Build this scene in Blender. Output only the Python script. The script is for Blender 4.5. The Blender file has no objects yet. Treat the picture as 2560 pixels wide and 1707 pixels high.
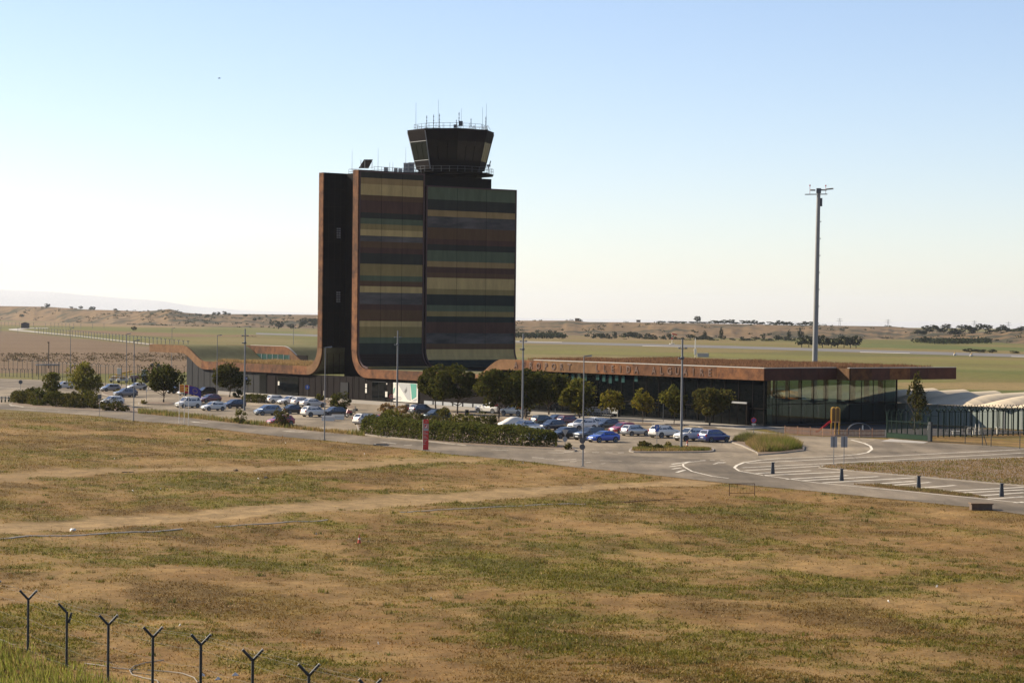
import bpy, bmesh, math, random
import numpy as np
from mathutils import Vector, Matrix

random.seed(7)
SC = bpy.context.scene
COL = SC.collection
rad = math.radians

# ------------------------------------------------------------------ camera
EYE = 15.6            # eye height above the car park, metres (viewpoint on an embankment)
FPX = 5725.0          # focal length in pixels of a 2560 px wide frame (about 80 mm)
ROLL, PITCH = 0.0105, math.atan(65 / 5725)
cF = Vector((0, math.cos(PITCH), -math.sin(PITCH)))
cU0 = Vector((0, math.sin(PITCH), math.cos(PITCH)))
cR0 = Vector((1, 0, 0))
cR = cR0 * math.cos(ROLL) + cU0 * math.sin(ROLL)
cU = cU0 * math.cos(ROLL) - cR0 * math.sin(ROLL)
cam_d = bpy.data.cameras.new('camera')
cam_d.sensor_width = 36.0
cam_d.lens = FPX / 2560 * 36.0
cam_d.clip_start, cam_d.clip_end = 1.0, 60000.0
cam = bpy.data.objects.new('camera', cam_d)
COL.objects.link(cam)
cam.matrix_world = Matrix(((cR.x, cU.x, -cF.x, 0), (cR.y, cU.y, -cF.y, 0), (cR.z, cU.z, -cF.z, EYE), (0, 0, 0, 1)))
SC.camera = cam

# ------------------------------------------------------------------ light
SUN_AZ, SUN_EL = rad(157), rad(30.5)      # azimuth counter-clockwise from +X: the sun stands ahead, to the left
SUN = Vector((math.cos(SUN_AZ) * math.cos(SUN_EL), math.sin(SUN_AZ) * math.cos(SUN_EL), math.sin(SUN_EL)))
W = bpy.data.worlds.new('World')
SC.world = W
W.use_nodes = True
wn = W.node_tree.nodes
bg = wn['Background']
sky = wn.new('ShaderNodeTexSky')
sky.sky_type = 'NISHITA'
sky.sun_disc = False
sky.sun_elevation = SUN_EL
sky.sun_rotation = math.pi / 2 - SUN_AZ
sky.altitude = 350
sky.air_density = 0.88
sky.dust_density = 0.45
sky.ozone_density = 1.4
tint = wn.new('ShaderNodeMix'); tint.data_type = 'RGBA'; tint.blend_type = 'MULTIPLY'; tint.inputs[0].default_value = 1.0
tint.inputs[7].default_value = (1.00, 0.955, 1.02, 1)
W.node_tree.links.new(sky.outputs[0], tint.inputs[6])
W.node_tree.links.new(tint.outputs[2], bg.inputs[0])
bg.inputs[1].default_value = 0.078
sd = bpy.data.lights.new('sun', 'SUN')
sd.energy, sd.angle, sd.color = 4.5, rad(0.55), (1.0, 0.90, 0.73)
so = bpy.data.objects.new('sun', sd)
COL.objects.link(so)
so.rotation_euler = SUN.to_track_quat('Z', 'Y').to_euler()
SC.view_settings.view_transform = 'Standard'
SC.view_settings.look = 'None'
SC.view_settings.gamma = 1.0
SC.view_settings.use_curve_mapping = False
HAZE = 0.000028
SC.view_settings.exposure = 1.05
SC.render.engine = 'CYCLES'
SC.cycles.use_denoising = True
SC.cycles.max_bounces = 6
SC.cycles.diffuse_bounces = 2
SC.cycles.glossy_bounces = 3
SC.cycles.transmission_bounces = 4
SC.cycles.transparent_max_bounces = 12
SC.cycles.volume_bounces = 0
SC.cycles.caustics_reflective = False
SC.cycles.caustics_refractive = False

# ------------------------------------------------------------------ surveying helpers (photo -> ground plan, metres)
def ray(x, y):
    return cF * FPX + cR * (x - 1280) + cU * (853.5 - y)
def g(x, y, z=0.0):
    d = ray(x, y); k = (z - EYE) / d.z
    return (d.x * k, d.y * k)
def at(x, y, D):
    d = ray(x, y); k = D / d.y
    return Vector((d.x * k, D, EYE + d.z * k))
def mpp(D):
    return D / FPX
def px(P):
    d = Vector(P) - Vector((0, 0, EYE)); w = d.dot(cF)
    return 1280 + FPX * d.dot(cR) / w, 853.5 - FPX * d.dot(cU) / w
# building axes: N runs along the long front, H across it
N = Vector((0.603, -0.7977, 0)); N.normalize()
H = Vector((-N.y, N.x, 0))
O = Vector((36.087, 327.147, 0))
def B(s, t, z=0.0):
    return O + N * s + H * t + Vector((0, 0, z))
def onside(x, y, s):
    d = ray(x, y); k = (s + O.dot(N)) / d.dot(N); P = d * k
    return (P - O).dot(H), EYE + P.z
AH = math.atan2(H.y, H.x); AN = math.atan2(N.y, N.x)

# ------------------------------------------------------------------ mesh helpers
class MB:
    def __init__(s): s.v = []; s.f = []
    def add(s, vs, fs):
        b = len(s.v); s.v += [tuple(p) for p in vs]; s.f += [tuple(i + b for i in f) for f in fs]; return s
    def box(s, c, d, rz=0.0, rx=0.0, ry=0.0):
        M = Matrix.Rotation(rz, 3, 'Z') @ Matrix.Rotation(ry, 3, 'Y') @ Matrix.Rotation(rx, 3, 'X'); c = Vector(c)
        vs = [c + M @ Vector((x * d[0] / 2, y * d[1] / 2, z * d[2] / 2)) for z in (-1, 1) for y in (-1, 1) for x in (-1, 1)]
        return s.add(vs, [(0, 2, 3, 1), (4, 5, 7, 6), (0, 1, 5, 4), (2, 6, 7, 3), (0, 4, 6, 2), (1, 3, 7, 5)])
    def hexa(s, p):      # 8 corners: bottom loop 0-3, top loop 4-7
        return s.add(p, [(3, 2, 1, 0), (4, 5, 6, 7), (0, 1, 5, 4), (1, 2, 6, 5), (2, 3, 7, 6), (3, 0, 4, 7)])
    def tube(s, pts, r, n=6, cap=True):
        pts = [Vector(p) for p in pts]; rings = []
        rs = r if isinstance(r, (list, tuple)) else [r] * len(pts)
        for i, p in enumerate(pts):
            t = (pts[min(i + 1, len(pts) - 1)] - pts[max(i - 1, 0)]).normalized()
            a = t.cross(Vector((0, 0, 1)))
            if a.length < 1e-3: a = Vector((1, 0, 0))
            a.normalize(); b = t.cross(a)
            rings.append([p + (a * math.cos(2 * math.pi * k / n) + b * math.sin(2 * math.pi * k / n)) * rs[i] for k in range(n)])
        vs = [q for R in rings for q in R]; fs = []
        for i in range(len(pts) - 1):
            for k in range(n):
                fs.append((i * n + k, i * n + (k + 1) % n, (i + 1) * n + (k + 1) % n, (i + 1) * n + k))
        if cap: fs += [tuple(range(n - 1, -1, -1)), tuple((len(pts) - 1) * n + k for k in range(n))]
        return s.add(vs, fs)
    def lathe(s, prof, n=12, M=None):    # prof: list of (r, z)
        vs = []; fs = []
        for r, z in prof:
            for k in range(n):
                p = Vector((r * math.cos(2 * math.pi * k / n), r * math.sin(2 * math.pi * k / n), z)); vs.append(M @ p if M else p)
        for i in range(len(prof) - 1):
            for k in range(n):
                fs.append((i * n + k, i * n + (k + 1) % n, (i + 1) * n + (k + 1) % n, (i + 1) * n + k))
        fs += [tuple(range(n - 1, -1, -1)), tuple((len(prof) - 1) * n + k for k in range(n))]
        return s.add(vs, fs)
    def poly(s, pts, M=None):
        return s.add([M @ Vector(p) if M else p for p in pts], [tuple(range(len(pts)))])
    def prism(s, pts, e):   # planar polygon extruded by vector e
        n = len(pts); e = Vector(e); P = [Vector(p) for p in pts]
        fs = [tuple(range(n - 1, -1, -1)), tuple(range(n, 2 * n))] + [(k, (k + 1) % n, n + (k + 1) % n, n + k) for k in range(n)]
        return s.add(P + [p + e for p in P], fs)
    def mesh(s, name, smooth=None):
        me = bpy.data.meshes.new(name); me.from_pydata(s.v, [], s.f)
        bm = bmesh.new(); bm.from_mesh(me)
        big = [f for f in bm.faces if len(f.verts) > 4]
        if big: bmesh.ops.triangulate(bm, faces=big)
        bmesh.ops.recalc_face_normals(bm, faces=bm.faces)
        bm.to_mesh(me); bm.free()
        if smooth is not None:
            me.polygons.foreach_set('use_smooth', [True] * len(me.polygons)); me.set_sharp_from_angle(angle=rad(smooth))
        me.update(); return me
def link(name, data, parent=None, mat=None, loc=None, rz=None):
    o = bpy.data.objects.new(name, data); COL.objects.link(o)
    if parent is not None: o.parent = parent
    if loc is not None: o.location = loc
    if rz is not None: o.rotation_euler = (0, 0, rz)
    if mat is not None and data is not None:
        if len(data.materials) == 0: data.materials.append(None)
        o.material_slots[0].link = 'OBJECT'; o.material_slots[0].material = mat
    return o
def obj(name, mb, mat, parent=None, smooth=None, loc=None, rz=None):
    return link(name, mb.mesh(name, smooth), parent, mat, loc, rz)
def tag(o, label=None, cat=None, group=None, kind=None):
    if label: o['label'] = label
    if cat: o['category'] = cat
    if group: o['group'] = group
    if kind: o['kind'] = kind
    return o
def thing(name, label, cat, loc=(0, 0, 0), rz=0.0, group=None):
    return tag(link(name, None, None, None, loc, rz), label, cat, group)
def struct(name, mb, mat, label=None):
    return tag(obj(name, mb, mat), label, None, None, 'structure')
def copy_tree(o, parent=None):
    c = o.copy(); COL.objects.link(c); c.parent = parent
    for ch in list(o.children): copy_tree(ch, c)
    return c
def soup(name, V, F, mat, col=None, parent=None):
    me = bpy.data.meshes.new(name); k = F.shape[1]
    me.vertices.add(len(V)); me.vertices.foreach_set('co', np.ascontiguousarray(V, dtype=np.float32).ravel())
    me.loops.add(F.size); me.loops.foreach_set('vertex_index', np.ascontiguousarray(F, dtype=np.int32).ravel())
    me.polygons.add(len(F)); me.polygons.foreach_set('loop_start', np.arange(0, F.size, k, dtype=np.int32))
    me.update(calc_edges=True); me.validate()
    if col is not None:
        a = me.color_attributes.new('Col', 'FLOAT_COLOR', 'POINT')
        c4 = np.ones((len(V), 4), dtype=np.float32); c4[:, :3] = col; a.data.foreach_set('color', c4.ravel())
    return link(name, me, parent, mat)

# ------------------------------------------------------------------ numpy noise
def vnoise(x, y, seed=0):
    xi = np.floor(x).astype(np.int64); yi = np.floor(y).astype(np.int64); fx = x - xi; fy = y - yi
    fx = fx * fx * (3 - 2 * fx); fy = fy * fy * (3 - 2 * fy)
    def h(a, b):
        n = (a * 374761393 + b * 668265263 + seed * 1442695041) & 0x7fffffff
        n = ((n ^ (n >> 13)) * 1274126177) & 0x7fffffff
        n = ((n ^ (n >> 15)) * 2246822519) & 0x7fffffff
        return (n & 0xffffff) / float(0xffffff)
    return (h(xi, yi) * (1 - fx) + h(xi + 1, yi) * fx) * (1 - fy) + (h(xi, yi + 1) * (1 - fx) + h(xi + 1, yi + 1) * fx) * fy
def fbm(x, y, seed=0, o=4):
    r = 0; a = 0.5; t = 0
    for k in range(o):
        r = r + a * vnoise(x * 2 ** k + 17.3 * k, y * 2 ** k - 9.1 * k, seed + k); t += a; a *= 0.55
    return r / t
def sstep(a, b, x):
    t = np.clip((x - a) / (b - a), 0, 1); return t * t * (3 - 2 * t)
def pdist(X, Y, pts):   # distance to a polyline
    d = np.full(X.shape, 1e9)
    for (x0, y0), (x1, y1) in zip(pts[:-1], pts[1:]):
        dx, dy = x1 - x0, y1 - y0; L = dx * dx + dy * dy
        t = np.clip(((X - x0) * dx + (Y - y0) * dy) / L, 0, 1)
        d = np.minimum(d, np.hypot(X - x0 - t * dx, Y - y0 - t * dy))
    return d
def inpoly(X, Y, pts):
    r = np.zeros(X.shape, bool); n = len(pts)
    for i in range(n):
        x0, y0 = pts[i]; x1, y1 = pts[(i + 1) % n]
        if y0 == y1: continue
        r ^= ((y0 > Y) != (y1 > Y)) & (X < (x1 - x0) * (Y - y0) / (y1 - y0) + x0)
    return r

# ------------------------------------------------------------------ materials
def nodemat(name):
    m = bpy.data.materials.new(name); m.use_nodes = True
    return m, m.node_tree.nodes, m.node_tree.links, m.node_tree.nodes['Principled BSDF']
def mat(name, col, rough=0.6, metal=0.0, var=0.0, scale=3.0, bump=0.0, coat=0.0, spec=0.5, objvar=0.0, col2=None, sx=(1, 1, 1)):
    m, n, l, b = nodemat(name)
    b.inputs['Roughness'].default_value = rough; b.inputs['Metallic'].default_value = metal
    b.inputs['Specular IOR Level'].default_value = spec
    if coat: b.inputs['Coat Weight'].default_value = coat; b.inputs['Coat Roughness'].default_value = 0.06
    c = (*col, 1)
    if var == 0 and objvar == 0 and col2 is None:
        b.inputs['Base Color'].default_value = c
    else:
        tc = n.new('ShaderNodeTexCoord'); mp = n.new('ShaderNodeMapping'); mp.inputs['Scale'].default_value = sx
        nz = n.new('ShaderNodeTexNoise'); nz.inputs['Scale'].default_value = scale; nz.inputs['Detail'].default_value = 6; nz.inputs['Roughness'].default_value = 0.65
        l.new(tc.outputs['Object'], mp.inputs[0]); l.new(mp.outputs[0], nz.inputs['Vector'])
        rp = n.new('ShaderNodeValToRGB'); rp.color_ramp.elements[0].position = 0.32; rp.color_ramp.elements[1].position = 0.68
        d = col2 if col2 else tuple(x * (1 + var) for x in col)
        rp.color_ramp.elements[0].color = (*(tuple(x * (1 - var) for x in col)), 1); rp.color_ramp.elements[1].color = (*d, 1)
        l.new(nz.outputs[0], rp.inputs[0]); out = rp.outputs[0]
        if objvar:
            oi = n.new('ShaderNodeObjectInfo'); mr = n.new('ShaderNodeMapRange')
            mr.inputs[3].default_value = 1 - objvar; mr.inputs[4].default_value = 1 + objvar
            l.new(oi.outputs['Random'], mr.inputs[0])
            hs = n.new('ShaderNodeHueSaturation'); l.new(mr.outputs[0], hs.inputs['Value']); l.new(out, hs.inputs['Color']); out = hs.outputs[0]
        l.new(out, b.inputs['Base Color'])
        if bump:
            bp = n.new('ShaderNodeBump'); bp.inputs['Strength'].default_value = bump; bp.inputs['Distance'].default_value = 0.02
            l.new(nz.outputs[0], bp.inputs['Height']); l.new(bp.outputs[0], b.inputs['Normal'])
    return m
def leafmat(name, col, trans=0.35):
    m = bpy.data.materials.new(name); m.use_nodes = True; n = m.node_tree.nodes; l = m.node_tree.links
    for x in list(n): n.remove(x)
    out = n.new('ShaderNodeOutputMaterial'); at_ = n.new('ShaderNodeAttribute'); at_.attribute_name = 'Col'
    mx = n.new('ShaderNodeMix'); mx.data_type = 'RGBA'; mx.blend_type = 'MULTIPLY'; mx.inputs[0].default_value = 1.0
    mx.inputs[6].default_value = (*col, 1); l.new(at_.outputs['Color'], mx.inputs[7])
    d = n.new('ShaderNodeBsdfDiffuse'); t = n.new('ShaderNodeBsdfTranslucent'); s = n.new('ShaderNodeMixShader'); s.inputs[0].default_value = trans
    l.new(mx.outputs[2], d.inputs[0]); l.new(mx.outputs[2], t.inputs[0]); l.new(d.outputs[0], s.inputs[1]); l.new(t.outputs[0], s.inputs[2])
    l.new(s.outputs[0], out.inputs[0]); return m
def colmat(name, rough=0.95, detail=None, bump=0.0, amt=0.35):
    """base colour from the mesh's own ground-colour map, with fine grain"""
    m, n, l, b = nodemat(name)
    b.inputs['Roughness'].default_value = rough; b.inputs['Specular IOR Level'].default_value = 0.1
    a = n.new('ShaderNodeAttribute'); a.attribute_name = 'Col'; out = a.outputs['Color']
    if detail:
        tc = n.new('ShaderNodeTexCoord'); last = None
        for k, sc in enumerate(detail):
            nz = n.new('ShaderNodeTexNoise'); nz.inputs['Scale'].default_value = sc; nz.inputs['Detail'].default_value = 5; nz.inputs['Roughness'].default_value = 0.7
            l.new(tc.outputs['Object'], nz.inputs['Vector'])
            mr = n.new('ShaderNodeMapRange'); mr.inputs[1].default_value = 0.3; mr.inputs[2].default_value = 0.7; mr.inputs[3].default_value = 1 - amt; mr.inputs[4].default_value = 1 + amt
            l.new(nz.outputs[0], mr.inputs[0])
            mx = n.new('ShaderNodeMix'); mx.data_type = 'RGBA'; mx.blend_type = 'MULTIPLY'; mx.inputs[0].default_value = 1
            l.new(out, mx.inputs[6]); l.new(mr.outputs[0], mx.inputs[7]); out = mx.outputs[2]; last = nz
        if bump:
            bp = n.new('ShaderNodeBump'); bp.inputs['Strength'].default_value = bump; bp.inputs['Distance'].default_value = 0.15
            l.new(last.outputs[0], bp.inputs['Height']); l.new(bp.outputs[0], b.inputs['Normal'])
    l.new(out, b.inputs['Base Color']); return m
def glassmat(name, tint, refl=0.3, see=0.5):
    m = bpy.data.materials.new(name); m.use_nodes = True; n = m.node_tree.nodes; l = m.node_tree.links
    for x in list(n): n.remove(x)
    out = n.new('ShaderNodeOutputMaterial'); t = n.new('ShaderNodeBsdfTransparent'); t.inputs[0].default_value = (*tint, 1)
    d = n.new('ShaderNodeBsdfDiffuse'); d.inputs[0].default_value = (0.01, 0.012, 0.014, 1)
    gl = n.new('ShaderNodeBsdfGlossy'); gl.inputs['Roughness'].default_value = 0.02; gl.inputs[0].default_value = (0.9, 0.95, 0.95, 1)
    a = n.new('ShaderNodeMixShader'); a.inputs[0].default_value = see; l.new(d.outputs[0], a.inputs[1]); l.new(t.outputs[0], a.inputs[2])
    c = n.new('ShaderNodeMixShader'); c.inputs[0].default_value = refl; l.new(a.outputs[0], c.inputs[1]); l.new(gl.outputs[0], c.inputs[2])
    l.new(c.outputs[0], out.inputs[0]); return m
M = {}
M['concrete_brown'] = mat('stained_concrete', (0.11, 0.075, 0.05), 0.95, var=0.25, scale=2.0)
M['yellow_dark'] = mat('amber_panel', (0.16, 0.075, 0.012), 0.6)
def asphaltmat(name, col, worn, paintcol=None):
    """asphalt with large stains, repair patches, fine grain and cracks; with paintcol: worn paint over it"""
    m, n, l, b = nodemat(name); b.inputs['Roughness'].default_value = 0.9; b.inputs['Specular IOR Level'].default_value = 0.15
    tc = n.new('ShaderNodeTexCoord')
    def noise(sc, det=5, rough=.6, stretch=None):
        z = n.new('ShaderNodeTexNoise'); z.inputs['Scale'].default_value = sc; z.inputs['Detail'].default_value = det; z.inputs['Roughness'].default_value = rough
        if stretch:
            mp = n.new('ShaderNodeMapping'); mp.inputs['Rotation'].default_value = (0, 0, stretch[0]); mp.inputs['Scale'].default_value = stretch[1]; l.new(tc.outputs['Object'], mp.inputs[0]); l.new(mp.outputs[0], z.inputs['Vector'])
        else: l.new(tc.outputs['Object'], z.inputs['Vector'])
        return z.outputs[0]
    def rng_(v, a, c, lo, hi):
        r_ = n.new('ShaderNodeMapRange'); r_.inputs[1].default_value = a; r_.inputs[2].default_value = c; r_.inputs[3].default_value = lo; r_.inputs[4].default_value = hi; l.new(v, r_.inputs[0]); return r_.outputs[0]
    def mul(a, c):
        q = n.new('ShaderNodeMix'); q.data_type = 'RGBA'; q.blend_type = 'MULTIPLY'; q.inputs[0].default_value = 1
        if isinstance(a, tuple): q.inputs[6].default_value = a
        else: l.new(a, q.inputs[6])
        l.new(c, q.inputs[7]); return q.outputs[2]
    out = mul((*col, 1), rng_(noise(.07, 4), .36, .64, .70, 1.25))
    out = mul(out, rng_(noise(.25, 6, .7, (.93, (1.0, .14, 1))), .36, .64, .74, 1.18))
    out = mul(out, rng_(noise(2.2, 5, .75), .3, .7, .86, 1.12))
    vo = n.new('ShaderNodeTexVoronoi'); vo.feature = 'DISTANCE_TO_EDGE'; vo.inputs['Scale'].default_value = .11; l.new(tc.outputs['Object'], vo.inputs['Vector'])
    out = mul(out, rng_(vo.outputs['Distance'], .0, .012, .72, 1.0))
    if paintcol:
        q = n.new('ShaderNodeMix'); q.data_type = 'RGBA'; l.new(rng_(noise(1.1, 6, .75), .48, .72, .03, .6), q.inputs[0]); q.inputs[6].default_value = (*paintcol, 1); l.new(out, q.inputs[7]); out = q.outputs[2]
    l.new(out, b.inputs['Base Color']); return m
M['asphalt'] = asphaltmat('asphalt', (0.225, 0.175, 0.116), .3)
M['asphalt_new'] = asphaltmat('asphalt_dark', (0.178, 0.139, 0.095), .3)
M['paint'] = asphaltmat('road_paint', (0.162, 0.131, 0.097), .3, (0.68, 0.60, 0.48))
M['kerb'] = mat('kerb_concrete', (0.25, 0.21, 0.165), 0.9, var=0.2, scale=1.2)
M['pave'] = mat('pavement', (0.27, 0.23, 0.18), 0.9, var=0.1, scale=0.6)
M['concrete'] = mat('concrete', (0.33, 0.29, 0.24), 0.9, var=0.15, scale=1.0, bump=0.2)
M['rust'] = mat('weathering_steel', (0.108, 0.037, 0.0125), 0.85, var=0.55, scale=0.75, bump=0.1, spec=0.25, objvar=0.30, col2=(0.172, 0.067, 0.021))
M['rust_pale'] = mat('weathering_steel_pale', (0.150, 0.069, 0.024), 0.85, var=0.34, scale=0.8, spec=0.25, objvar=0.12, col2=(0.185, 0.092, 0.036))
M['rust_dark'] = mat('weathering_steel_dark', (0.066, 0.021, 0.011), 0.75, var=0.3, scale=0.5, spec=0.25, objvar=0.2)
M['rust_letter'] = mat('letter_steel', (0.120, 0.050, 0.024), 0.75, var=0.2, scale=2.0)
M['letter_edge'] = mat('letter_edge', (0.080, 0.044, 0.028), 0.7, var=0.2, scale=2.0)
M['clad'] = mat('dark_cladding', (0.0085, 0.0058, 0.005), 0.75, var=0.2, scale=1.0, spec=0.06)
M['clad_brown'] = mat('dark_brown_cladding', (0.010, 0.0065, 0.006), 0.75, var=0.2, scale=0.6, spec=0.06)
M['clad_grey'] = mat('grey_cladding', (0.026, 0.0255, 0.026), 0.75, var=0.1, scale=0.5, spec=0.1)
M['trim'] = mat('dark_red_trim', (0.055, 0.018, 0.013), 0.6)
M['coping'] = mat('metal_coping', (0.36, 0.33, 0.28), 0.7)
M['zinc'] = mat('green_grey_roof', (0.150, 0.138, 0.078), 0.95, var=0.15, scale=0.4, spec=0.0)
M['steel'] = mat('galvanised_steel', (0.17, 0.17, 0.17), 0.6, metal=0.2, var=0.12, scale=2.0)
M['steel_dark'] = mat('dark_steel', (0.09, 0.095, 0.10), 0.6, metal=0.2)
M['mast'] = mat('mast_concrete', (0.24, 0.23, 0.21), 0.8, var=0.08, scale=0.8)
M['white'] = mat('white_paint', (0.64, 0.59, 0.50), 0.5)
M['grey'] = mat('grey_paint', (0.30, 0.30, 0.29), 0.6)
M['black'] = mat('black_rubber', (0.012, 0.012, 0.012), 0.8)
M['tyre'] = mat('tyre', (0.018, 0.018, 0.018), 0.85)
M['rim'] = mat('alloy', (0.42, 0.42, 0.42), 0.35, metal=0.7)
M['plastic'] = mat('dark_plastic', (0.022, 0.022, 0.023), 0.55)
M['lamp'] = mat('headlamp', (0.65, 0.66, 0.66), 0.12, metal=0.3, coat=0.6)
M['tail'] = mat('tail_lamp', (0.30, 0.012, 0.012), 0.2, coat=0.5)
M['plate'] = mat('number_plate', (0.70, 0.70, 0.68), 0.5)
M['carglass'] = mat('car_glass', (0.012, 0.016, 0.018), 0.04, spec=0.9, coat=0.7)
M['pane'] = mat('dark_window', (0.003, 0.004, 0.0045), 0.06, spec=0.12)
M['cabglass'] = mat('cab_glass', (0.006, 0.008, 0.009), 0.05, spec=0.22)
M['teal'] = mat('teal_glass', (0.035, 0.075, 0.068), 0.08, spec=0.8)
M['seeglass'] = glassmat('terminal_glass', (0.66, 0.79, 0.77), 0.07, 0.88)
M['blue'] = mat('sign_blue', (0.018, 0.085, 0.36), 0.45)
M['red'] = mat('sign_red', (0.50, 0.020, 0.016), 0.5)
M['yellow'] = mat('yellow_paint', (0.62, 0.33, 0.03), 0.5)
M['orange'] = mat('orange_paint', (0.80, 0.20, 0.02), 0.5)
M['cone'] = mat('cone_orange', (0.45, 0.06, 0.02), 0.6)
M['green'] = mat('green_fence_paint', (0.009, 0.021, 0.015), 0.8, spec=0.1)
M['green_lit'] = mat('green_plate', (0.020, 0.038, 0.023), 0.9, var=0.12, scale=1.0, spec=0.1)  # slightly lighter green for the gate plate and delineators
M['fence_dark'] = mat('fence_dark', (0.016, 0.019, 0.018), 0.6)
M['wood'] = mat('picket_wood', (0.24, 0.125, 0.066), 0.8, var=0.25, scale=2.5, objvar=0.15)
M['bark'] = mat('bark', (0.085, 0.06, 0.042), 0.9, var=0.3, scale=5.0, bump=0.4)
M['membrane'] = mat('tent_membrane', (0.58, 0.46, 0.30), 0.9, var=0.03, scale=0.8)
M['tentwall'] = mat('tent_wall', (0.22, 0.245, 0.21), 0.6, var=0.06, scale=0.6)
M['bollard'] = mat('bollard_paint', (0.030, 0.035, 0.042), 0.55)
M['teal_print'] = mat('teal_print', (0.06, 0.26, 0.19), 0.6)
M['grey_print'] = mat('grey_print', (0.36, 0.35, 0.33), 0.6)
M['hose'] = mat('grey_hose', (0.24, 0.20, 0.155), 0.8)
M['pipe'] = mat('pale_pipe', (0.46, 0.39, 0.30), 0.8, var=0.2, scale=1.0)
M['mulch'] = mat('dark_play_surface', (0.035, 0.026, 0.019), 0.95, var=0.25, scale=1.5)  # building shade on the play ground, put into a dark colour
M['soil'] = mat('island_soil', (0.150, 0.095, 0.050), 0.95, var=0.25, scale=2.0)
M['drygrass'] = leafmat('dry_grass', (0.22, 0.145, 0.06), 0.3)
M['roofgrass'] = leafmat('roof_grass', (0.24, 0.135, 0.075), 0.3)
M['fieldgrass'] = leafmat('field_grass', (0.86, 0.80, 0.74), 0.5)
M['leaf'] = leafmat('leaf_green', (0.056, 0.058, 0.012), 0.36)
M['leaf_olive'] = leafmat('leaf_olive', (0.082, 0.076, 0.020), 0.34)
M['leaf_yellow'] = leafmat('leaf_yellow', (0.150, 0.130, 0.020), 0.40)
M['leaf_light'] = leafmat('leaf_light', (0.105, 0.103, 0.020), 0.38)
M['leaf_far'] = leafmat('leaf_far', (0.034, 0.042, 0.020), 0.2)
M['scrub'] = leafmat('scrub', (0.105, 0.080, 0.045), 0.25)
M['leaf_willow'] = leafmat('leaf_willow', (0.150, 0.142, 0.030), 0.42)
M['leaf_hedge'] = leafmat('leaf_hedge', (0.078, 0.084, 0.020), 0.36)
M['seam'] = mat('cladding_seam', (0.020, 0.013, 0.011), 0.8, spec=0.1)

# ================================================================== GROUND
G_ = lambda L: [g(*p) for p in L]
ROAD_NEAR = G_([(-330, 1002), (0, 1023), (121, 1030.6), (245, 1040), (347, 1053), (460, 1061), (600, 1079), (702, 1091), (811, 1100.5), (889, 1108), (1000, 1119), (1041, 1124), (1130, 1136), (1200, 1141), (1315, 1153), (1440, 1168), (1567, 1180), (1660, 1190), (1813, 1207), (2043, 1228), (2425, 1267), (2560, 1286), (2760, 1316)])
rn_x = np.array([p[0] for p in ROAD_NEAR]); rn_y = np.array([p[1] for p in ROAD_NEAR])
def blob(px_, py_, rx, ry):
    x, y = g(px_, py_); return x, y, rx * mpp(y), ry * y * y / 89300.0
# dirt tracks crossing the field
TRACK = G_([(-120, 1326), (0, 1316), (250, 1299), (500, 1283), (800, 1261), (1050, 1245), (1250, 1232), (1400, 1222), (1560, 1206), (1700, 1206)])
TRACK2 = G_([(-100, 1196), (0, 1190), (180, 1178), (360, 1170), (600, 1168), (800, 1164), (1000, 1152), (1130, 1146)])
BARE = [blob(*b) for b in [(1400, 1190, 230, 26), (1250, 1170, 160, 16), (850, 1570, 330, 70), (1150, 1640, 420, 60), (1700, 1230, 160, 20), (2000, 1240, 130, 14), (2300, 1290, 260, 34), (2420, 1350, 260, 26), (2450, 1480, 280, 34), (700, 1110, 260, 10), (300, 1080, 220, 7), (900, 1215, 130, 9), (1750, 1400, 200, 14), (250, 1480, 200, 26), (2000, 1660, 260, 24), (1560, 1380, 150, 10), (1450, 1320, 300, 16), (2100, 1420, 260, 14), (1900, 1500, 160, 10)]]
GREEN = [blob(*b) for b in [(300, 1400, 340, 26), (150, 1370, 160, 16), (850, 1310, 240, 18), (1300, 1430, 260, 24), (1180, 1400, 180, 20), (1600, 1460, 240, 22), (1900, 1470, 260, 20), (2200, 1550, 300, 30), (2460, 1600, 240, 30), (1500, 1540, 240, 20), (650, 1255, 260, 14), (250, 1255, 200, 9), (950, 1165, 160, 10), (620, 1140, 200, 9), (1030, 1150, 120, 10), (1860, 1245, 90, 5), (2200, 1275, 80, 5), (1300, 1500, 160, 14), (1800, 1580, 160, 14), (120, 1545, 190, 36), (420, 1605, 260, 30), (700, 1655, 200, 22), (2350, 1440, 200, 12), (500, 1400, 200, 14), (1250, 1260, 180, 9), (1480, 1252, 140, 8), (1900, 1265, 180, 9)]]
PLOUGH = G_([(-700, 822), (22, 827), (200, 846), (373, 864), (520, 880), (520, 925), (440, 934), (200, 934), (-700, 930)])
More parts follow.
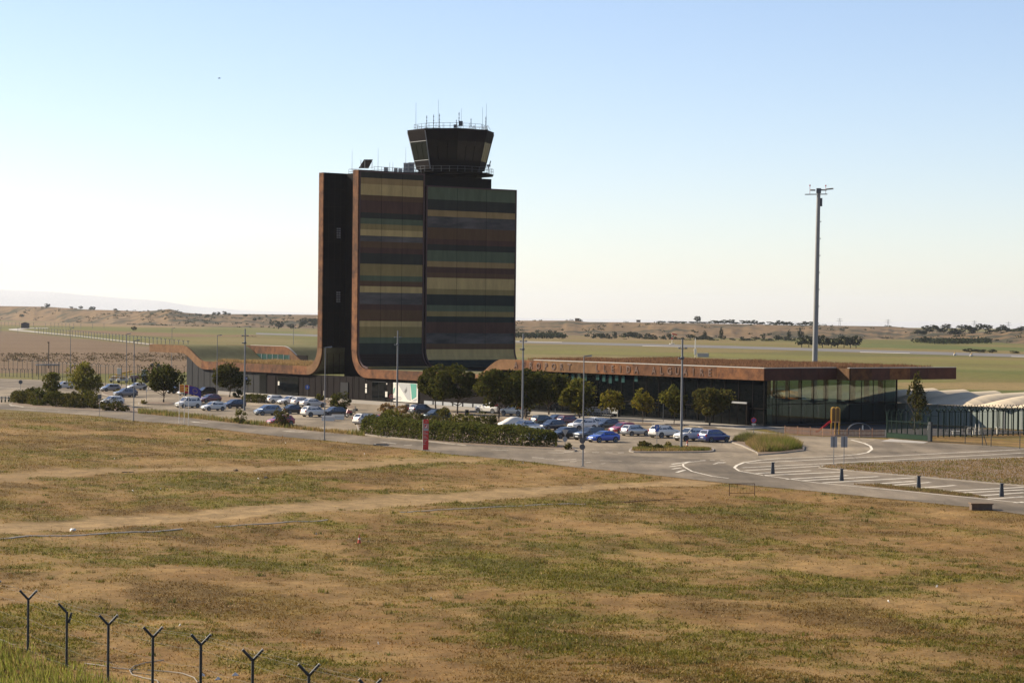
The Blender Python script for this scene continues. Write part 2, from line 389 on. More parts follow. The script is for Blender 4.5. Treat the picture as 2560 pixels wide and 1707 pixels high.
STRIPS = [(G_(p), c_, a_) for p, c_, a_ in [
    ([(2200, 955), (2900, 958), (2900, 976), (2200, 972)], (.215, .148, .060), .9), ([(2200, 972), (2900, 976), (2900, 990), (2200, 985)], (.085, .090, .022), .8),
    ([(1280, 872), (1824, 884), (2700, 905), (2700, 915), (1824, 893), (1280, 880)], (.150, .134, .032), .7), ([(1280, 884), (1900, 897), (1900, 903), (1280, 893)], (.190, .142, .056), .8),
    ([(2300, 914), (2900, 930), (2900, 944), (2300, 928)], (.098, .104, .024), .7), ([(2050, 905), (2560, 922), (2560, 928), (2050, 911)], (.170, .140, .046), .6),
    ([(165, 824), (330, 829), (560, 838), (660, 836), (660, 841), (420, 842), (165, 829)], (.165, .095, .048), .85), ([(-300, 799), (260, 808), (520, 818), (520, 821), (160, 814), (-300, 808)], (.205, .130, .062), .9),
    ([(560, 846), (760, 850), (760, 862), (560, 857)], (.165, .128, .046), .7), ([(500, 825), (760, 828), (760, 836), (500, 832)], (.105, .110, .026), .7),
    ([(1280, 838), (1700, 846), (1700, 852), (1280, 845)], (.185, .122, .056), .8), ([(2140, 858), (2700, 872), (2700, 882), (2140, 868)], (.088, .102, .024), .8)]]
def groundcol(X, Y):
    A_ = X * .55 - Y * .83; B_ = X * .83 + Y * .55          # along / across the mowing direction
    n1 = fbm(A_ / 22, B_ / 9, 3, 4); n2 = fbm(A_ / 6.5, B_ / 2.8, 11, 4); n3 = fbm(X / 0.9, Y / 0.9, 23, 3); n4 = fbm(A_ / 30, B_ / 11, 31, 4); n5 = fbm(A_ / 9, B_ / 4, 37, 4)
    veg = 0.58 + (n1 - 0.5) * 1.3 + (n2 - 0.5) * 1.5 + (n3 - 0.5) * 0.9
    for x, y, a, b in BARE: veg -= 0.46 * np.exp(-(((X - x) / a) ** 2 + ((Y - y) / b) ** 2) * 1.2)
    grn = 0.24 + (n4 - 0.5) * 1.3 + (n5 - 0.5) * 1.25 + (n3 - 0.5) * 0.9
    for x, y, a, b in GREEN: grn += 0.40 * np.exp(-(((X - x) / a) ** 2 + ((Y - y) / b) ** 2) * 1.2)
    for x, y, a, b in BARE: grn -= 0.30 * np.exp(-(((X - x) / a) ** 2 + ((Y - y) / b) ** 2) * 1.2)
    d1 = pdist(X, Y, TRACK) + (n2 - 0.5) * 3.5; tr = 1 - sstep(2.4, 4.6, d1)
    d2 = pdist(X, Y, TRACK2) + (n2 - 0.5) * 6; tr2 = (1 - sstep(1.6, 6.0, d2)) * 0.8
    track = np.maximum(tr, tr2)
    veg = sstep(0.20, 0.74, veg) * (1 - 0.9 * track); grn = sstep(0.10, 0.80, grn) * (1 - track)
    soil = np.array([0.258, 0.156, 0.058]); red = np.array([0.200, 0.110, 0.037]); dry = np.array([0.156, 0.102, 0.028]); brn = np.array([0.098, 0.060, 0.018]); gre = np.array([0.078, 0.076, 0.012]); ygr = np.array([0.142, 0.122, 0.020])
    mixr = sstep(0.40, 0.60, fbm(X / 8, Y / 8, 57, 4))[..., None]; mixb = sstep(0.42, 0.60, fbm(A_ / 7, B_ / 3, 63, 4))[..., None]; mixy = sstep(0.40, 0.60, fbm(A_ / 5, B_ / 3, 67, 4))[..., None]
    c = soil * (1 - 0.75 * mixr) + red * 0.75 * mixr
    c = c * (1 - 0.82 * veg[..., None]) + (dry * (1 - mixb) + brn * mixb) * 0.82 * veg[..., None]
    c = c * (1 - 0.76 * grn[..., None]) + (gre * (1 - mixy) + ygr * mixy) * 0.76 * grn[..., None]
    tcol = np.array([0.290, 0.195, 0.093]); c = c * (1 - 0.75 * track[..., None]) + tcol * 0.75 * track[..., None]
    c = c * (0.72 + 0.56 * n3)[..., None]
    # beyond the airport: meadows, plough, scrub
    far = sstep(330, 420, Y - 0.35 * X)
    f1 = fbm(X / 140, Y / 260, 5, 4); f2 = fbm(X / 30, Y / 60, 9, 4)
    mead = np.array([0.125, 0.114, 0.028]); straw = np.array([0.170, 0.124, 0.044]); mead2 = np.array([0.094, 0.092, 0.023])
    k = sstep(0.34, 0.64, f1 * 0.7 + f2 * 0.3)[..., None]; fc = straw * (1 - k) + mead * k
    k2 = sstep(0.5, 0.66, fbm(X / 90, Y / 130, 77, 3))[..., None]; fc = fc * (1 - 0.7 * k2) + mead2 * 0.7 * k2
    pl = inpoly(X + (n2 - 0.5) * 8, Y + (n2 - 0.5) * 14, PLOUGH)
    fur = 0.88 + 0.24 * vnoise(X / 60, Y / 9, 91)
    pc = np.array([0.150, 0.097, 0.053]) * fur[..., None] * (0.9 + 0.2 * f2)[..., None]
    fc = np.where(pl[..., None], pc, fc * (0.88 + 0.24 * f2)[..., None])
    for poly, pcol, amt in STRIPS:
        k = inpoly(X + (f2 - .5) * 12, Y + (n2 - .5) * 14, poly)[..., None] * amt
        fc = fc * (1 - k) + np.array(pcol) * (.8 + .4 * f2)[..., None] * k
    c = c * .93
    return c * (1 - far[..., None]) + fc * far[..., None], grn, veg, track
def gridlines(a):
    out = []
    for lo, hi, st in a: out += list(np.arange(lo, hi, st))
    return out
geo = lambda v0, v1, q: [v0 * q ** k for k in range(int(math.log(v1 / v0) / math.log(q)) + 1)]
gx = geo(440, 34000, 1.16)
XL = np.array([-x for x in reversed(gx)] + gridlines([(-432, -92, 7), (-92, -70, 1.1), (-70, 72, 0.5), (72, 436, 7)]) + gx)
YL = np.array(gridlines([(-1600, -60, 140), (-60, 84, 4), (84, 262, 0.5), (262, 372, 1.2), (372, 520, 3), (520, 1000, 9)]) + geo(1000, 6000, 1.02) + geo(6300, 34000, 1.1))
GX, GY = np.meshgrid(XL, YL)
gc, ggrn, gveg, gtr = groundcol(GX, GY)
edge = np.interp(GX, rn_x, rn_y)
fm = sstep(1.0, 9.0, edge - GY) * sstep(70, 90, GY)
GZ = fm * ((fbm(GX / 9, GY / 9, 41, 4) - 0.5) * 0.55 + (fbm(GX / 1.6, GY / 1.6, 43, 3) - 0.5) * 0.14 - 0.10 - 0.08 * gtr)
GZ = GZ + sstep(78, -10, GY) * 13.6          # the embankment the photograph was taken from
GZ = GZ - 0.02 - sstep(4300, 6800, GY) * 82.0      # the plain falls away to a wide valley beyond the bluffs
def fieldz(X, Y):
    e = np.interp(X, rn_x, rn_y); m = sstep(1.0, 9.0, e - Y) * sstep(70, 90, Y)
    _, _, _, t = groundcol(X, Y)
    return m * ((fbm(X / 9, Y / 9, 41, 4) - 0.5) * 0.55 + (fbm(X / 1.6, Y / 1.6, 43, 3) - 0.5) * 0.14 - 0.10 - 0.08 * t) + sstep(78, -10, Y) * 13.6 - 0.02
nr, nc = GX.shape
idx = np.arange(nr * nc).reshape(nr, nc)
Fq = np.stack([idx[:-1, :-1], idx[:-1, 1:], idx[1:, 1:], idx[1:, :-1]], -1).reshape(-1, 4)
M['ground'] = colmat('ground_soil_grass', 0.95, (0.35, 1.5, 7.0), 0.5, 0.24)
ground = soup('ground', np.stack([GX, GY, GZ], -1).reshape(-1, 3), Fq, M['ground'], gc.reshape(-1, 3))
tag(ground, 'dry patchy field and airfield meadows', None, None, 'structure')

# ------------------------------------------------------------------ asphalt, kerbs, paint
def sheet(name, pts, z, m, parent=None, th=None):
    P = [(x, y, z) for x, y in pts]
    mb = MB()
    if th: mb.prism([(x, y, z - th) for x, y in pts], (0, 0, th))
    else: mb.poly(P)
    return obj(name, mb, m, parent)
def ssheet(name, pts, z, m, th=None, label=None):
    o = sheet(name, pts, z, m, None, th); return tag(o, label, None, None, 'structure')
def bp(L): return [(B(s, t).x, B(s, t).y) for s, t in L]
LOT = ROAD_NEAR + G_([(2760, 1132), (2560, 1119), (2319, 1104.5), (2160, 1095), (1990, 1088)]) + bp([(4, -7), (-60, -7.5), (-175, -8)]) + G_([(400, 968), (260, 957), (80, 949), (0, 946), (-330, 938)])
ssheet('car_park', LOT, 0.006, M['asphalt'])
# darker resurfaced carriageway in front
FAR_EDGE = G_([(-330, 990), (32, 1011), (152, 1022), (325, 1030.6), (460, 1043.6), (600, 1060), (804, 1079.5), (906, 1089.7), (1000, 1100), (1165, 1114), (1386, 1125), (1600, 1140), (1800, 1150)])
ssheet('access_road', ROAD_NEAR[:-1] + G_([(2560, 1257), (2234, 1224), (2043, 1206), (1909, 1188), (1836, 1170)]) + list(reversed(FAR_EDGE)), 0.011, M['asphalt_new'])
ssheet('side_road', G_([(1838, 1169), (1859, 1157), (1947, 1147), (2100, 1140), (2169, 1131), (2180, 1123), (2161, 1108), (2190, 1098), (2319, 1105), (2560, 1119.5), (2700, 1127), (2700, 1246), (2560, 1216), (2310, 1194), (2119, 1177), (2560, 1257), (2234, 1224), (2043, 1206), (1909, 1188)][:12] + [(2700, 1270), (2560, 1256), (2234, 1223.5), (2043, 1205.5), (1909, 1187)]), 0.010, M['asphalt_new'])
ssheet('far_road', G_([(-400, 941), (0, 947), (100, 951), (180, 957), (260, 962), (240, 982), (60, 973), (0, 969), (-400, 962)]), 0.011, M['asphalt_new'])
ssheet('forecourt_pavement', bp([(-176, -8), (4, -7.2), (4, 1.5), (-176, 1.5)]), 0.12, M['pave'], 0.12)
def stripe(name, pts, w, parent, z=0.018, m='paint'):
    """painted line of given width along ground points (metres)"""
    pts = [Vector((x, y, 0)) for x, y in pts]; L = []; R_ = []
    for i, p in enumerate(pts):
        t = (pts[min(i + 1, len(pts) - 1)] - pts[max(i - 1, 0)]).normalized(); q = Vector((-t.y, t.x, 0)) * w / 2
        L.append(p + q); R_.append(p - q)
    mb = MB()
    for i in range(len(pts) - 1):
        mb.add([(a.x, a.y, z) for a in (L[i], L[i + 1], R_[i + 1], R_[i])], [(0, 1, 2, 3)])
    return obj(name, mb, M[m], parent)
mk = thing('road_markings', 'white lines, hatching and arrows painted on the asphalt roads', 'markings')
mk['kind'] = 'structure'; del mk['category']
for L, w in [([(1836, 1169), (1848, 1177), (1909, 1188), (2043, 1206.6), (2234, 1224.6), (2560, 1257)], .22),
             ([(1836, 1169), (1842, 1163), (1859, 1156), (1900, 1150), (1947, 1146), (2030, 1142.5), (2100, 1139.6), (2145, 1135.5), (2169, 1131), (2180, 1123), (2176, 1115), (2161, 1108), (2127, 1099)], .3),
             ([(1867, 1157.6), (2560, 1123)], .34), ([(1855, 1169), (2050, 1159), (2560, 1132)], .34), ([(1863, 1176), (2062, 1164), (2560, 1142)], .34),
             ([(1707, 1160), (1709, 1166), (1730, 1178), (1780, 1190), (1822, 1195.5)], .2), ([(1707, 1160), (1722, 1155), (1765, 1151)], .2),
             ([(-100, 1017), (60, 1024), (150, 1029)], .15), ([(32, 1011.5), (26, 1014), (35, 1016), (90, 1020)], .15), ([(0, 968.5), (70, 971)], .3),
             ([(1420, 1112), (1441, 1123), (1640, 1121)], .12)]:
    stripe('line', G_(L), w, mk)
HZ = [((600, 322), (960, 303)), ((640, 335), (1170, 312)), ((800, 360), (1200, 335)), ((910, 368), (1400, 342)), ((1040, 383), (1640, 350)), ((1320, 395), (1640, 372)), ((1450, 402), (1740, 380)), ((1620, 420), (1900, 400)), ((1800, 440), (2352, 412)), ((1920, 450), (2352, 428)), ((2050, 468), (2352, 447)), ((2100, 490), (2352, 474)), ((2290, 513), (2352, 508))]
for a, b in HZ:
    stripe('hatch_stripe', G_([(1660 + a[0] / 2.613, 1060 + a[1] / 2.613), (1660 + b[0] / 2.613, 1060 + b[1] / 2.613)]), .46, mk)
for a, b in [((50, 262), (175, 245)), ((38, 278), (115, 268)), ((55, 293), (112, 285)), ((82, 315), (135, 300))]:
    stripe('hatch_stripe', G_([(1660 + a[0] / 2.613, 1060 + a[1] / 2.613), (1660 + b[0] / 2.613, 1060 + b[1] / 2.613)]), .34, mk)
for L in [[(1410, 1130), (1432, 1129)], [(1448, 1129), (1464, 1129.5)], [(1480, 1131), (1498, 1131)], [(1512, 1131), (1532, 1131.5)], [(1545, 1131.5), (1560, 1131.5)]]: stripe('dash', G_(L), .35, mk)
for x0 in (1330, 1420, 1500, 1600):
    stripe('dash', G_([(x0, 1146 + (x0 - 1330) * .028), (x0 + 55, 1147.5 + (x0 - 1330) * .028)]), .14, mk)
for L in [[(1395, 1150), (1440, 1148)], [(1425, 1154), (1442, 1153)], [(1463, 1156), (1478, 1155)], [(1502, 1159), (1514, 1158.5)], [(1228, 1124), (1272, 1126)], [(1330, 1143), (1360, 1145)], [(1370, 1131), (1410, 1132.5)], [(950, 1104), (990, 1109)], [(1010, 1113), (1030, 1112)], [(1750, 1150), (1762, 1150)], [(1775, 1150), (1787, 1150)], [(1800, 1150), (1812, 1150)]]: stripe('dash', G_(L), .22, mk)
def arrow(pts): # arrow painted on the road from tail to head
    (x0, y0), (x1, y1) = G_(pts); t = Vector((x1 - x0, y1 - y0, 0)); Ln = t.length; t.normalize(); q = Vector((-t.y, t.x, 0)); p = Vector((x0, y0, .018))
    mb = MB().poly([p - q * .1, p + t * Ln * .55 - q * .1, p + t * Ln * .55 - q * .45, p + t * Ln, p + t * Ln * .55 + q * .45, p + t * Ln * .55 + q * .1, p + q * .1])
    obj('arrow', mb, M['paint'], mk)
for a in [((473, 1053), (518, 1058)), ((704, 1077), (768, 1081))]: arrow((a[1], a[0]))
mb = MB(); (x0, y0), (x1, y1), (x2, y2) = G_([(1781, 1160.5), (1797, 1155), (1817, 1156)])
tri = [Vector((x0, y0, .018)), Vector((x1, y1, .018)), Vector((x2, y2, .018))]; ce = sum(tri, Vector()) / 3
inn = [ce + (p - ce) * .6 for p in tri]
for k in range(3): mb.add([tri[k], tri[(k + 1) % 3], inn[(k + 1) % 3], inn[k]], [(0, 1, 2, 3)])
obj('give_way_triangle', mb, M['paint'], mk)
# parking bay lines, perpendicular to the long front
def bays(s0, s1, t0, t1, st=2.5):
    s = s0
    while s <= s1:
        stripe('bay_line', bp([(s, t0), (s, t1)]), .11, mk, .0155); s += st
bays(-26, 20, -33, -28.2); bays(-26, 20, -43, -38.2); bays(-95, -48, -46, -41); bays(-95, -48, -36, -31); bays(-140, -100, -48, -43)
for k in range(9):
    s = -62 + 0.0 * k; stripe('zebra_stripe', bp([(-63 + k * .95, -60), (-63 + k * .95, -55.5)]), .5, mk, .0155)
# grass verges and planted islands with kerbs
def kerb_loop(name, pts, label, soil='soil', h=.13):
    o = tag(sheet(name, pts, h, M['kerb'], None, h + .02), label, None, None, 'structure')
    c = Vector((sum(p[0] for p in pts) / len(pts), sum(p[1] for p in pts) / len(pts)))
    ins = []
    for p in pts:
        v = Vector(p) - c; ins.append(tuple(c + v * max(0.0, (v.length - .22) / v.length)))
    sheet('soil', ins, h + .012, M[soil], o); return o
def oval(l, r, f, b):
    pts = []
    (xl, yl), (xr, yr) = l, r; cx, cy = (xl + xr) / 2, (yl + yr) / 2; 
    for k in range(20):
        a = 2 * math.pi * k / 20; c_, s_ = math.cos(a), math.sin(a)
        e = 0.55
        pts.append(g(cx + (xr - xl) / 2 * math.copysign(abs(c_) ** e, c_), cy + (yr - yl) / 2 * c_ - (s_ > 0) * b * abs(s_) ** e + (s_ < 0) * f * abs(s_) ** e))
    return pts
kerb_loop('planted_island', oval((1572, 1127.5), (1786, 1126.5), 5, 8), 'kerbed island with parking sign and small shrubs')
kerb_loop('planted_island', G_([(915, 1088), (1165, 1114), (1386, 1125), (1436, 1129), (1442, 1127), (1430, 1121), (1380, 1108), (1260, 1075), (1140, 1052), (1010, 1038), (930, 1042), (890, 1060), (895, 1078)]), 'long kerbed island under the clipped hedge')
kerb_loop('planted_island', G_([(22, 1012), (60, 1018), (152, 1024), (325, 1031.5), (348, 1032), (335, 1022), (300, 1004), (200, 996), (90, 992), (50, 998)]), 'kerbed island under the shrubs beside the access road')
kerb_loop('planted_island', G_([(1852, 1114), (1893, 1133), (1895, 1138), (1950, 1134), (2010, 1127), (2012, 1118), (1990, 1106), (1900, 1098), (1830, 1098), (1826, 1106)]), 'kerbed island under the tall ornamental grass')
kerb_loop('planted_island', oval((345, 1009), (437, 1010), 2.5, 4), 'kerbed island around the round tree by the flags')
kerb_loop('planted_island', oval((520, 996), (668, 1004), 4, 6), 'kerbed island with round tree and low hedge')
kerb_loop('planted_island', oval((780, 1002), (888, 1022), 6, 10), 'kerbed island under the rounded shrub')
kerb_loop('planted_island', oval((255, 983), (310, 992), 3, 4), 'small kerbed island by the silver car')
for a in ((1060, 1026), (1160, 1036), (1250, 1052), (1330, 1046), (1440, 1047), (1527, 1052.5), (1607, 1060.5), (1685, 1063), (1772, 1067)):
    kerb_loop('tree_pit', oval((a[0] - 26, a[1] - .5), (a[0] + 26, a[1] + .5), 2, 2.6), 'square kerbed tree pit before the terminal', h=.10)
VERGE = G_([(345, 1034), (477, 1045.5), (614, 1061), (702, 1069), (804, 1080), (914, 1091), (905, 1085), (804, 1075), (702, 1064.5), (614, 1056), (477, 1039.5), (345, 1027)])
ssheet('grass_verge', VERGE, .05, M['soil'], .06)
ssheet('hatched_island_soil', G_([(2134, 1211), (2196, 1212), (2310, 1223), (2425, 1236), (2472, 1245.5), (2390, 1238.5), (2234, 1222.5)]), .03, M['soil'], .04)
ISL = G_([(2046, 1170), (2119, 1177.5), (2310, 1194), (2560, 1216), (2760, 1236), (2760, 1134), (2560, 1146), (2157, 1161), (2062, 1165.5)])
kerb_loop('grass_island', ISL, 'dry grass island inside the slip road', 'soil')
# airfield strips far behind
M['runway'] = mat('runway_asphalt', (0.125, 0.108, 0.09), 0.9, var=0.1, scale=0.02)
M['strip'] = mat('pale_concrete', (0.36, 0.31, 0.25), 0.9, var=0.08, scale=0.03)
ssheet('runway', G_([(640, 832), (1280, 852), (1824, 864.5), (2560, 886), (3000, 900), (3000, 909), (2560, 893.5), (1824, 871), (1280, 857), (640, 836)]), .05, M['runway'])
for L in [[(1606, 864.2), (1700, 866.6), (1700, 867.6), (1606, 865.6)], [(2150, 879.8), (2275, 882.6), (2275, 884), (2150, 881.4)], [(2528, 890.3), (2620, 892.8), (2620, 894), (2528, 892)], [(1286, 852.6), (1405, 855.2), (1405, 856.4), (1286, 854)]]:
    ssheet('runway_shoulder', G_(L), .09, M['strip'])
ssheet('perimeter_track', G_([(22, 822.6), (60, 820), (120, 819.6), (120, 820.6), (70, 821.8), (45, 824.3), (190, 838.4), (373, 859.2), (520, 874), (520, 876), (373, 861.6), (190, 840.2), (22, 825.2)]), .08, M['strip'])
ssheet("apron", bp([(-150, 50), (20, 50), (20, 130), (-150, 130)]), .02, M['asphalt_new'])

# ------------------------------------------------------------------ hills
M['hill'] = colmat('hill_soil_scrub', 0.95, (0.03, 0.2), 0.3, 0.22)
def hills(name, foot, crest, D_f, D_c, seed, label, back=2200, drop=0.0):
    """foot and crest: polylines seen in the survey, at distances interpolated from D_f / D_c"""
    xs = np.linspace(foot[0][0], foot[-1][0], 260)
    fy = np.interp(xs, [p[0] for p in foot], [p[1] for p in foot]); cy = np.interp(xs, [p[0] for p in crest], [p[1] for p in crest])
    Df = np.interp(xs, [p[0] for p in D_f], [p[1] for p in D_f]); Dc = np.interp(xs, [p[0] for p in D_c], [p[1] for p in D_c])
    rows = []; vv = np.concatenate([np.linspace(0, 1, 26), np.array([1.15, 1.5, 2.2, 4.0])]); 
    for i, x in enumerate(xs):
        A = at(x, fy[i], Df[i]); C = at(x, cy[i], Dc[i]); A.z = -0.5
        gul = float(fbm(np.array(x / 26.0), np.array(3.1), seed, 4)); row = []
        for v in vv:
            w = min(v, 1.0)
            prof = w * w * (3 - 2 * w) * 0.75 + w * 0.25
            bend = math.sin(math.pi * w) * (gul - 0.5) * 0.5
            P = A.lerp(C, w); P.z = A.z + (C.z - A.z) * max(0.0, prof + bend * 0.55)
            P.z += (float(fbm(np.array(x / 9.0), np.array(v * 7.0), seed + 5, 3)) - 0.5) * 1.6 * math.sin(math.pi * min(1, w))
            if v > 1:
                d = Vector((C.x, C.y, 0)).normalized(); P = C + d * back * (v - 1) / 3.0; P.z = C.z - drop * (v - 1)
            row.append(P)
        rows.append(row)
    V = np.array([[tuple(p) for p in r] for r in rows]); a, b = V.shape[:2]
    ix = np.arange(a * b).reshape(a, b); F_ = np.stack([ix[:-1, :-1], ix[1:, :-1], ix[1:, 1:], ix[:-1, 1:]], -1).reshape(-1, 4)
    X, Y = V[..., 0], V[..., 1]
    n = fbm(X / 60, Y / 90, seed + 9, 5); m2 = fbm(X / 14, Y / 20, seed + 13, 4)
    base = np.array([0.155, 0.098, 0.047]); scr = np.array([0.046, 0.040, 0.020]); pale = np.array([0.205, 0.135, 0.075])
    k = sstep(0.46, 0.60, n * 0.45 + m2 * 0.55)[..., None]; k2 = sstep(0.56, 0.7, fbm(X / 100, Y / 40, seed + 21, 3))[..., None]
    c = base * (1 - k) + scr * k; c = c * (1 - 0.6 * k2) + pale * 0.6 * k2
    o = soup(name, V.reshape(-1, 3), F_, M['hill'], c.reshape(-1, 3)); return tag(o, label, None, None, 'structure')
hills('hills', [(-500, 795), (0, 797), (170, 803), (340, 811), (530, 816), (660, 814), (820, 818), (900, 820)],
      [(-500, 757), (0, 765), (119, 767), (217, 773.6), (358, 778), (395, 776), (423, 772.3), (440, 776), (462, 783), (510, 789), (612, 788), (793, 789.5), (900, 791)],
      [(-500, 3600), (0, 3400), (340, 2650), (530, 2400), (900, 2250)], [(-500, 3950), (0, 3700), (340, 3000), (423, 2850), (530, 2900), (900, 2800)], 3, 'brown scrubby plateau with trees along its edge')
hills('hills', [(1150, 836), (1280, 836), (1500, 838), (1661, 845), (1900, 850), (2100, 848), (2250, 846), (2420, 846), (2560, 858), (2900, 864)],
      [(1150, 800), (1280, 801.5), (1430, 801.5), (1470, 805), (1617, 806), (1760, 808.5), (2042, 813.5), (2230, 816), (2300, 822), (2400, 833), (2440, 833), (2500, 829), (2560, 828), (2900, 830)],
      [(1150, 1900), (1280, 1850), (1661, 1650), (2250, 1750), (2420, 1700), (2560, 1500), (2900, 1500)], [(1150, 2400), (1280, 2300), (1617, 2200), (2042, 2100), (2250, 2200), (2420, 1900), (2560, 1800), (2900, 1800)], 17, 'low brown bluffs beyond the runway', drop=3)
def ridge(name, crest, D, label):
    xs = np.linspace(crest[0][0], crest[-1][0], 160); cy = np.interp(xs, [p[0] for p in crest], [p[1] for p in crest])
    V = []
    for i, x in enumerate(xs):
        C = at(x, cy[i] + 2.0 * (float(fbm(np.array(x / 40.0), np.array(0.5), 71, 4)) - 0.5), D); r_ = Vector((C.x, C.y, 0)).normalized()
        for k, (dz, db) in enumerate(((0, -1500), (0.6, -900), (1.0, 0), (0.6, 900), (0, 1500))): V.append((C.x + r_.x * db, C.y + r_.y * db, -84 + (C.z + 84) * dz))
    V = np.array(V); ix = np.arange(len(V)).reshape(-1, 5); F_ = np.stack([ix[:-1, :-1], ix[1:, :-1], ix[1:, 1:], ix[:-1, 1:]], -1).reshape(-1, 4)
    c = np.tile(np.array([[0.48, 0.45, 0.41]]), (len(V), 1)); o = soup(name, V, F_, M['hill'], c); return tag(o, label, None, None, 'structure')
ridge('mountains', [(-700, 716), (-200, 720), (0, 724), (120, 729), (250, 741), (400, 752), (480, 765), (600, 775), (800, 784), (1000, 790)], 30000, 'pale blue mountain ridge on the horizon')
ridge('mountains', [(1150, 796), (1285, 794), (1400, 796.5), (1600, 799), (1800, 804), (2100, 805), (2300, 803), (2560, 808), (2900, 812)], 29500, 'faint distant ridge beyond the bluffs')

ssheet('playground_surface', bp([(13, -9.2), (22.9, -8.3), (28, -4.3), (28.5, 27), (.5, 27), (.5, -1.2)]), .022, M['mulch'])  # dark sheet painting the terminal's shade onto the ground behind the pickets

# ================================================================== AIRPORT BUILDING
def smooth_s(a, b, n=10):
    (s0, z0), (s1, z1) = a, b; out = []
    for k in range(n + 1):
        w = k / n; e = w * w * (3 - 2 * w); out.append((s0 + (s1 - s0) * w, z0 + (z1 - z0) * e))
    return out
def arc(cs, cz, r, a0, a1, n=8):
    return [(cs + r * math.cos(rad(a0 + (a1 - a0) * k / n)), cz + r * math.sin(rad(a0 + (a1 - a0) * k / n))) for k in range(n + 1)]
def dense(line, st=1.6):
    out = [line[0]]
    for a, b in zip(line[:-1], line[1:]):
        L = math.hypot(b[0] - a[0], b[1] - a[1]); n = max(1, int(L / st))
        for k in range(1, n + 1): out.append((a[0] + (b[0] - a[0]) * k / n, a[1] + (b[1] - a[1]) * k / n))
    return out
def offs(line, hw):
    L = []; R_ = []
    for i, p in enumerate(line):
        a = line[max(i - 1, 0)]; b = line[min(i + 1, len(line) - 1)]; tx, tz = b[0] - a[0], b[1] - a[1]; l = math.hypot(tx, tz)
        w = hw(p) if callable(hw) else hw
        L.append((p[0] - tz / l * w, p[1] + tx / l * w)); R_.append((p[0] + tz / l * w, p[1] - tx / l * w))
    return L, R_
def ribbon(mb, line, hw, t0, t1):
    L, R_ = offs(line, hw); n = len(line)
    vs = [B(s, t0, z) for s, z in L] + [B(s, t0, z) for s, z in R_] + [B(s, t1, z) for s, z in L] + [B(s, t1, z) for s, z in R_]
    fs = []
    for i in range(n - 1):
        fs += [(i, i + 1, n + i + 1, n + i), (2 * n + i, 3 * n + i, 3 * n + i + 1, 2 * n + i + 1), (i, 2 * n + i, 2 * n + i + 1, i + 1), (n + i, n + i + 1, 3 * n + i + 1, 3 * n + i)]
    fs += [(0, n, 3 * n, 2 * n), (n - 1, 3 * n - 1, 4 * n - 1, 2 * n - 1)]
    return mb.add(vs, fs)
def cumlen(line):
    c = [0]
    for a, b in zip(line[:-1], line[1:]): c.append(c[-1] + math.hypot(b[0] - a[0], b[1] - a[1]))
    return c
def sub(line, l0, l1):
    c = cumlen(line); out = []
    def pt(l):
        for i in range(len(c) - 1):
            if c[i + 1] >= l: 
                w = (l - c[i]) / max(1e-6, c[i + 1] - c[i]); return (line[i][0] + (line[i + 1][0] - line[i][0]) * w, line[i][1] + (line[i + 1][1] - line[i][1]) * w)
        return line[-1]
    out = [pt(l0)] + [p for p, q in zip(line, c) if l0 + 1e-3 < q < l1 - 1e-3] + [pt(l1)]
    return out
def panels(line, hw, t0, t1, step, parent, rng, pick=None):
    tot = cumlen(line)[-1]; l = 0.0
    while l < tot - .3:
        w = step * rng.uniform(.75, 1.3); e = min(tot, l + w)
        if tot - e < 1.5: e = tot
        m = M['rust'] if rng.random() < .68 else M['rust_pale']
        p = sub(line, l + .015, e - .015)
        if pick: m = pick(p) or m
        obj('panel', ribbon(MB(), p, hw, t0, t1), m, parent); l = e
rng = random.Random(5)

hwA = lambda p: 0.80 if p[1] < 9.5 else 0.74
SA = dense([(-184.3, 8.1), (-170.6, 8.1)] + smooth_s((-170.5, 8.1), (-161.3, 5.05)) + [(-122.9, 5.0)] + arc(-122.85, 9.3, 4.3, -90, 0)[1:])
SAv = [(-118.55, 9.35), (-118.55, 20), (-118.55, 31), (-118.55, 41.5)]
SBv = [(-106.95, 41.5), (-106.95, 30), (-106.95, 20), (-106.95, 9.02)]
SBh = dense(arc(-102.9, 9.0, 4.05, 180, 270) + [(-70, 4.95)] + smooth_s((-69.5, 4.95), (-62.3, 7.53)) + [(0, 7.53)])
hwB = lambda p: 0.80 if p[0] < -66 else 0.86

term = thing('terminal_building', 'long low airport terminal with rust steel fascia, grassed roof and dark glass walls', 'building', tuple(O))
def relp(o):   # parts are modelled in world metres; hang them on the thing's base
    o.matrix_parent_inverse = Matrix.Translation(-O); return o
_obj = obj
def obj(name, mb, mat_, parent=None, smooth=None, loc=None, rz=None):
    o = _obj(name, mb, mat_, parent, smooth, loc, rz)
    if parent is not None and parent.get('_abs'):
        o.matrix_parent_inverse = Matrix.Translation(-Vector(parent['_abs'])); o['_abs'] = tuple(parent['_abs'])
        o['_abs'] = (0.0, 0.0, 0.0)
    return o
def absroot(o, at_): o['_abs'] = tuple(at_); return o
absroot(term, O)
tower = absroot(thing('control_tower', 'tall slab control tower with striped louvre facades and flared glass cab', 'tower', tuple(B(-112, 15))), B(-112, 15))
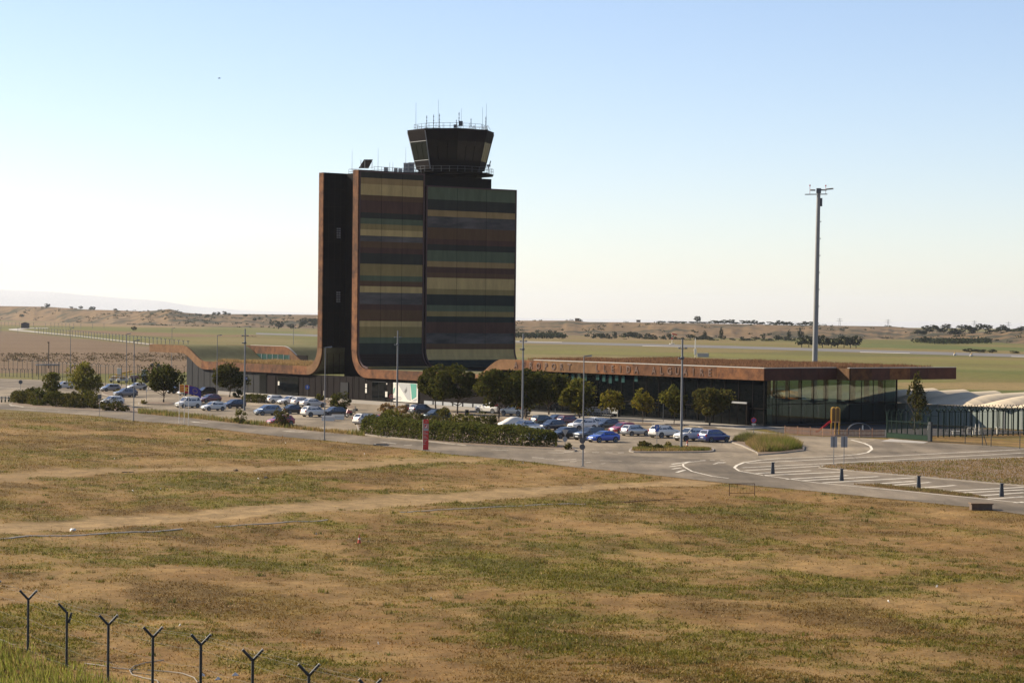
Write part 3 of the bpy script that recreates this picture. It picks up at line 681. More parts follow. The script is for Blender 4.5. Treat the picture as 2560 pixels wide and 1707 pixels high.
# --- roof and fascia sheets, strip one (t 0..14.3) and strip two (t 14.6..40)
def fascia(parent, line, hw, step, t=0.0, pick=None, name='fascia'):
    f = obj(name, ribbon(MB(), line, (lambda p: (hw(p) if callable(hw) else hw) - .05), t + .1, t + .35), M['rust_dark'], parent)
    panels(line, hw, t - .04, t + .14, step, f, rng, pick); return f
fl = fascia(term, SA, hwA, 6.5)
fr = fascia(term, SBh, hwB, 7.0)
obj('roof', ribbon(MB(), SA, lambda p: hwA(p) - .04, .35, 14.35), M['zinc'], term)
obj('roof', ribbon(MB(), SBh, lambda p: hwB(p) - .04, .35, 14.5), M['zinc'], term)
S2 = dense([(-178, 8.1), (-155.6, 8.1)] + smooth_s((-155.4, 8.1), (-146.8, 5.05)) + [(-121, 5.0)])
f2 = fascia(term, S2, .80, 5.5, 14.6)
obj('roof', ribbon(MB(), S2, .76, 14.95, 35), M['zinc'], term)
obj('roof', ribbon(MB(), [(-103, 4.95), (-69.5, 4.95)] + smooth_s((-69.5, 4.95), (-62.3, 7.53)) + [(2.7, 7.53)], lambda p: 0.8, 14.6, 37.1), M['clad'], term)
# return of the fascia round the east end
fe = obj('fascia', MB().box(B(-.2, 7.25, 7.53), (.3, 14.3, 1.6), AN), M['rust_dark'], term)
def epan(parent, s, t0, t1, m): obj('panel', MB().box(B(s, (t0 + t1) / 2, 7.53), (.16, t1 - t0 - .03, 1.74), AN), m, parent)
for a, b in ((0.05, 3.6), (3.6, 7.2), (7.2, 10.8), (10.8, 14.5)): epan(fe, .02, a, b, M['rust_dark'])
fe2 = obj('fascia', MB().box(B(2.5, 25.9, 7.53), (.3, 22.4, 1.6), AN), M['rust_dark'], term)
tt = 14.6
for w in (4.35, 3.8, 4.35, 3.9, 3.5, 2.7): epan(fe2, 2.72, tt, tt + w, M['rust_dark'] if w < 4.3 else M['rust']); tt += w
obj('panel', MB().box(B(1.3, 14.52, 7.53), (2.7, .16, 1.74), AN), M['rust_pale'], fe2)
cp = obj('coping', MB().box(B(-27, .25, 8.46), (54, .5, .12), AN), M['coping'], term)
obj('coping', MB().box(B(-.1, 7.2, 8.46), (.5, 14.3, .1), AN), M['coping'], term)
obj('coping', MB().box(B(2.55, 25.8, 8.46), (.5, 22.8, .1), AN), M['coping'], term)
obj('coping', ribbon(MB(), [(p[0], p[1] + .84) for p in S2[6:-6]], .04, 14.75, 15.1), M['coping'], term)
# --- walls under the roof
def wallpoly(s0, s1, m, name='wall', z=4.12, t=.45):
    n = max(1, int(abs(s1 - s0) / 1.2)); top = []
    for k in range(n + 1):
        s = s0 + (s1 - s0) * k / n
        zz = 7.2 if s < -170.4 else (7.26 - 3.05 * ((lambda w: w * w * (3 - 2 * w))(min(1, max(0, (s + 170.5) / 9.2)))) if s < -161 else (4.16 if s < -69.5 else (4.12 + 2.58 * (lambda w: w * w * (3 - 2 * w))(min(1, max(0, (s + 69.5) / 7.2))))))
        top.append((s, zz + .1))
    return obj(name, MB().prism([B(s0, t, .05), B(s1, t, .05)] + [B(s, t, zz) for s, zz in reversed(top)], H * .25), m, term)
wallpoly(-169.3, -138.2, M['clad_grey'])
wallpoly(-138.2, -107.6, M['clad_brown'])
wallpoly(-107.5, -90.5, M['clad'])
wallpoly(-90.4, -62, M['clad'])
lw = obj('wall', MB().box(B(-169.2, 7.5, 2.0), (.25, 14, 4.0), AN), M['clad_grey'], term)
for k in range(12):   # vertical cladding joints as raised battens
    s = -167 + k * 2.4; zt = 4.1 if s > -161 else 4.1 + 3.0 * (1 - (lambda w: w * w * (3 - 2 * w))(min(1, max(0, (s + 170.5) / 9.2))))
    obj('batten', MB().box(B(s, .42, zt / 2), (.06, .05, zt), AN), M['clad_grey'], term)
for k in range(22):
    s = -137.5 + k * 2.1
    if -102 < s < -99: continue
    obj('batten', MB().box(B(s, .42, 2.1), (.07, .05, 4.1), AN), M['clad_brown'], term)
def wdoor(s0, s1, z0, z1, m, name='window', fr='steel_dark', mull=1):
    f = obj(name, MB().box(B((s0 + s1) / 2, .40, (z0 + z1) / 2), (abs(s1 - s0), .08, z1 - z0), AN), M[fr], term)
    w = (s1 - s0) / mull
    for k in range(mull): obj('pane', MB().box(B(s0 + w * (k + .5), .345, (z0 + z1) / 2), (abs(w) - .14, .04, z1 - z0 - .16), AN), m, f)
    return f
wdoor(-140.6, -138.0, .12, 4.0, M['pane'], 'door', 'black')
wdoor(-137.6, -134.6, .12, 3.7, M['clad_brown'], 'door', 'clad')
wdoor(-133.8, -126.4, .12, 3.6, M['pane'], 'window', 'clad', 4)
wdoor(-112.0, -109.3, .12, 3.2, M['clad_grey'], 'door', 'clad')
wdoor(-101.6, -97.2, .12, 3.6, M['pane'], 'door', 'black', 2)
for s, z, w, h_ in ((-103.4, 2.75, .5, .75), (-103.4, 1.85, .5, .75), (-96.9, 1.45, .65, .95), (-133.4, 2.3, .5, .75), (-96.8, 3.3, .25, .25)):
    obj('notice', MB().box(B(s, .30, z), (w, .05, h_), AN), M['white'], term)
# banner on the dark wall, printed white and teal
bn = obj('banner', MB().box(B(-90.9 + .0, .28, 1.95), (7.6, .06, 3.3), AN), M['white'], term)
def bpl(pts, m): obj('print', MB().prism([B(s, .245, z) for s, z in pts], -H * .012), m, bn)
bpl([(-89.4, 3.55), (-87.5, 3.55), (-87.5, 1.3), (-88.9, .75), (-89.1, 2.2)], M['teal_print'])
bpl([(-94.6, 1.6), (-94.6, 2.4), (-94.0, 2.9), (-94.3, 1.9)], M['teal_print'])
bpl([(-93.4, 3.55), (-89.5, 3.55), (-89.2, .6), (-90.3, .75)], M['grey_print'])  # grey wedge across the upper middle of the banner
bpl([(-91.3, 2.1), (-90.5, 3.1), (-90.3, 2.2), (-90.9, 1.8)], M['grey_print'])
bpl([(-88.9, .5), (-87.6, .5), (-87.3, 1.1), (-88.0, .9)], M['grey_print'])
for z, w in ((1.08, 2.1), (.82, 2.4), (.58, 2.2)): bpl([(-94.4, z), (-94.4 + w, z), (-94.4 + w, z + .13), (-94.4, z + .13)], M['grey_print'])
bpl([(-94.2, 3.2), (-93.2, 3.2), (-93.2, 3.3), (-94.2, 3.3)], M['grey_print'])
# low white plinth panels along the pavement under the trees
for k in range(8):
    obj('plinth', MB().box(B(-84 + k * 2.9, .34, .45), (2.5, .07, .6), AN), M['grey'], term)
# --- terminal hall: dark glazed front
hall = [(-62, 0)]
for k in range(21):
    s0 = -61.9 + k * 2.95
    obj('window', MB().box(B(s0 + 1.47, .6, 4.62), (2.86, .07, 4.0), AN), M['pane'], term)
    obj('window', MB().box(B(s0 + 1.47, .6, 1.48), (2.86, .07, 2.2), AN), M['pane'], term)
    obj('mullion', MB().box(B(s0, .55, 3.4), (.09, .16, 6.5), AN), M['clad'], term)
obj('transom', MB().box(B(-31, .53, 2.6), (61.9, .14, .12), AN), M['clad'], term)
obj('plinth', MB().box(B(-31, .55, .22), (61.9, .3, .3), AN), M['clad_grey'], term)
obj('wall', MB().box(B(-37, 3.2, 3.35), (50, .2, 6.6), AN), M['clad'], term)
for k in range(13):   # small high lights under the fascia
    if k in (5, 11): continue
    s = -47.5 + k * 1.55
    obj('window', MB().box(B(s, .50, 6.1 - (k % 3) * .12), (.75, .05, .85 + (k % 3) * .2), AN), M['teal'], term)
# entrance vestibule at the corner
vb = obj('entrance', MB().box(B(-8.0, .25, 1.75), (9.0, .5, 3.4), AN), M['clad'], term)
for k in range(5): obj('glass_door', MB().box(B(-11.4 + k * 1.7, -.03, 1.6), (1.5, .05, 2.9), AN), M['pane'], vb)
obj('header', MB().box(B(-8.0, -.05, 3.35), (9.0, .12, .25), AN), M['grey'], vb)
# --- glazed east end: panes on the s = 0 plane
for k in range(11):
    t0 = .35 + k * 2.47
    for z0, z1 in ((.35, 3.15), (3.25, 6.62)):
        obj('window', MB().box(B(-.35, t0 + 1.23, (z0 + z1) / 2), (.05, 2.38, z1 - z0), AN), M['seeglass'], term)
    obj('mullion', MB().box(B(-.35, t0, 3.45), (.12, .08, 6.4), AN), M['clad'], term)
obj('mullion', MB().box(B(-.35, 27.55, 3.45), (.2, .2, 6.5), AN), M['clad'], term)
obj('transom', MB().box(B(-.34, 13.9, 3.2), (.13, 27.2, .10), AN), M['clad'], term)
obj('plinth', MB().box(B(-.3, 13.9, .24), (.2, 27.2, .3), AN), M['clad_grey'], term)
obj('floor', MB().box(B(-14, 15.3, .10), (27, 24, .1), AN), M['clad'], term)
obj('wall', MB().box(B(-27.5, 15.4, 3.35), (.2, 24, 6.6), AN), M['clad'], term)
for k in range(9):  # back wall: columns with daylight between, dark counter below
    obj('column', MB().box(B(-3.6 - k * 2.9, 27.5, 3.4), (.8 if k < 5 else .3, .35, 6.5), AN), M['clad'], term)
obj('counter', MB().box(B(-15, 27.3, 1.5), (29, .3, 2.8), AN), M['clad'], term)
for k in range(9): obj('window', MB().box(B(-2.15 - k * 2.9, 27.62, 4.8), (2.8, .05, 3.6), AN), M['seeglass'], term)
obj('counter', MB().box(B(-9, 14, 1.6), (6, .4, 2.6), AN), M['clad'], term)
obj('kiosk', MB().box(B(-1.7, 1.9, 1.4), (1.0, 1.6, 2.4), AN), M['teal'], term)
# --- upper storey windows of the west wing between the two roof levels
for k in range(6):
    s = -164.6 + k * 2.15
    obj('window', MB().box(B(s, 14.55, 6.55), (2.0, .06, 1.35), AN), M['teal'], term)
    obj('mullion', MB().box(B(s + 1.07, 14.5, 6.55), (.1, .12, 1.4), AN), M['grey'], term)
obj('wall', MB().box(B(-158, 14.8, 6.5), (23, .2, 1.5), AN), M['clad_brown'], term)
# --- letters on the fascia
def letters(text, s0, s1, zc, hgt, parent):
    chars = [c for c in text]; st = (s1 - s0) / len(chars)
    for i, ch in enumerate(chars):
        if ch == ' ': continue
        base = bpy.data.curves.new('letter', 'FONT'); base.body = ch; base.size = hgt * 1.42; base.align_x = 'CENTER'; base.extrude = .03; base.resolution_u = 2
        tmp = bpy.data.objects.new('tmp', base); COL.objects.link(tmp)
        dg = bpy.context.evaluated_depsgraph_get(); me = bpy.data.meshes.new_from_object(tmp.evaluated_get(dg))
        base.fill_mode = 'NONE'; base.extrude = 0; base.bevel_depth = .05; base.bevel_resolution = 0
        dg.update(); me2 = bpy.data.meshes.new_from_object(tmp.evaluated_get(dg))
        bpy.data.objects.remove(tmp)
        Mx = Matrix.Translation(B(s0 + st * (i + .5), -.075, zc - hgt / 2)) @ Matrix(((N.x, 0, -H.x, 0), (N.y, 0, -H.y, 0), (0, 1, 0, 0), (0, 0, 0, 1)))
        for m_, mm in ((me, 'rust_letter'), (me2, 'letter_edge')): m_.transform(Mx); m_.materials.clear()
        o = link('letter', me, parent, M['rust_letter']); o2 = link('letter_edge', me2, parent, M['letter_edge'])
        for q in (o, o2): q.matrix_parent_inverse = Matrix.Identity(4)
letters('AEROPORT', -59.6, -43.6, 7.52, 1.05, fr)
letters('LLEIDA', -38.6, -27.2, 7.52, 1.05, fr)
letters('ALGUAIRE', -25.0, -10.6, 7.52, 1.05, fr)

# ------------------------------------------------------------------ CONTROL TOWER
obj('slab', ribbon(MB(), SAv, .58, .2, 34), M['clad'], tower)
fa = obj('edge_band', ribbon(MB(), SAv, .58, .1, .2), M['rust_dark'], tower); panels(SAv, .74, -.04, .14, 7.2, fa, rng, lambda p: M['rust'])
obj('slab', ribbon(MB(), SBv, .70, .2, 14.5), M['clad'], tower)
fb = obj('edge_band', ribbon(MB(), SBv, .70, .1, .2), M['rust_dark'], tower); panels(SBv, .86, -.04, .14, 6.6, fb, rng, lambda p: M['rust'])
obj('slab', ribbon(MB(), [(-106.95, 39.1), (-106.95, 9.0)], .70, 14.9, 35.5), M['clad'], tower)
core = obj('core', MB().hexa([B(-117.9, 5, 0), B(-107.8, 5, 0), B(-107.8, 31, 0), B(-117.9, 36, 0), B(-117.9, 5, 41.2), B(-107.8, 5, 41.2), B(-107.8, 31, 41.2), B(-117.9, 36, 41.2)]), M['clad'], tower)
obj('parapet', MB().box(B(-112.8, 5.2, 41.3), (10.2, .3, .35), AN), M['clad'], tower)
for k in range(11): obj('seam', MB().box(B(-117.93, 2.5, 6 + k * 3.25), (.04, 4.9, .05), AN), M['seam'], tower)
for tk in (1.3, 2.6, 3.9): obj('seam', MB().box(B(-117.93, tk, 22), (.05, .05, 38.5), AN), M['seam'], tower)
# two slit windows with louvres on the inner face of the west slab
for (x0, y0, x1, y1) in ((840, 569, 852, 597), (839, 728, 851, 757)):
    ta, za = onside(x0, y0, -117.9); tb, zb = onside(x1, y1, -117.9)
    wdw = obj('window', MB().box(B(-117.88, (ta + tb) / 2, (za + zb) / 2), (.12, tb - ta, za - zb), AN), M['clad_brown'], tower)
    for k in range(2):
        for j in range(5):
            obj('louvre', MB().box(B(-117.80, ta + (tb - ta) * (.28 + .44 * k), zb + (za - zb) * (.1 + .2 * j)), (.06, (tb - ta) * .34, (za - zb) * .13), AN), M['grey'], wdw)
# striped louvre facades, each band its own set of slats
SW = {'k': (0.155, 0.128, 0.060), 't': (0.105, 0.080, 0.038), 'o': (0.090, 0.076, 0.034), 'b': (0.044, 0.030, 0.0175), 'r': (0.033, 0.0215, 0.017), 'd': (0.023, 0.0245, 0.021), 'g': (0.046, 0.056, 0.038), 'w': (0.060, 0.055, 0.055), 's': (0.019, 0.0235, 0.0215), 'n': (0.020, 0.014, 0.012)}
for k_, c_ in SW.items():
    if k_ == 'w': M['band_w'] = mat('band_weathered_wood', (0.040, 0.030, 0.024), 0.8, var=0.35, scale=0.35, col2=(0.125, 0.100, 0.082), sx=(.35, .35, 1.6))
    else: M['band_' + k_] = mat('band_' + k_, tuple(v * q for v, q in zip(c_, (2.95, 2.5, 2.2) if k_ in 'kto' else (2.7, 2.2, 2.0) if k_ in 'br' else (2.3, 2.15, 1.85) if k_ == 'g' else (1.8, 1.6, 1.45))), 0.8, var=0.15, scale=0.9, spec=0.03, sx=(1, 1, .25))
BB = [(675, 'd'), (725, 't'), (780, 'k'), (878, 'b'), (925, 'r'), (1035, 'd'), (1085, 'g'), (1135, 'o'), (1185, 'k'), (1240, 'w'), (1290, 'b'), (1345, 'r'), (1395, 'd'), (1490, 'o'), (1595, 'g'), (1643, 'b'), (1690, 'k'), (1746, 'w'), (1850, 'r'), (1900, 'b'), (2000, 'k'), (2050, 'o'), (2145, 'g'), (2198, 's'), (2295, 'n'), (2405, 'o'), (2440, None)]
CC = [(806, 'g'), (915, 'd'), (1010, 't'), (1065, 'w'), (1165, 'b'), (1265, 'r'), (1315, 'd'), (1368, 'g'), (1465, 't'), (1515, 'r'), (1566, 'b'), (1611, 'k'), (1711, 'o'), (1760, 's'), (1856, 'g'), (1910, 'o'), (1956, 's'), (2006, 'r'), (2105, 'w'), (2200, 'b'), (2250, 'k'), (2345, 's'), (2385, 's'), (2480, None)]
def facade(bands, ztop, per, zy0, t0, t1, sf, zarc, rarc, name):
    fc = obj(name, MB().box(B(sf - .05, (t0 + t1) / 2, (ztop + zarc) / 2), (.1, t1 - t0, ztop - zarc), AN), M['clad'], tower)
    def point(z):     # surface of the sheet: vertical, then sweeping out into the low roof
        if z >= zarc: return (sf, z, (1, 0))
        q = min(1.0, (zarc - z) / rarc); a = math.asin(q)
        return (sf + rarc * (1 - math.cos(a)), zarc - rarc * q, (math.cos(a), math.sin(a)))
    for (a, c), (b, _) in zip(bands[:-1], bands[1:]):
        z1 = ztop - (a - zy0) * per; z0 = max(zarc - rarc + .02, ztop - (b - zy0) * per)
        if z1 <= z0: continue
        n = max(2, int(round((z1 - z0) / .27))); mb = MB()
        for k in range(n):      # each slat leans out at its lower edge
            za = z0 + (z1 - z0) * k / n; zb = z0 + (z1 - z0) * (k + 1) / n
            pa, pb = point(za), point(zb); ea, eb = .10, .03
            q = [(pa[0] + pa[2][0] * ea, pa[1] + pa[2][1] * ea), (pb[0] + pb[2][0] * eb, pb[1] + pb[2][1] * eb), (pb[0] + .005, pb[1]), (pa[0] + .005, pa[1])]
            mb.prism([B(s, t0, z) for s, z in q], H * (t1 - t0))
        obj('band', mb, M['band_' + c], fc)
    # joints between the panel columns and dark frame
    for k in (1, 2):
        tk = t0 + (t1 - t0) * k / 3; obj('joint', MB().box(B(sf + .085, tk, (ztop + zarc) / 2), (.04, .025, ztop - zarc), AN), M['clad_brown'], fc)
    obj('frame', MB().box(B(sf + .05, (t0 + t1) / 2, ztop + .12), (.32, t1 - t0 + .5, .24), AN), M['trim'], fc)
    fl_ = [(point(z)[0] + .06, point(z)[1]) for z in [ztop] + [zarc - rarc * k / 10 for k in range(11)]]
    for tk in (t0 - .14, t1 + .14):
        obj('frame', ribbon(MB(), fl_, .14, tk - .13, tk + .13), M['trim'], fc)
    return fc
facade(BB, 41.13, .02022, 675, .45, 14.2, -106.17, 9.2, 3.3, 'facade')
facade(CC, 39.05, .02066, 806, 15.15, 35.4, -106.17, 9.2, 3.3, 'facade')
# roof deck, cab
M['cabblind'] = mat('cab_blind_glass', (0.022, 0.020, 0.018), 0.15, spec=0.3, var=0.2, scale=0.8)
cc = B(-113, 25.2); VA = [-(34 + 45 * k) for k in range(8)]
def ring(R_, z): return [(cc.x + R_ * math.cos(rad(a)), cc.y + R_ * math.sin(rad(a)), z) for a in VA]
obj('deck', MB().add(ring(8.1, 41.75) + ring(8.35, 42.15), [tuple(range(8)), tuple(range(15, 7, -1))] + [(k, (k + 1) % 8, 8 + (k + 1) % 8, 8 + k) for k in range(8)]), M['clad_brown'], tower)
obj('cab_base', MB().add(ring(6.0, 41.2) + ring(6.2, 43.0), [tuple(range(8)), tuple(range(15, 7, -1))] + [(k, (k + 1) % 8, 8 + (k + 1) % 8, 8 + k) for k in range(8)]), M['clad'], tower)
lv = [(6.45, 42.75), (6.90, 44.4), (7.75, 47.9), (8.25, 49.75), (8.3, 50.15)]
cab = obj('control_cab', MB().add(ring(lv[0][0], lv[0][1]) + ring(lv[1][0], lv[1][1]), [(k, (k + 1) % 8, 8 + (k + 1) % 8, 8 + k) for k in range(8)] + [tuple(range(8))]), M['clad_brown'], tower)
obj('cab_roof', MB().add(ring(lv[2][0], lv[2][1]) + ring(lv[3][0], lv[3][1]) + ring(lv[4][0], lv[4][1]), [(k, (k + 1) % 8, 8 + (k + 1) % 8, 8 + k) for k in range(8)] + [(8 + k, 8 + (k + 1) % 8, 16 + (k + 1) % 8, 16 + k) for k in range(8)] + [tuple(range(8)), tuple(range(16, 24))]), M['clad_brown'], cab)
ra, rb = ring(*lv[1]), ring(*lv[2])
for k in range(8):
    a0, a1, b0, b1 = (Vector(q) for q in (ra[k], ra[(k + 1) % 8], rb[k], rb[(k + 1) % 8]))
    for j in range(3):
        u0, u1 = j / 3 + .012, (j + 1) / 3 - .012
        p = [a0.lerp(a1, u0), a0.lerp(a1, u1), b0.lerp(b1, u1), b0.lerp(b1, u0)]
        obj('window', MB().add(p, [(0, 1, 2, 3)]), M['cabglass' if k not in (0, 7) else 'cabblind'], cab)
    obj('corner_post', MB().tube([Vector(ring(*lv[0])[k]), Vector(ra[k]), Vector(rb[k]), Vector(ring(*lv[3])[k])], .09, 5), M['grey'] if k in (2, 3) else M['clad'], cab)
for k in (2,):
    for z, R_ in ((44.4, 6.95), (47.9, 7.8)):
        r_ = ring(R_, z); obj('rail', MB().tube([r_[k], r_[(k + 1) % 8]], .06, 5), M['grey'], cab)
for R_, z0, z1, nm in ((7.0, 50.15, 51.25, 'railing'), (8.2, 42.15, 43.2, 'railing')):
    mb = MB(); r0, r1 = ring(R_, z0), ring(R_, z1)
    for k in range(8):
        for j in range(4):
            p = Vector(r0[k]).lerp(Vector(r0[(k + 1) % 8]), j / 4); mb.tube([p, p + Vector((0, 0, z1 - z0))], .035, 4)
        for w in (.5, 1.0): mb.tube([Vector(r0[k]) + Vector((0, 0, (z1 - z0) * w)), Vector(r0[(k + 1) % 8]) + Vector((0, 0, (z1 - z0) * w))], .028, 4)
    obj(nm, mb, M['steel_dark'], tower)
for x, ytop, w in ((388, 110, 0), (753, 60, 0), (1128, 200, 0), (1475, 185, 0), (1537, 125, 0), (565, 320, 1), (678, 305, 1), (773, 290, 1), (1092, 265, 2), (1288, 370, 1), (1530, 340, 1), (850, 450, 0), (1050, 390, 1), (1338, 500, 1), (1562, 545, 1)):
    D = 430 + (x % 7) - 3; a = at(980 + x / 6.53, 240 + 570 / 6.53, D); b_ = at(980 + x / 6.53, 240 + ytop / 6.53, D); a.z = 50.1; b_.x = a.x
    mb = MB().tube([a, b_], [.035 if w == 0 else .06, .02 if w == 0 else .05], 5)
    if w:
        L = b_.z - a.z
        for q in (.45, .62, .85): mb.tube([a.lerp(b_, q), a.lerp(b_, q + .06)], .10, 6)
        mb.tube([a + Vector((-.5, 0, 0)), a + Vector((0, 0, .9))], .03, 4); mb.tube([a + Vector((.5, 0, 0)), a + Vector((0, 0, .9))], .03, 4)
    if w == 2: mb.box(a + Vector((.35, 0, 1.1)), (.7, .5, .9)); mb.box(a + Vector((-.7, 0, .6)), (.6, .4, .6))
    obj('antenna', mb, M['steel_dark'], tower)
# roof plant on the west part: solar panel, air conditioners, railings, whip aerials
p0 = at(905, 422, 419); obj('solar_panel', MB().prism([at(897, 420, 420), at(921, 421, 420), at(932, 399, 423), at(910, 399, 423)], (0, .15, -.05)), M['clad'], tower)
for x in (902, 912, 930): q = at(x, 422, 420); obj('strut', MB().tube([q, q + Vector((0, 0, 1.6))], .05, 4), M['steel'], tower)
for (x0, x1, yt, D) in ((1009, 1022, 408, 421), (1021, 1036, 407, 421.5)):
    a, b_ = at(x0, 431, D), at(x1, yt, D); u = obj('air_conditioner', MB().box(((a.x + b_.x) / 2, D, (a.z + b_.z) / 2), (b_.x - a.x, .9, b_.z - a.z)), M['coping'], tower)
    for k in range(2): obj('fan_grille', MB().box(((a.x + b_.x) / 2, D - .46, a.z + (b_.z - a.z) * (.3 + .4 * k)), ((b_.x - a.x) * .6, .05, (b_.z - a.z) * .28)), M['steel'], u)
for x0, x1, yt in ((960, 970, 419), (985, 994, 421), (996, 1006, 422)):
    a, b_ = at(x0, 432, 421), at(x1, yt, 421); obj('roof_vent', MB().box(((a.x + b_.x) / 2, 421, (a.z + b_.z) / 2), (b_.x - a.x, .8, b_.z - a.z)), M['coping'], tower)
mb = MB(); z0 = 41.2
for k in range(12):
    p = B(-117.5 + .0, 5.3 + k * .9, z0); mb.tube([p, p + Vector((0, 0, 1.1))], .03, 4)
for k in range(14):
    p = B(-109, 5.3 + k * .8, z0); mb.tube([p, p + Vector((0, 0, 1.25))], .03, 4)
for z in (.6, 1.1):
    mb.tube([B(-117.5, 5.3, z0 + z), B(-117.5, 15.5, z0 + z)], .028, 4); mb.tube([B(-109, 5.3, z0 + z + .1), B(-109, 15.8, z0 + z + .1)], .028, 4); mb.tube([B(-117.5, 5.3, z0 + z), B(-109, 5.3, z0 + z)], .028, 4)
obj('railing', mb, M['steel_dark'], tower)
for x, yt in ((880, 375), (945, 370), (1014, 368), (974, 406), (982, 405)):
    a = at(x, 428, 420); b_ = at(x, yt, 420); b_.x = a.x; obj('whip_aerial', MB().tube([a, b_], [.035, .015], 4), M['steel_dark'], tower)
a = at(1220, 424, 425); obj('camera_arm', MB().tube([a, a + Vector((.5, 0, 1.6))], .1, 5).box(a + Vector((.1, 0, .7)), (.7, .4, .4)), M['steel'], tower)

# ================================================================== VEHICLES
# x forward, y left, origin on the ground under the middle
KINDS = {  # length, width, height, belt, cowl x, roof front x, roof rear x, tail glass base x, tail deck?, hood front z, wheel radius
 'hatch':  dict(L=3.95, W=1.70, H=1.46, belt=.92, cowl=.98, rf=.22, rr=-1.42, tb=-1.84, hood=.72, wr=.31, wf=1.22, wb=-1.24),
 'sedan':  dict(L=4.50, W=1.78, H=1.45, belt=.92, cowl=1.00, rf=.22, rr=-.95, tb=-1.62, hood=.70, wr=.32, wf=1.38, wb=-1.33),
 'coupe':  dict(L=4.20, W=1.78, H=1.40, belt=.93, cowl=1.00, rf=.15, rr=-.95, tb=-1.90, hood=.72, wr=.33, wf=1.33, wb=-1.27),
 'suv':    dict(L=4.35, W=1.84, H=1.64, belt=1.06, cowl=1.02, rf=.30, rr=-1.55, tb=-2.05, hood=.90, wr=.36, wf=1.35, wb=-1.32),
 'mpv':    dict(L=4.20, W=1.78, H=1.60, belt=1.00, cowl=1.28, rf=.30, rr=-1.60, tb=-1.98, hood=.78, wr=.32, wf=1.32, wb=-1.30),
 'van':    dict(L=4.15, W=1.80, H=1.80, belt=1.08, cowl=1.18, rf=.52, rr=-1.90, tb=-2.03, hood=.86, wr=.32, wf=1.28, wb=-1.32),
 'estate': dict(L=4.60, W=1.80, H=1.52, belt=.95, cowl=1.05, rf=.30, rr=-1.80, tb=-2.20, hood=.74, wr=.33, wf=1.40, wb=-1.38),
 'pickup': dict(L=5.00, W=1.84, H=1.78, belt=1.10, cowl=1.05, rf=.42, rr=-.70, tb=-.90, hood=.98, wr=.39, wf=1.55, wb=-1.50),
}
CARM = {}
def car_parts(kind):
    if kind in CARM: return CARM[kind]
    k = KINDS[kind]; L, Wd, Hh, bl = k['L'], k['W'], k['H'], k['belt']; hl = L / 2; w = Wd / 2; P = []
    zl = .20 if kind not in ('suv', 'pickup') else .26
    # lower body: stations front to rear (x, half width, low z, high z)
    st = [(hl, .62 * w, zl + .18, k['hood'] - .16), (hl - .06, .80 * w, zl + .05, k['hood'] - .05), (hl - .28, .94 * w, zl, k['hood'] + .02), (k['wf'], w, zl, (k['hood'] + bl) / 2 + .05), (k['cowl'], w, zl, bl), (0, w, zl, bl + .01), (k['wb'], w, zl, bl + .03)]
    if kind == 'sedan': st += [(k['tb'], .97 * w, zl, bl + .05), (-hl + .12, .93 * w, zl + .02, bl + .03), (-hl, .78 * w, zl + .16, bl - .10)]
    elif kind == 'pickup': st += [(-hl + .05, w, zl, bl + .0), (-hl, .97 * w, zl + .08, bl - .02)]
    else: st += [(k['tb'] - .02, .96 * w, zl, bl + .03), (-hl + .05, .92 * w, zl + .04, bl - .06), (-hl, .82 * w, zl + .16, bl - .22)]
    mb = MB(); n = 12; vs = []; fs = []
    for x, hw, z0, z1 in st:
        m_ = z0 + (z1 - z0) * .55; half = [(.80 * hw, z0), (.97 * hw, z0 + .08), (hw, m_), (.985 * hw, z1 - .10), (.93 * hw, z1 - .015), (.55 * hw, z1 + .012)]
        vs += [(x, y, z) for y, z in half] + [(x, -y, z) for y, z in reversed(half)]
    for i in range(len(st) - 1):
        for j in range(n): fs.append((i * n + j, i * n + (j + 1) % n, (i + 1) * n + (j + 1) % n, (i + 1) * n + j))
    fs += [tuple(range(n)), tuple((len(st) - 1) * n + j for j in range(n - 1, -1, -1))]
    mb.add(vs, fs); P.append(('body', mb.mesh('body', 40), 'paint'))
    # cabin
    wb_, wt = .92 * w, .74 * w; zc = bl - .02
    bf, br_, tf, tr = k['cowl'], k['tb'], k['rf'], k['rr']
    def cr(x, y, z): return Vector((x, y, z))
    bfL, brL, tfL, trL = cr(bf, wb_, zc), cr(br_, wb_ * .97, zc + .02), cr(tf, wt, Hh - .05), cr(tr, wt * .97, Hh - .07)
    fl = lambda v: Vector((v.x, -v.y, v.z))
    tm = cr((tf + tr) / 2, wt * 1.02, Hh - .02)
    mbc = MB(); vs = [bfL, brL, trL, tm, tfL, fl(bfL), fl(brL), fl(trL), fl(tm), fl(tfL), cr(tf - .05, 0, Hh - .015), cr((tf + tr) / 2, 0, Hh), cr(tr + .05, 0, Hh - .03)]
    mbc.add(vs, [(0, 1, 2, 3, 4), (9, 8, 7, 6, 5), (0, 4, 10, 9, 5), (1, 6, 7, 12, 2), (4, 3, 11, 10), (3, 2, 12, 11), (10, 11, 8, 9), (11, 12, 7, 8)])
    P.append(('cabin', mbc.mesh('cabin', 35), 'paint'))
    def pane(name, a, b, c, d, mu, mv0, mv1, out, u0=0, u1=1):
        def q(u, v): return (a.lerp(b, u)).lerp(d.lerp(c, u), v)
        pts = [q(u0 + mu, mv0), q(u1 - mu, mv0), q(u1 - mu, mv1), q(u0 + mu, mv1)]
        nn = (pts[1] - pts[0]).cross(pts[3] - pts[0]).normalized(); nn = nn if nn.dot(out) > 0 else -nn
        P.append((name, MB().prism([p + nn * .004 for p in pts], nn * .012).mesh(name), 'carglass'))
    X, Y_ = Vector((1, 0, 0)), Vector((0, 1, 0))
    pane('windscreen', bfL, fl(bfL), fl(tfL), tfL, .05, .06, .92, X)
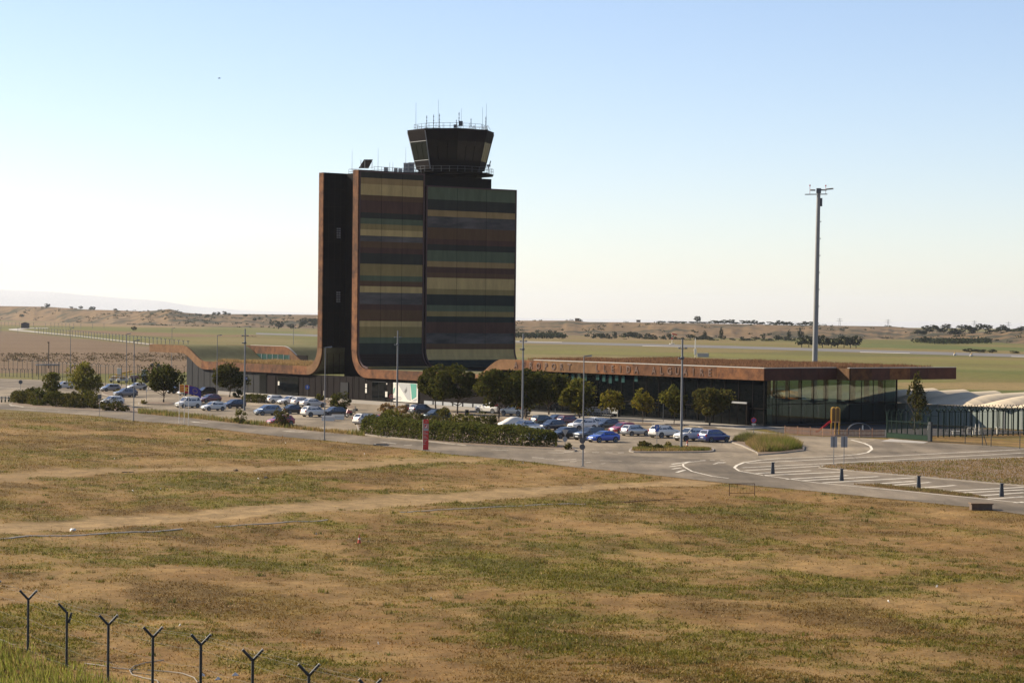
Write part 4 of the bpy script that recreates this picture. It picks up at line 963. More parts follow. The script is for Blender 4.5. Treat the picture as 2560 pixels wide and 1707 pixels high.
    if kind != 'van' or True: pane('rear_window', brL, fl(brL), fl(trL), trL, .09, .14, .86, -X)
    cuts = {'hatch': (.06, .47, .50, .86), 'sedan': (.06, .50, .53, .92), 'coupe': (.06, .52, .55, .86), 'pickup': (.06, .52, .56, .90)}.get(kind)
    segs = [(cuts[0], cuts[1]), (cuts[2], cuts[3])] if cuts else [(.06, .40), (.43, .70), (.73, .92)]
    for sgn in (1, -1):
        A = (bfL, brL, trL, tfL) if sgn > 0 else tuple(fl(v) for v in (bfL, brL, trL, tfL))
        for u0, u1 in segs: pane('window', A[0], A[1], A[2], A[3], .0, .10, .84, Y_ * sgn, u0, u1)
    # lamps, plates, trims
    hz = k['hood'] - .06
    for s_ in (1, -1):
        P.append(('headlight', MB().box((hl - .17, s_ * .74 * w, hz), (.26, .30, .13), s_ * .55).mesh('headlight'), 'lamp'))
        tz = bl - .12
        P.append(('tail_light', MB().box((-hl + .07, s_ * .80 * w, tz), (.16, .20, .26 if kind in ('van', 'suv', 'mpv', 'hatch') else .15), -s_ * .35).mesh('tail_light'), 'tail'))
        P.append(('mirror', MB().box((k['cowl'] - .38, s_ * (w + .08), bl + .06), (.14, .18, .13)).mesh('mirror'), 'paint'))
        P.append(('sill', MB().box((0, s_ * (w * .985), zl + .05), (k['wf'] - k['wb'] - .7, .05, .12)).mesh('sill'), 'plastic'))
    P.append(('grille', MB().box((hl - .015, 0, k['hood'] - .24), (.06, .95 * w, .12)).mesh('grille'), 'plastic'))
    P.append(('bumper', MB().box((hl - .05, 0, zl + .16), (.12, 1.25 * w, .16)).mesh('bumper'), 'plastic'))
    P.append(('bumper', MB().box((-hl + .04, 0, zl + .14), (.12, 1.55 * w, .18)).mesh('bumper'), 'plastic'))
    P.append(('number_plate', MB().box((hl + .012, 0, zl + .24), (.02, .5, .11)).mesh('number_plate'), 'plate'))
    P.append(('number_plate', MB().box((-hl - .005, 0, zl + .42), (.03, .5, .11)).mesh('number_plate'), 'plate'))
    if kind in ('suv', 'estate'):
        for s_ in (1, -1): P.append(('roof_rail', MB().tube([(tf - .1, s_ * wt * .92, Hh), (tr + .1, s_ * wt * .92, Hh - .02)], .025, 5).mesh('roof_rail'), 'steel'))
    if kind == 'pickup':
        P.append(('bed', MB().box(((br_ - hl) / 2 - .02, 0, bl + .02), (hl + br_ - .16, 2 * w * .86, .05)).mesh('bed'), 'plastic'))
    # wheels
    r = k['wr']; Mx = Matrix.Rotation(rad(90), 4, 'X')
    tyre = MB().lathe([(r * .66, -.105), (r * .94, -.105), (r, -.07), (r, .07), (r * .94, .105), (r * .66, .105)], 16, Mx).mesh('tyre', 40)
    rm = MB().lathe([(.05, -.10), (r * .66, -.10), (r * .68, -.108), (r * .70, .10), (r * .60, .10), (r * .5, .075), (.05, .10)], 16, Mx)
    rim = rm.mesh('rim', 40)
    arch = MB().lathe([(r * 1.16, -.03), (r * 1.16, .03)], 16, Mx).mesh('wheel_arch')
    CARM[kind] = (P, tyre, rim, arch, k); return CARM[kind]
PAINT = {}
def paint(name, col, metal=0.0):
    if name not in PAINT: PAINT[name] = mat('car_paint_' + name, col, 0.32, metal=metal, coat=0.8)
    return PAINT[name]
paint('white', (0.66, 0.615, 0.535)); paint('silver', (0.34, 0.34, 0.34), .5); paint('black', (0.010, 0.010, 0.011)); paint('grey', (0.055, 0.058, 0.062), .3)
paint('bluegrey', (0.13, 0.16, 0.20), .4); paint('navy', (0.010, 0.014, 0.032)); paint('blue', (0.012, 0.060, 0.36), .2); paint('darkblue', (0.012, 0.022, 0.14)); paint('red', (0.32, 0.015, 0.02)); paint('maroon', (0.11, 0.010, 0.014))
paint('green', (0.035, 0.05, 0.042), .2); paint('teal', (0.05, 0.075, 0.09), .3); paint('beige', (0.50, 0.46, 0.39)); paint('taupe', (0.20, 0.19, 0.19), .4)
def build_car(name, kind, col, label, loc, rz, cat='car', group=None):
    P, tyre, rim, arch, k = car_parts(kind); t = thing(name, label, cat, loc, rz, group); w = k['W'] / 2
    for nm, me, m_ in P: link(nm, me, t, PAINT[col] if m_ == 'paint' else M[m_])
    for x in (k['wf'], k['wb']):
        for s_ in (1, -1):
            wl = link('wheel', arch, t, M['black'], (x, s_ * (w - .025), k['wr'] + .01))
            link('tyre', tyre, wl, M['tyre'], (0, -s_ * .065, -.01)); link('rim', rim, wl, M['rim'], (0, -s_ * .058, -.01), 0 if s_ < 0 else math.pi)
    return t
def place(x0, x1, yb, L, Wd, ang):
    """ground position whose footprint spans x0..x1 with its nearest edge on row yb"""
    X, Y = g((x0 + x1) / 2, yb); Y += Wd * .55
    for _ in range(6):
        q = []
        for a, b in ((1, 1), (1, -1), (-1, 1), (-1, -1)):
            dx, dy = a * L / 2, b * Wd / 2
            q.append(px((X + dx * math.cos(ang) - dy * math.sin(ang), Y + dx * math.sin(ang) + dy * math.cos(ang), 0.25)))
        cx = (min(p[0] for p in q) + max(p[0] for p in q)) / 2
        qb = max(px((X + a * L * .33 * math.cos(ang) - b * Wd / 2 * math.sin(ang), Y + a * L * .33 * math.sin(ang) + b * Wd / 2 * math.cos(ang), 0))[1] for a in (1, -1) for b in (1, -1))
        X += ((x0 + x1) / 2 - cx) * mpp(Y); Y -= (yb - qb) * Y * Y / 89300.0
    return (X, Y, .012)
FW, BK = AH + math.pi, AH       # nose toward the camera side / nose toward the terminal
CARS = [
 # name, kind, paint, x0, x1, ybottom, heading, label
 ('parked_car', 'sedan', 'silver', 1269, 1348, 1078, FW, 'silver saloon half hidden behind the white van, next to the covered car'),
 ('parked_van', 'van', 'white', 1295, 1388, 1103, BK, 'white small van with side windows behind the end of the clipped hedge'),
 ('parked_car', 'hatch', 'black', 1376, 1445, 1097, FW, 'black hatchback parked nose out beside the white small van'),
 ('parked_car', 'hatch', 'navy', 1350, 1409, 1076, FW, 'dark hatchback directly behind the white small van'),
 ('parked_car', 'hatch', 'green', 1338, 1380, 1063, BK, 'dark green hatchback with bright red tail lights, farthest row by lamp pole'),
 ('parked_car', 'sedan', 'black', 1356, 1424, 1062, FW, 'black saloon in the farthest row between green and maroon cars'),
 ('parked_car', 'hatch', 'maroon', 1394, 1455, 1064, BK, 'maroon-black hatchback in the farthest row with red tail lights'),
 ('parked_car', 'suv', 'white', 1418, 1493, 1077, FW, 'white crossover parked nose out behind the dark blue-grey car'),
 ('parked_car', 'hatch', 'white', 1460, 1508, 1070, FW, 'small white hatchback wedged behind the black hatchback beside red car'),
 ('parked_car', 'hatch', 'black', 1488, 1543, 1074, FW, 'black hatchback between the small white hatchback and the red car'),
 ('parked_car', 'suv', 'grey', 1431, 1516, 1101, FW, 'dark grey crossover just behind the bright blue car'),
 ('parked_car', 'coupe', 'blue', 1465, 1551, 1106.5, FW, 'bright blue hatchback in the nearest row'),
 ('parked_car', 'hatch', 'red', 1532, 1580, 1084, FW, 'red car half hidden behind the silver hatchback'),
 ('parked_car', 'hatch', 'silver', 1552, 1623, 1090, BK, 'silver hatchback with tail lights toward the camera beside the red car'),
 ('parked_car', 'suv', 'white', 1622, 1701, 1095, BK, 'white crossover seen from behind by the blue parking sign'),
 ('parked_car', 'suv', 'white', 1689, 1760, 1103, FW, 'white crossover facing the camera behind the lamp pole and cone'),
 ('parked_car', 'mpv', 'darkblue', 1748, 1823, 1106, BK, 'dark blue small people carrier at the end of the nearest row'),
 ('parked_car', 'suv', 'white', 893, 947, 1063, BK, 'white crossover with roof rails beside the small red car'),
 ('parked_car', 'hatch', 'red', 926, 967, 1063, FW, 'small bright red car beside the clipped hedge end'),
 ('parked_car', 'suv', 'grey', 1026, 1086, 1037, BK, 'dark grey crossover parked under the street trees'),
 ('parked_car', 'estate', 'teal', 1057, 1121, 1049, FW, 'blue-grey estate car with roof rails behind the red totem'),
 ('parked_car', 'hatch', 'white', 665, 721, 1008.5, BK, 'white hatchback with dark roof glass by the low dark hedge'),
 ('parked_car', 'sedan', 'white', 704, 745, 1011.5, FW, 'white low car squeezed between two white cars in the back row'),
 ('parked_car', 'hatch', 'white', 739, 772, 1014, BK, 'white hatchback below the blue round arrow sign'),
 ('parked_car', 'sedan', 'white', 753, 811, 1018, BK, 'white saloon next to the rounded shrub in the back row'),
 ('parked_car', 'mpv', 'bluegrey', 628, 709, 1038.5, FW, 'blue-grey people carrier facing left behind the feathery bush'),
 ('parked_car', 'sedan', 'black', 700, 770, 1035, BK, 'black saloon beside the blue-grey people carrier'),
 ('parked_car', 'suv', 'white', 761, 814, 1042.5, BK, 'white crossover seen from behind next to the dark grey hatchback'),
 ('parked_car', 'hatch', 'grey', 794, 872, 1041.5, FW, 'dark grey hatchback by the motorcycle and white concrete blocks'),
 ('parked_car', 'hatch', 'red', 659, 742, 1064, FW, 'red hatchback partly hidden by the feathery bush at the verge'),
 ('parked_van', 'van', 'white', 432, 507, 1020, FW, 'white panel-sided van behind the flagpoles'),
 ('parked_car', 'hatch', 'maroon', 503, 545, 1007, FW, 'maroon car hidden behind the white van near the flags'),
 ('parked_car', 'hatch', 'white', 496, 570, 1027, FW, 'white five-door hatchback in front of the dark blue car'),
 ('parked_car', 'hatch', 'navy', 556, 612, 1021, FW, 'dark blue hatchback by the grey lamp pole'),
 ('parked_car', 'suv', 'black', 486, 541, 990, FW, 'black crossover beyond the flags beside the grey wall'),
 ('parked_car', 'sedan', 'white', 444, 500, 989, FW, 'white saloon behind the flags'),
 ('parked_car', 'suv', 'black', 418, 470, 984, FW, 'black off-roader behind the round tree'),
 ('parked_car', 'suv', 'taupe', 274, 352, 993, FW, 'silver-taupe off-roader by the thin lamp posts'),
 ('parked_car', 'hatch', 'silver', 252, 299, 978.5, FW, 'pale silver hatchback behind the silver-taupe off-roader'),
 ('parked_car', 'hatch', 'white', 145, 175, 972, FW, 'white car showing between the two shrubby trees'),
 ('parked_car', 'hatch', 'white', 254, 306, 1012, FW, 'white hatchback half buried among the roadside shrubs'),
 ('parked_car', 'hatch', 'white', 326, 358, 975, FW, 'white car parked in front of the tractor'),
 ('pickup_truck', 'pickup', 'white', 1194, 1252, 1034, FW, 'white pickup with loaded back standing before the terminal trees'),
 ('pickup_truck', 'pickup', 'beige', 1252, 1322, 1040, FW, 'dusty cream pickup with big wheels under the trees'),
]
rc = random.Random(3)
for nm, kd, colr, x0, x1, yb, hd, lb in CARS:
    k = KINDS[kd]; a = hd + rc.uniform(-.05, .05)
    if nm == 'pickup_truck': a = AN + math.pi + .2
    c_ = build_car(nm, kd, colr, lb, place(x0, x1, yb, k['L'], k['W'], a), a, {'parked_car': 'car', 'parked_van': 'van', 'pickup_truck': 'pickup'}[nm], 'vehicles in the airport car park')
    if nm == 'pickup_truck':
        for q in range(4): link('load', MB().box((-1.2 - q * .3, (-1) ** q * .4, 1.28), (.5, .6, .36), q).mesh('load'), c_, M['plastic'] if q % 2 else M['red'])
# car under a white dust cover
cvx = place(1250, 1308, 1068, 4.2, 1.8, FW); t = thing('covered_car', 'car hidden under a white fitted cover behind the hedge', 'covered car', cvx, FW)
k = [(2.1, .45, .35), (1.9, .75, .62), (1.2, .88, .86), (.5, .84, 1.22), (-.1, .80, 1.42), (-.9, .80, 1.40), (-1.6, .84, 1.12), (-1.95, .82, .95), (-2.1, .70, .6)]
mb = MB(); vs = []; fs = []
for i, (x, w, z) in enumerate(k):
    for j in range(9):
        a = math.pi * j / 8; vs.append((x, w * math.copysign(abs(math.cos(a)) ** .55, math.cos(a)), .06 + (z - .06) * abs(math.sin(a)) ** .6))
for i in range(len(k) - 1):
    for j in range(8): fs.append((i * 9 + j, i * 9 + j + 1, (i + 1) * 9 + j + 1, (i + 1) * 9 + j))
fs += [tuple(range(9)), tuple((len(k) - 1) * 9 + j for j in range(8, -1, -1))]; mb.add(vs, fs)
_o = obj('cover', mb, M['white'], t, 60)
# motorcycle
ml = place(858, 897, 1044, 2.1, .8, FW); t = thing('motorcycle', 'red and black motorcycle with top box beside the dark grey hatchback', 'motorcycle', ml, FW)
Mx = Matrix.Rotation(rad(90), 4, 'X')
for x in (.72, -.72):
    w_ = link('wheel', MB().lathe([(.12, -.03), (.12, .03)], 10, Mx).mesh('hub'), t, M['rim'], (x, 0, .33))
    tor = MB()
    tor.tube([(.27 * math.cos(a), 0, .27 * math.sin(a)) for a in [2 * math.pi * j / 14 for j in range(15)]], .06, 6, False); link('tyre', tor.mesh('tyre', 60), w_, M['tyre'])
_o = obj('engine', MB().box((.05, 0, .5), (.5, .34, .42)), M['plastic'], t)
_o = obj('tank', MB().hexa([(-.1, -.15, .72), (.4, -.13, .72), (.4, .13, .72), (-.1, .15, .72), (-.05, -.1, 1.0), (.32, -.12, 1.02), (.32, .12, 1.02), (-.05, .1, 1.0)]), PAINT['red'], t)
_o = obj('fairing', MB().hexa([(.35, -.16, .6), (.85, -.08, .72), (.85, .08, .72), (.35, .16, .6), (.35, -.2, 1.1), (.62, -.1, 1.25), (.62, .1, 1.25), (.35, .2, 1.1)]), PAINT['red'], t)
_o = obj('seat', MB().hexa([(-.75, -.13, .78), (-.1, -.15, .72), (-.1, .15, .72), (-.75, .13, .78), (-.75, -.11, .92), (-.1, -.13, .84), (-.1, .13, .84), (-.75, .11, .92)]), M['black'], t)
_o = obj('handlebar', MB().tube([(.36, -.38, 1.08), (.45, -.1, 1.04), (.45, .1, 1.04), (.36, .38, 1.08)], .025, 5), M['steel_dark'], t)
_o = obj('fork', MB().tube([(.44, -.09, 1.04), (.72, -.09, .33)], .035, 5).tube([(.44, .09, 1.04), (.72, .09, .33)], .035, 5), M['steel'], t)
_o = obj('top_box', MB().box((-.85, 0, 1.12), (.42, .5, .34)), M['black'], t)
# tractor with folded implement, beside baggage carts, behind the left fence
def gp(x, y): return (*g(x, y), .012)
tl = gp(352, 957); t = thing('tractor', 'dark red tractor with glazed cab and folded front loader behind the round tree', 'tractor', tl, rad(186))
for x, y, r in ((1.45, .72, .55), (1.45, -.72, .55), (-1.1, .80, .85), (-1.1, -.80, .85)):
    w_ = link('wheel', MB().lathe([(r * .55, -.16), (r * .55, .16)], 14, Mx).mesh('rim'), t, M['yellow'], (x, y, r))
    link('tyre', MB().lathe([(r * .56, -.2), (r, -.17), (r, .17), (r * .56, .2)], 16, Mx).mesh('tyre', 40), w_, M['tyre'])
_o = obj('bonnet', MB().hexa([(-.1, -.42, .9), (2.1, -.36, .85), (2.1, .36, .85), (-.1, .42, .9), (-.1, -.4, 1.75), (2.05, -.32, 1.55), (2.05, .32, 1.55), (-.1, .4, 1.75)]), PAINT['maroon'], t)
cb = _obj('cab', MB().hexa([(-1.4, -.75, 1.2), (-.05, -.7, 1.2), (-.05, .7, 1.2), (-1.4, .75, 1.2), (-1.3, -.7, 2.75), (-.2, -.65, 2.75), (-.2, .65, 2.75), (-1.3, .7, 2.75)]), M['clad'], t)
for s_ in (1, -1): _obj('window', MB().prism([(-1.3, s_ * .755, 1.5), (-.15, s_ * .73, 1.5), (-.25, s_ * .70, 2.6), (-1.25, s_ * .72, 2.6)], (0, s_ * .02, 0)), M['tentwall'], cb)
_obj('roof', MB().box((-.75, 0, 2.82), (1.5, 1.6, .16)), M['white'], cb)
_o = obj('exhaust', MB().tube([(.6, .35, 1.6), (.6, .35, 2.6)], .05, 6), M['steel_dark'], t)
for s_ in (1, -1): _obj('loader_arm', MB().tube([(.2, s_ * .55, 1.5), (-1.9, s_ * .5, 3.1), (-2.7, s_ * .45, 3.5)], .10, 6), PAINT['red'], t)
_o = obj('implement', MB().box((-2.5, -.6, 3.6), (.7, .5, 1.3), 0, 0, .5).box((-3.9, .4, 3.5), (.7, .5, 1.4), 0, 0, .3).tube([(-2.2, 0, 2.6), (-4.2, .3, 2.4)], .14, 6), M['steel_dark'], t)
for i, (xx, yy) in enumerate(((288, 956), (306, 957), (326, 953))):
    t = thing('baggage_cart', ['white baggage cart with yellow rails, end of the row nearest the leafy tree', 'white baggage cart with yellow rails, middle of the row', 'white baggage cart with yellow rails next to the tractor bonnet'][i], 'cart', gp(xx, yy), rad(8 + i * 5), 'baggage carts by the airside fence')
    _obj('deck', MB().box((0, 0, .62), (2.6, 1.5, .36)), M['white'], t)
    for x in (-.85, .85):
        for s_ in (1, -1):
            wl_ = link('wheel', MB().lathe([(.14, -.06), (.14, .06)], 10, Mx).mesh('rim'), t, M['rim'], (x, s_ * .62, .26)); link('tyre', MB().lathe([(.15, -.07), (.26, -.07), (.26, .07), (.15, .07)], 12, Mx).mesh('tyre'), wl_, M['tyre'])
    for s_ in (1, -1):
        rl = MB()
        for z in (1.2, 1.65): rl.tube([(-1.25, s_ * .7, z), (1.25, s_ * .7, z)], .045, 5)
        for x in (-1.25, 0, 1.25): rl.tube([(x, s_ * .7, .75), (x, s_ * .7, 1.65)], .04, 5)
        _obj('rail', rl, M['yellow'], t)
    _obj('drawbar', MB().tube([(1.3, 0, .5), (2.0, 0, .45)], .04, 5), M['steel_dark'], t)
    _obj('load', MB().box((.3 * (i - 1), 0, 1.05), (1.3, 1.0, .5)), M['coping'] if i != 1 else M['steel'], t)
tl = gp(300, 951); t = thing('belt_loader', 'white conveyor vehicle with yellow guard behind the baggage carts', 'vehicle', tl, rad(10))
_obj('chassis', MB().box((0, 0, .7), (3.4, 1.7, .7)), M['white'], t)
_obj('driver_cabin', MB().box((-.2, 0, 1.9), (.9, 1.2, 1.7)), M['white'], t)
_obj('boom', MB().box((.9, 0, 1.7), (3.6, .8, .35), 0, 0, -.22), M['yellow'], t)
for x in (-1.1, 1.1):
    for s_ in (1, -1): link('wheel', MB().lathe([(.05, -.11), (.36, -.11), (.36, .11), (.05, .11)], 12, Mx).mesh('wheel'), t, M['tyre'], (x, s_ * .78, .36))
# orange helicopter standing beyond the fence, seen only as a reflection in the terminal glass

# ================================================================== VEGETATION
def leaves(C, size, r, up=0.0):
    """leaf-sized quads at the given centres; returns verts, faces"""
    n = len(C); a = r.normal(size=(n, 3)); a /= np.linalg.norm(a, axis=1)[:, None]
    b = r.normal(size=(n, 3)); b -= (b * a).sum(1)[:, None] * a; b /= np.linalg.norm(b, axis=1)[:, None]
    s = size * r.uniform(.6, 1.35, n)[:, None]
    a = a * s * .62; b = b * s * .5
    V = np.stack([C - a, C + b * .9, C + a, C - b * .9], 1).reshape(-1, 3)
    return V, np.arange(4 * n).reshape(n, 4)
def leafcol(n, r, var=.35, hue=.12):
    v = r.uniform(1 - var, 1 + var, n)[:, None] * np.ones((1, 3)); v[:, 0] *= r.uniform(1 - hue, 1 + hue * 2, n); v[:, 2] *= r.uniform(.7, 1.2, n)
    return np.repeat(v, 4, axis=0)
def crown_points(n, w, h, zc, r, clumps=46, cone=0.0, hollow=.55, irr=.22):
    """points spread over uneven clumps inside an ellipsoid (or cone) of width w, height h"""
    P = []; 
    cl = []
    while len(cl) < clumps:
        q = r.normal(size=3); q /= np.linalg.norm(q); q *= r.uniform(hollow, 1.0) ** .7
        cl.append(q)
    cl = np.array(cl); cs = r.uniform(.13, .40, clumps); cs *= 1 + irr * r.normal(size=clumps)
    k = r.integers(0, clumps, n); d = r.normal(size=(n, 3)); d /= np.linalg.norm(d, axis=1)[:, None]
    p = cl[k] * .80 + d * (np.abs(cs[k]) * r.uniform(.35, 1.0, n) ** .5)[:, None]
    if cone: p[:, :2] *= np.clip(1.15 - (p[:, 2] + 1) / 2 * cone, .12, 2)[:, None]
    p[:, 2] = np.where(p[:, 2] < 0, p[:, 2] * .9, p[:, 2])
    return p * np.array([w / 2, w / 2, h / 2]) + np.array([0, 0, zc])
TREE_N = [0]
def tree(name, label, loc, total, w, cb, m='leaf', n=2800, size=.30, seed=1, group=None, cone=0, clumps=46, trunk=.13, cat='tree', irr=.22, hollow=.55):
    r = np.random.default_rng(seed); t = thing(name, label, cat, loc, 0, group)
    h = total - cb; zc = cb + h / 2
    V, F_ = leaves(crown_points(n, w, h, zc, r, clumps, cone, hollow, irr), size, r)
    soup('crown', V, F_, M[m], leafcol(n, r), t)
    mb = MB(); rr = random.Random(seed); top = Vector((rr.uniform(-.15, .15), rr.uniform(-.15, .15), cb + h * (.75 if cone else .45)))
    mid = Vector((rr.uniform(-.1, .1), rr.uniform(-.1, .1), cb))
    mb.tube([(0, 0, -.1), (0, 0, cb * .4), mid, top], [trunk * 1.25, trunk, trunk * .8, trunk * .3], 7)
    tk = obj('trunk', mb, M['bark'], t, 60)
    lb = MB()
    for k in range(7):
        a = 2 * math.pi * k / 7 + rr.random(); s0 = mid.lerp(top, rr.uniform(.0, .6)); e = Vector((math.cos(a) * w * .36, math.sin(a) * w * .36, s0.z + h * rr.uniform(.1, .35)))
        lb.tube([s0, s0.lerp(e, .5) + Vector((0, 0, .15)), e], [trunk * .5, trunk * .33, trunk * .12], 5)
    obj('limb', lb, M['bark'], tk); return t
def gp0(x, y): return (*g(x, y), .0)
TREES = [  # x, y base, total height, crown width, crown base, leaf material, count, label
 (409, 1007, 5.9, 5.2, 1.35, 'leaf', 3000, 'round dark tree on the small island behind the flags'),
 (574, 994, 5.9, 6.0, 1.5, 'leaf', 3000, 'round tree in front of the grey west wing wall'),
 (1089, 1027, 7.4, 5.9, 1.7, 'leaf', 3400, 'dark tree beside the white banner, first of the thick row'),
 (1143, 1036, 7.5, 7.0, 1.7, 'leaf', 3400, 'dark tree second in the thick row before the tower'),
 (1247, 1052, 8.0, 7.2, 1.8, 'leaf', 3400, 'dark tree above the cream pickup, third in the thick row'),
 (1314, 1047, 7.6, 6.6, 1.8, 'leaf', 3200, 'dark tree behind the tall lamp pole in the thick row'),
 (1372, 1038, 7.2, 6.8, 1.6, 'leaf', 3400, 'broad dark tree ending the thick row before the terminal'),
 (1449, 1046, 5.3, 5.0, 1.2, 'leaf_light', 2400, 'lighter green tree after the thick row, left of the trolleys'),
 (1527, 1052, 4.8, 3.8, 1.5, 'leaf_yellow', 1250, 'thin yellow-green young tree in front of the trolleys'),
 (1607, 1060, 4.5, 3.7, 1.6, 'leaf_yellow', 1050, 'sparse yellow-green sapling with bare twigs at its top'),
 (1685, 1062.5, 5.5, 3.7, 1.3, 'leaf_light', 1700, 'narrow light green tree beside the grey lamp pole'),
 (1774, 1066, 5.7, 5.7, 1.3, 'leaf_olive', 3000, 'bushy olive-green tree behind the dark blue people carrier'),
]
for i, (x, y, h_, w, cb, m_, n_, lb) in enumerate(TREES):
    tree('street_tree', lb, gp0(x, y), h_ * 1.06, w * 1.2, cb * .72, m_, int(n_ * (2.4 if n_ > 2000 else 1.3)), .35 if m_ != 'leaf_yellow' else .27, 100 + i, 'trees in the car park', clumps=34 if n_ > 2000 else 22, trunk=.14 if n_ > 2000 else .07, irr=.45, hollow=.4)
t = tree('conifer', 'tall loose conifer beside the green gate and white vaulted tent', gp0(2288, 1086), 9.0, 4.9, .4, 'leaf_olive', 2400, .24, 131, None, .95, 34, .12, hollow=.15, irr=.9)
tree('leafy_tree', 'small bushy tree among the shrubs beside the round sign', gp0(125, 1005), 5.6, 3.8, .9, 'leaf_light', 2000, .27, 140, 'trees by the access road', clumps=34)
tree('leafy_tree', 'tall pale green willowy tree in the roadside shrub bed', gp0(213, 1014), 8.2, 6.2, .6, 'leaf_willow', 4600, .27, 141, 'trees by the access road', clumps=48, irr=.5, hollow=.3)
def shrub(label, x, y, w, h_, m='leaf_olive', n=900, size=.22, seed=0, name='shrub', group='shrubs in the car park', d=None):
    r = np.random.default_rng(seed + 300); t = thing(name, label, 'shrub', gp0(x, y), 0, group)
    P = crown_points(n, w, h_ * 1.25, h_ * .5, r, 26, 0, .5, .25); P[:, 2] = np.abs(P[:, 2]) * .95 + .03
    if d: P[:, 1] *= d / w
    V, F_ = leaves(P, size, r); soup('foliage', V, F_, M[m], leafcol(n, r), t)
    mb = MB()
    for k in range(5):
        a = k * 1.26; mb.tube([(0, 0, 0), (math.cos(a) * w * .12, math.sin(a) * w * .12, h_ * .4), (math.cos(a) * w * .25, math.sin(a) * w * .25, h_ * .7)], [.05, .035, .015], 5)
    obj('stem', mb, M['bark'], t); return t
def gx_(z, X, Y): return (X, Y)
for a in [
 ('rounded olive shrub at the tip of the roadside bed', 56, 1010, 3.6, 2.4, 'leaf_olive', 1300, .2, 31),
 ('broad green shrub below the small bushy tree', 98, 1015, 4.4, 3.0, 'leaf_hedge', 1700, .2, 32),
 ('dark green shrub between the two roadside trees', 140, 1018, 4.0, 2.7, 'leaf', 1500, .2, 33),
 ('brownish shrub below the tall willowy tree', 186, 1021, 4.4, 2.9, 'leaf_olive', 1700, .2, 34),
 ('pale green shrub right of the tall willowy tree', 226, 1020, 3.2, 2.9, 'leaf_light', 1300, .2, 35),
 ('dark rounded bush behind the roadside hedge, by the round sign', 82, 1004, 3.2, 2.9, 'leaf', 1200, .22, 1),
 ('rounded green shrub by the tall thin sign post', 242, 1023, 3.4, 2.2, 'leaf_olive', 1000, .2, 2),
 ('low dry-topped shrub in front of the half-buried white car', 266, 1028, 2.6, 1.4, 'leaf_olive', 700, .18, 3),
 ('olive shrub at the end of the roadside bed', 292, 1029, 2.4, 1.9, 'leaf_olive', 800, .18, 4),
 ('small tuft shrub ending the roadside bed by the thin lamp', 312, 1030, 1.7, 1.0, 'leaf_olive', 500, .16, 5),
 ('yellowish shrub beside the silver-taupe off-roader', 295, 991, 2.0, 1.2, 'leaf_yellow', 500, .18, 6),
 ('feathery bush on the verge in front of the tall pole', 601, 1059, 2.3, 2.0, 'leaf_light', 900, .16, 7),
 ('feathery bush on the verge hiding the red hatchback', 706, 1068, 2.7, 3.1, 'leaf_olive', 1300, .16, 8),
 ('large rounded shrub behind the motorcycle', 852, 1025, 4.6, 2.9, 'leaf', 1900, .22, 9),
 ('smaller green shrub below the blue round sign', 797, 1003, 2.2, 1.3, 'leaf_light', 700, .2, 10),
 ('low round shrub left on the parking sign island', 1610, 1123, 2.2, .95, 'leaf_olive', 700, .16, 11),
 ('low round shrub under the blue parking sign', 1640, 1125, 1.9, .75, 'leaf', 600, .15, 12),
 ('dry tuft shrub beside the pole on the sign island', 1672, 1122, 1.1, .85, 'leaf_yellow', 450, .14, 13),
 ('tiny shrub at the back of the give-way sign', 1420, 1126, 1.25, .9, 'leaf_olive', 450, .14, 14),
 ('shrub beside the round tree on the flag island', 360, 1011, 1.2, .75, 'leaf_yellow', 400, .15, 15),
 ('dark bush by the foot of the round tree near the wing', 594, 995, 2.0, 1.5, 'leaf', 700, .2, 16),
 ('upright bush rising behind the clipped hedge by the red car', 985, 1068, 4.4, 2.5, 'leaf_light', 1500, .2, 17),
 ('bush behind the clipped hedge left of the totem', 1035, 1072, 4.2, 2.3, 'leaf_olive', 1400, .2, 18),
 ('leafy bush behind the clipped hedge right of the totem', 1110, 1080, 5.0, 3.3, 'leaf_olive', 1900, .2, 19),
 ('tall bush behind the clipped hedge, below the second dark tree', 1160, 1086, 4.2, 2.9, 'leaf_light', 1500, .2, 20),
 ('dark bush behind the clipped hedge before the covered car', 1210, 1090, 4.8, 3.0, 'leaf', 1700, .2, 21),
 ('sandy dry grass bush around the no-turn sign', 968, 1031, 3.2, 1.5, 'drygrass', 900, .2, 22),
 ('small sandy bush beside the tall pole near the banner', 1005, 1034, 2.6, 1.3, 'drygrass', 700, .2, 23),
]: shrub(*a)
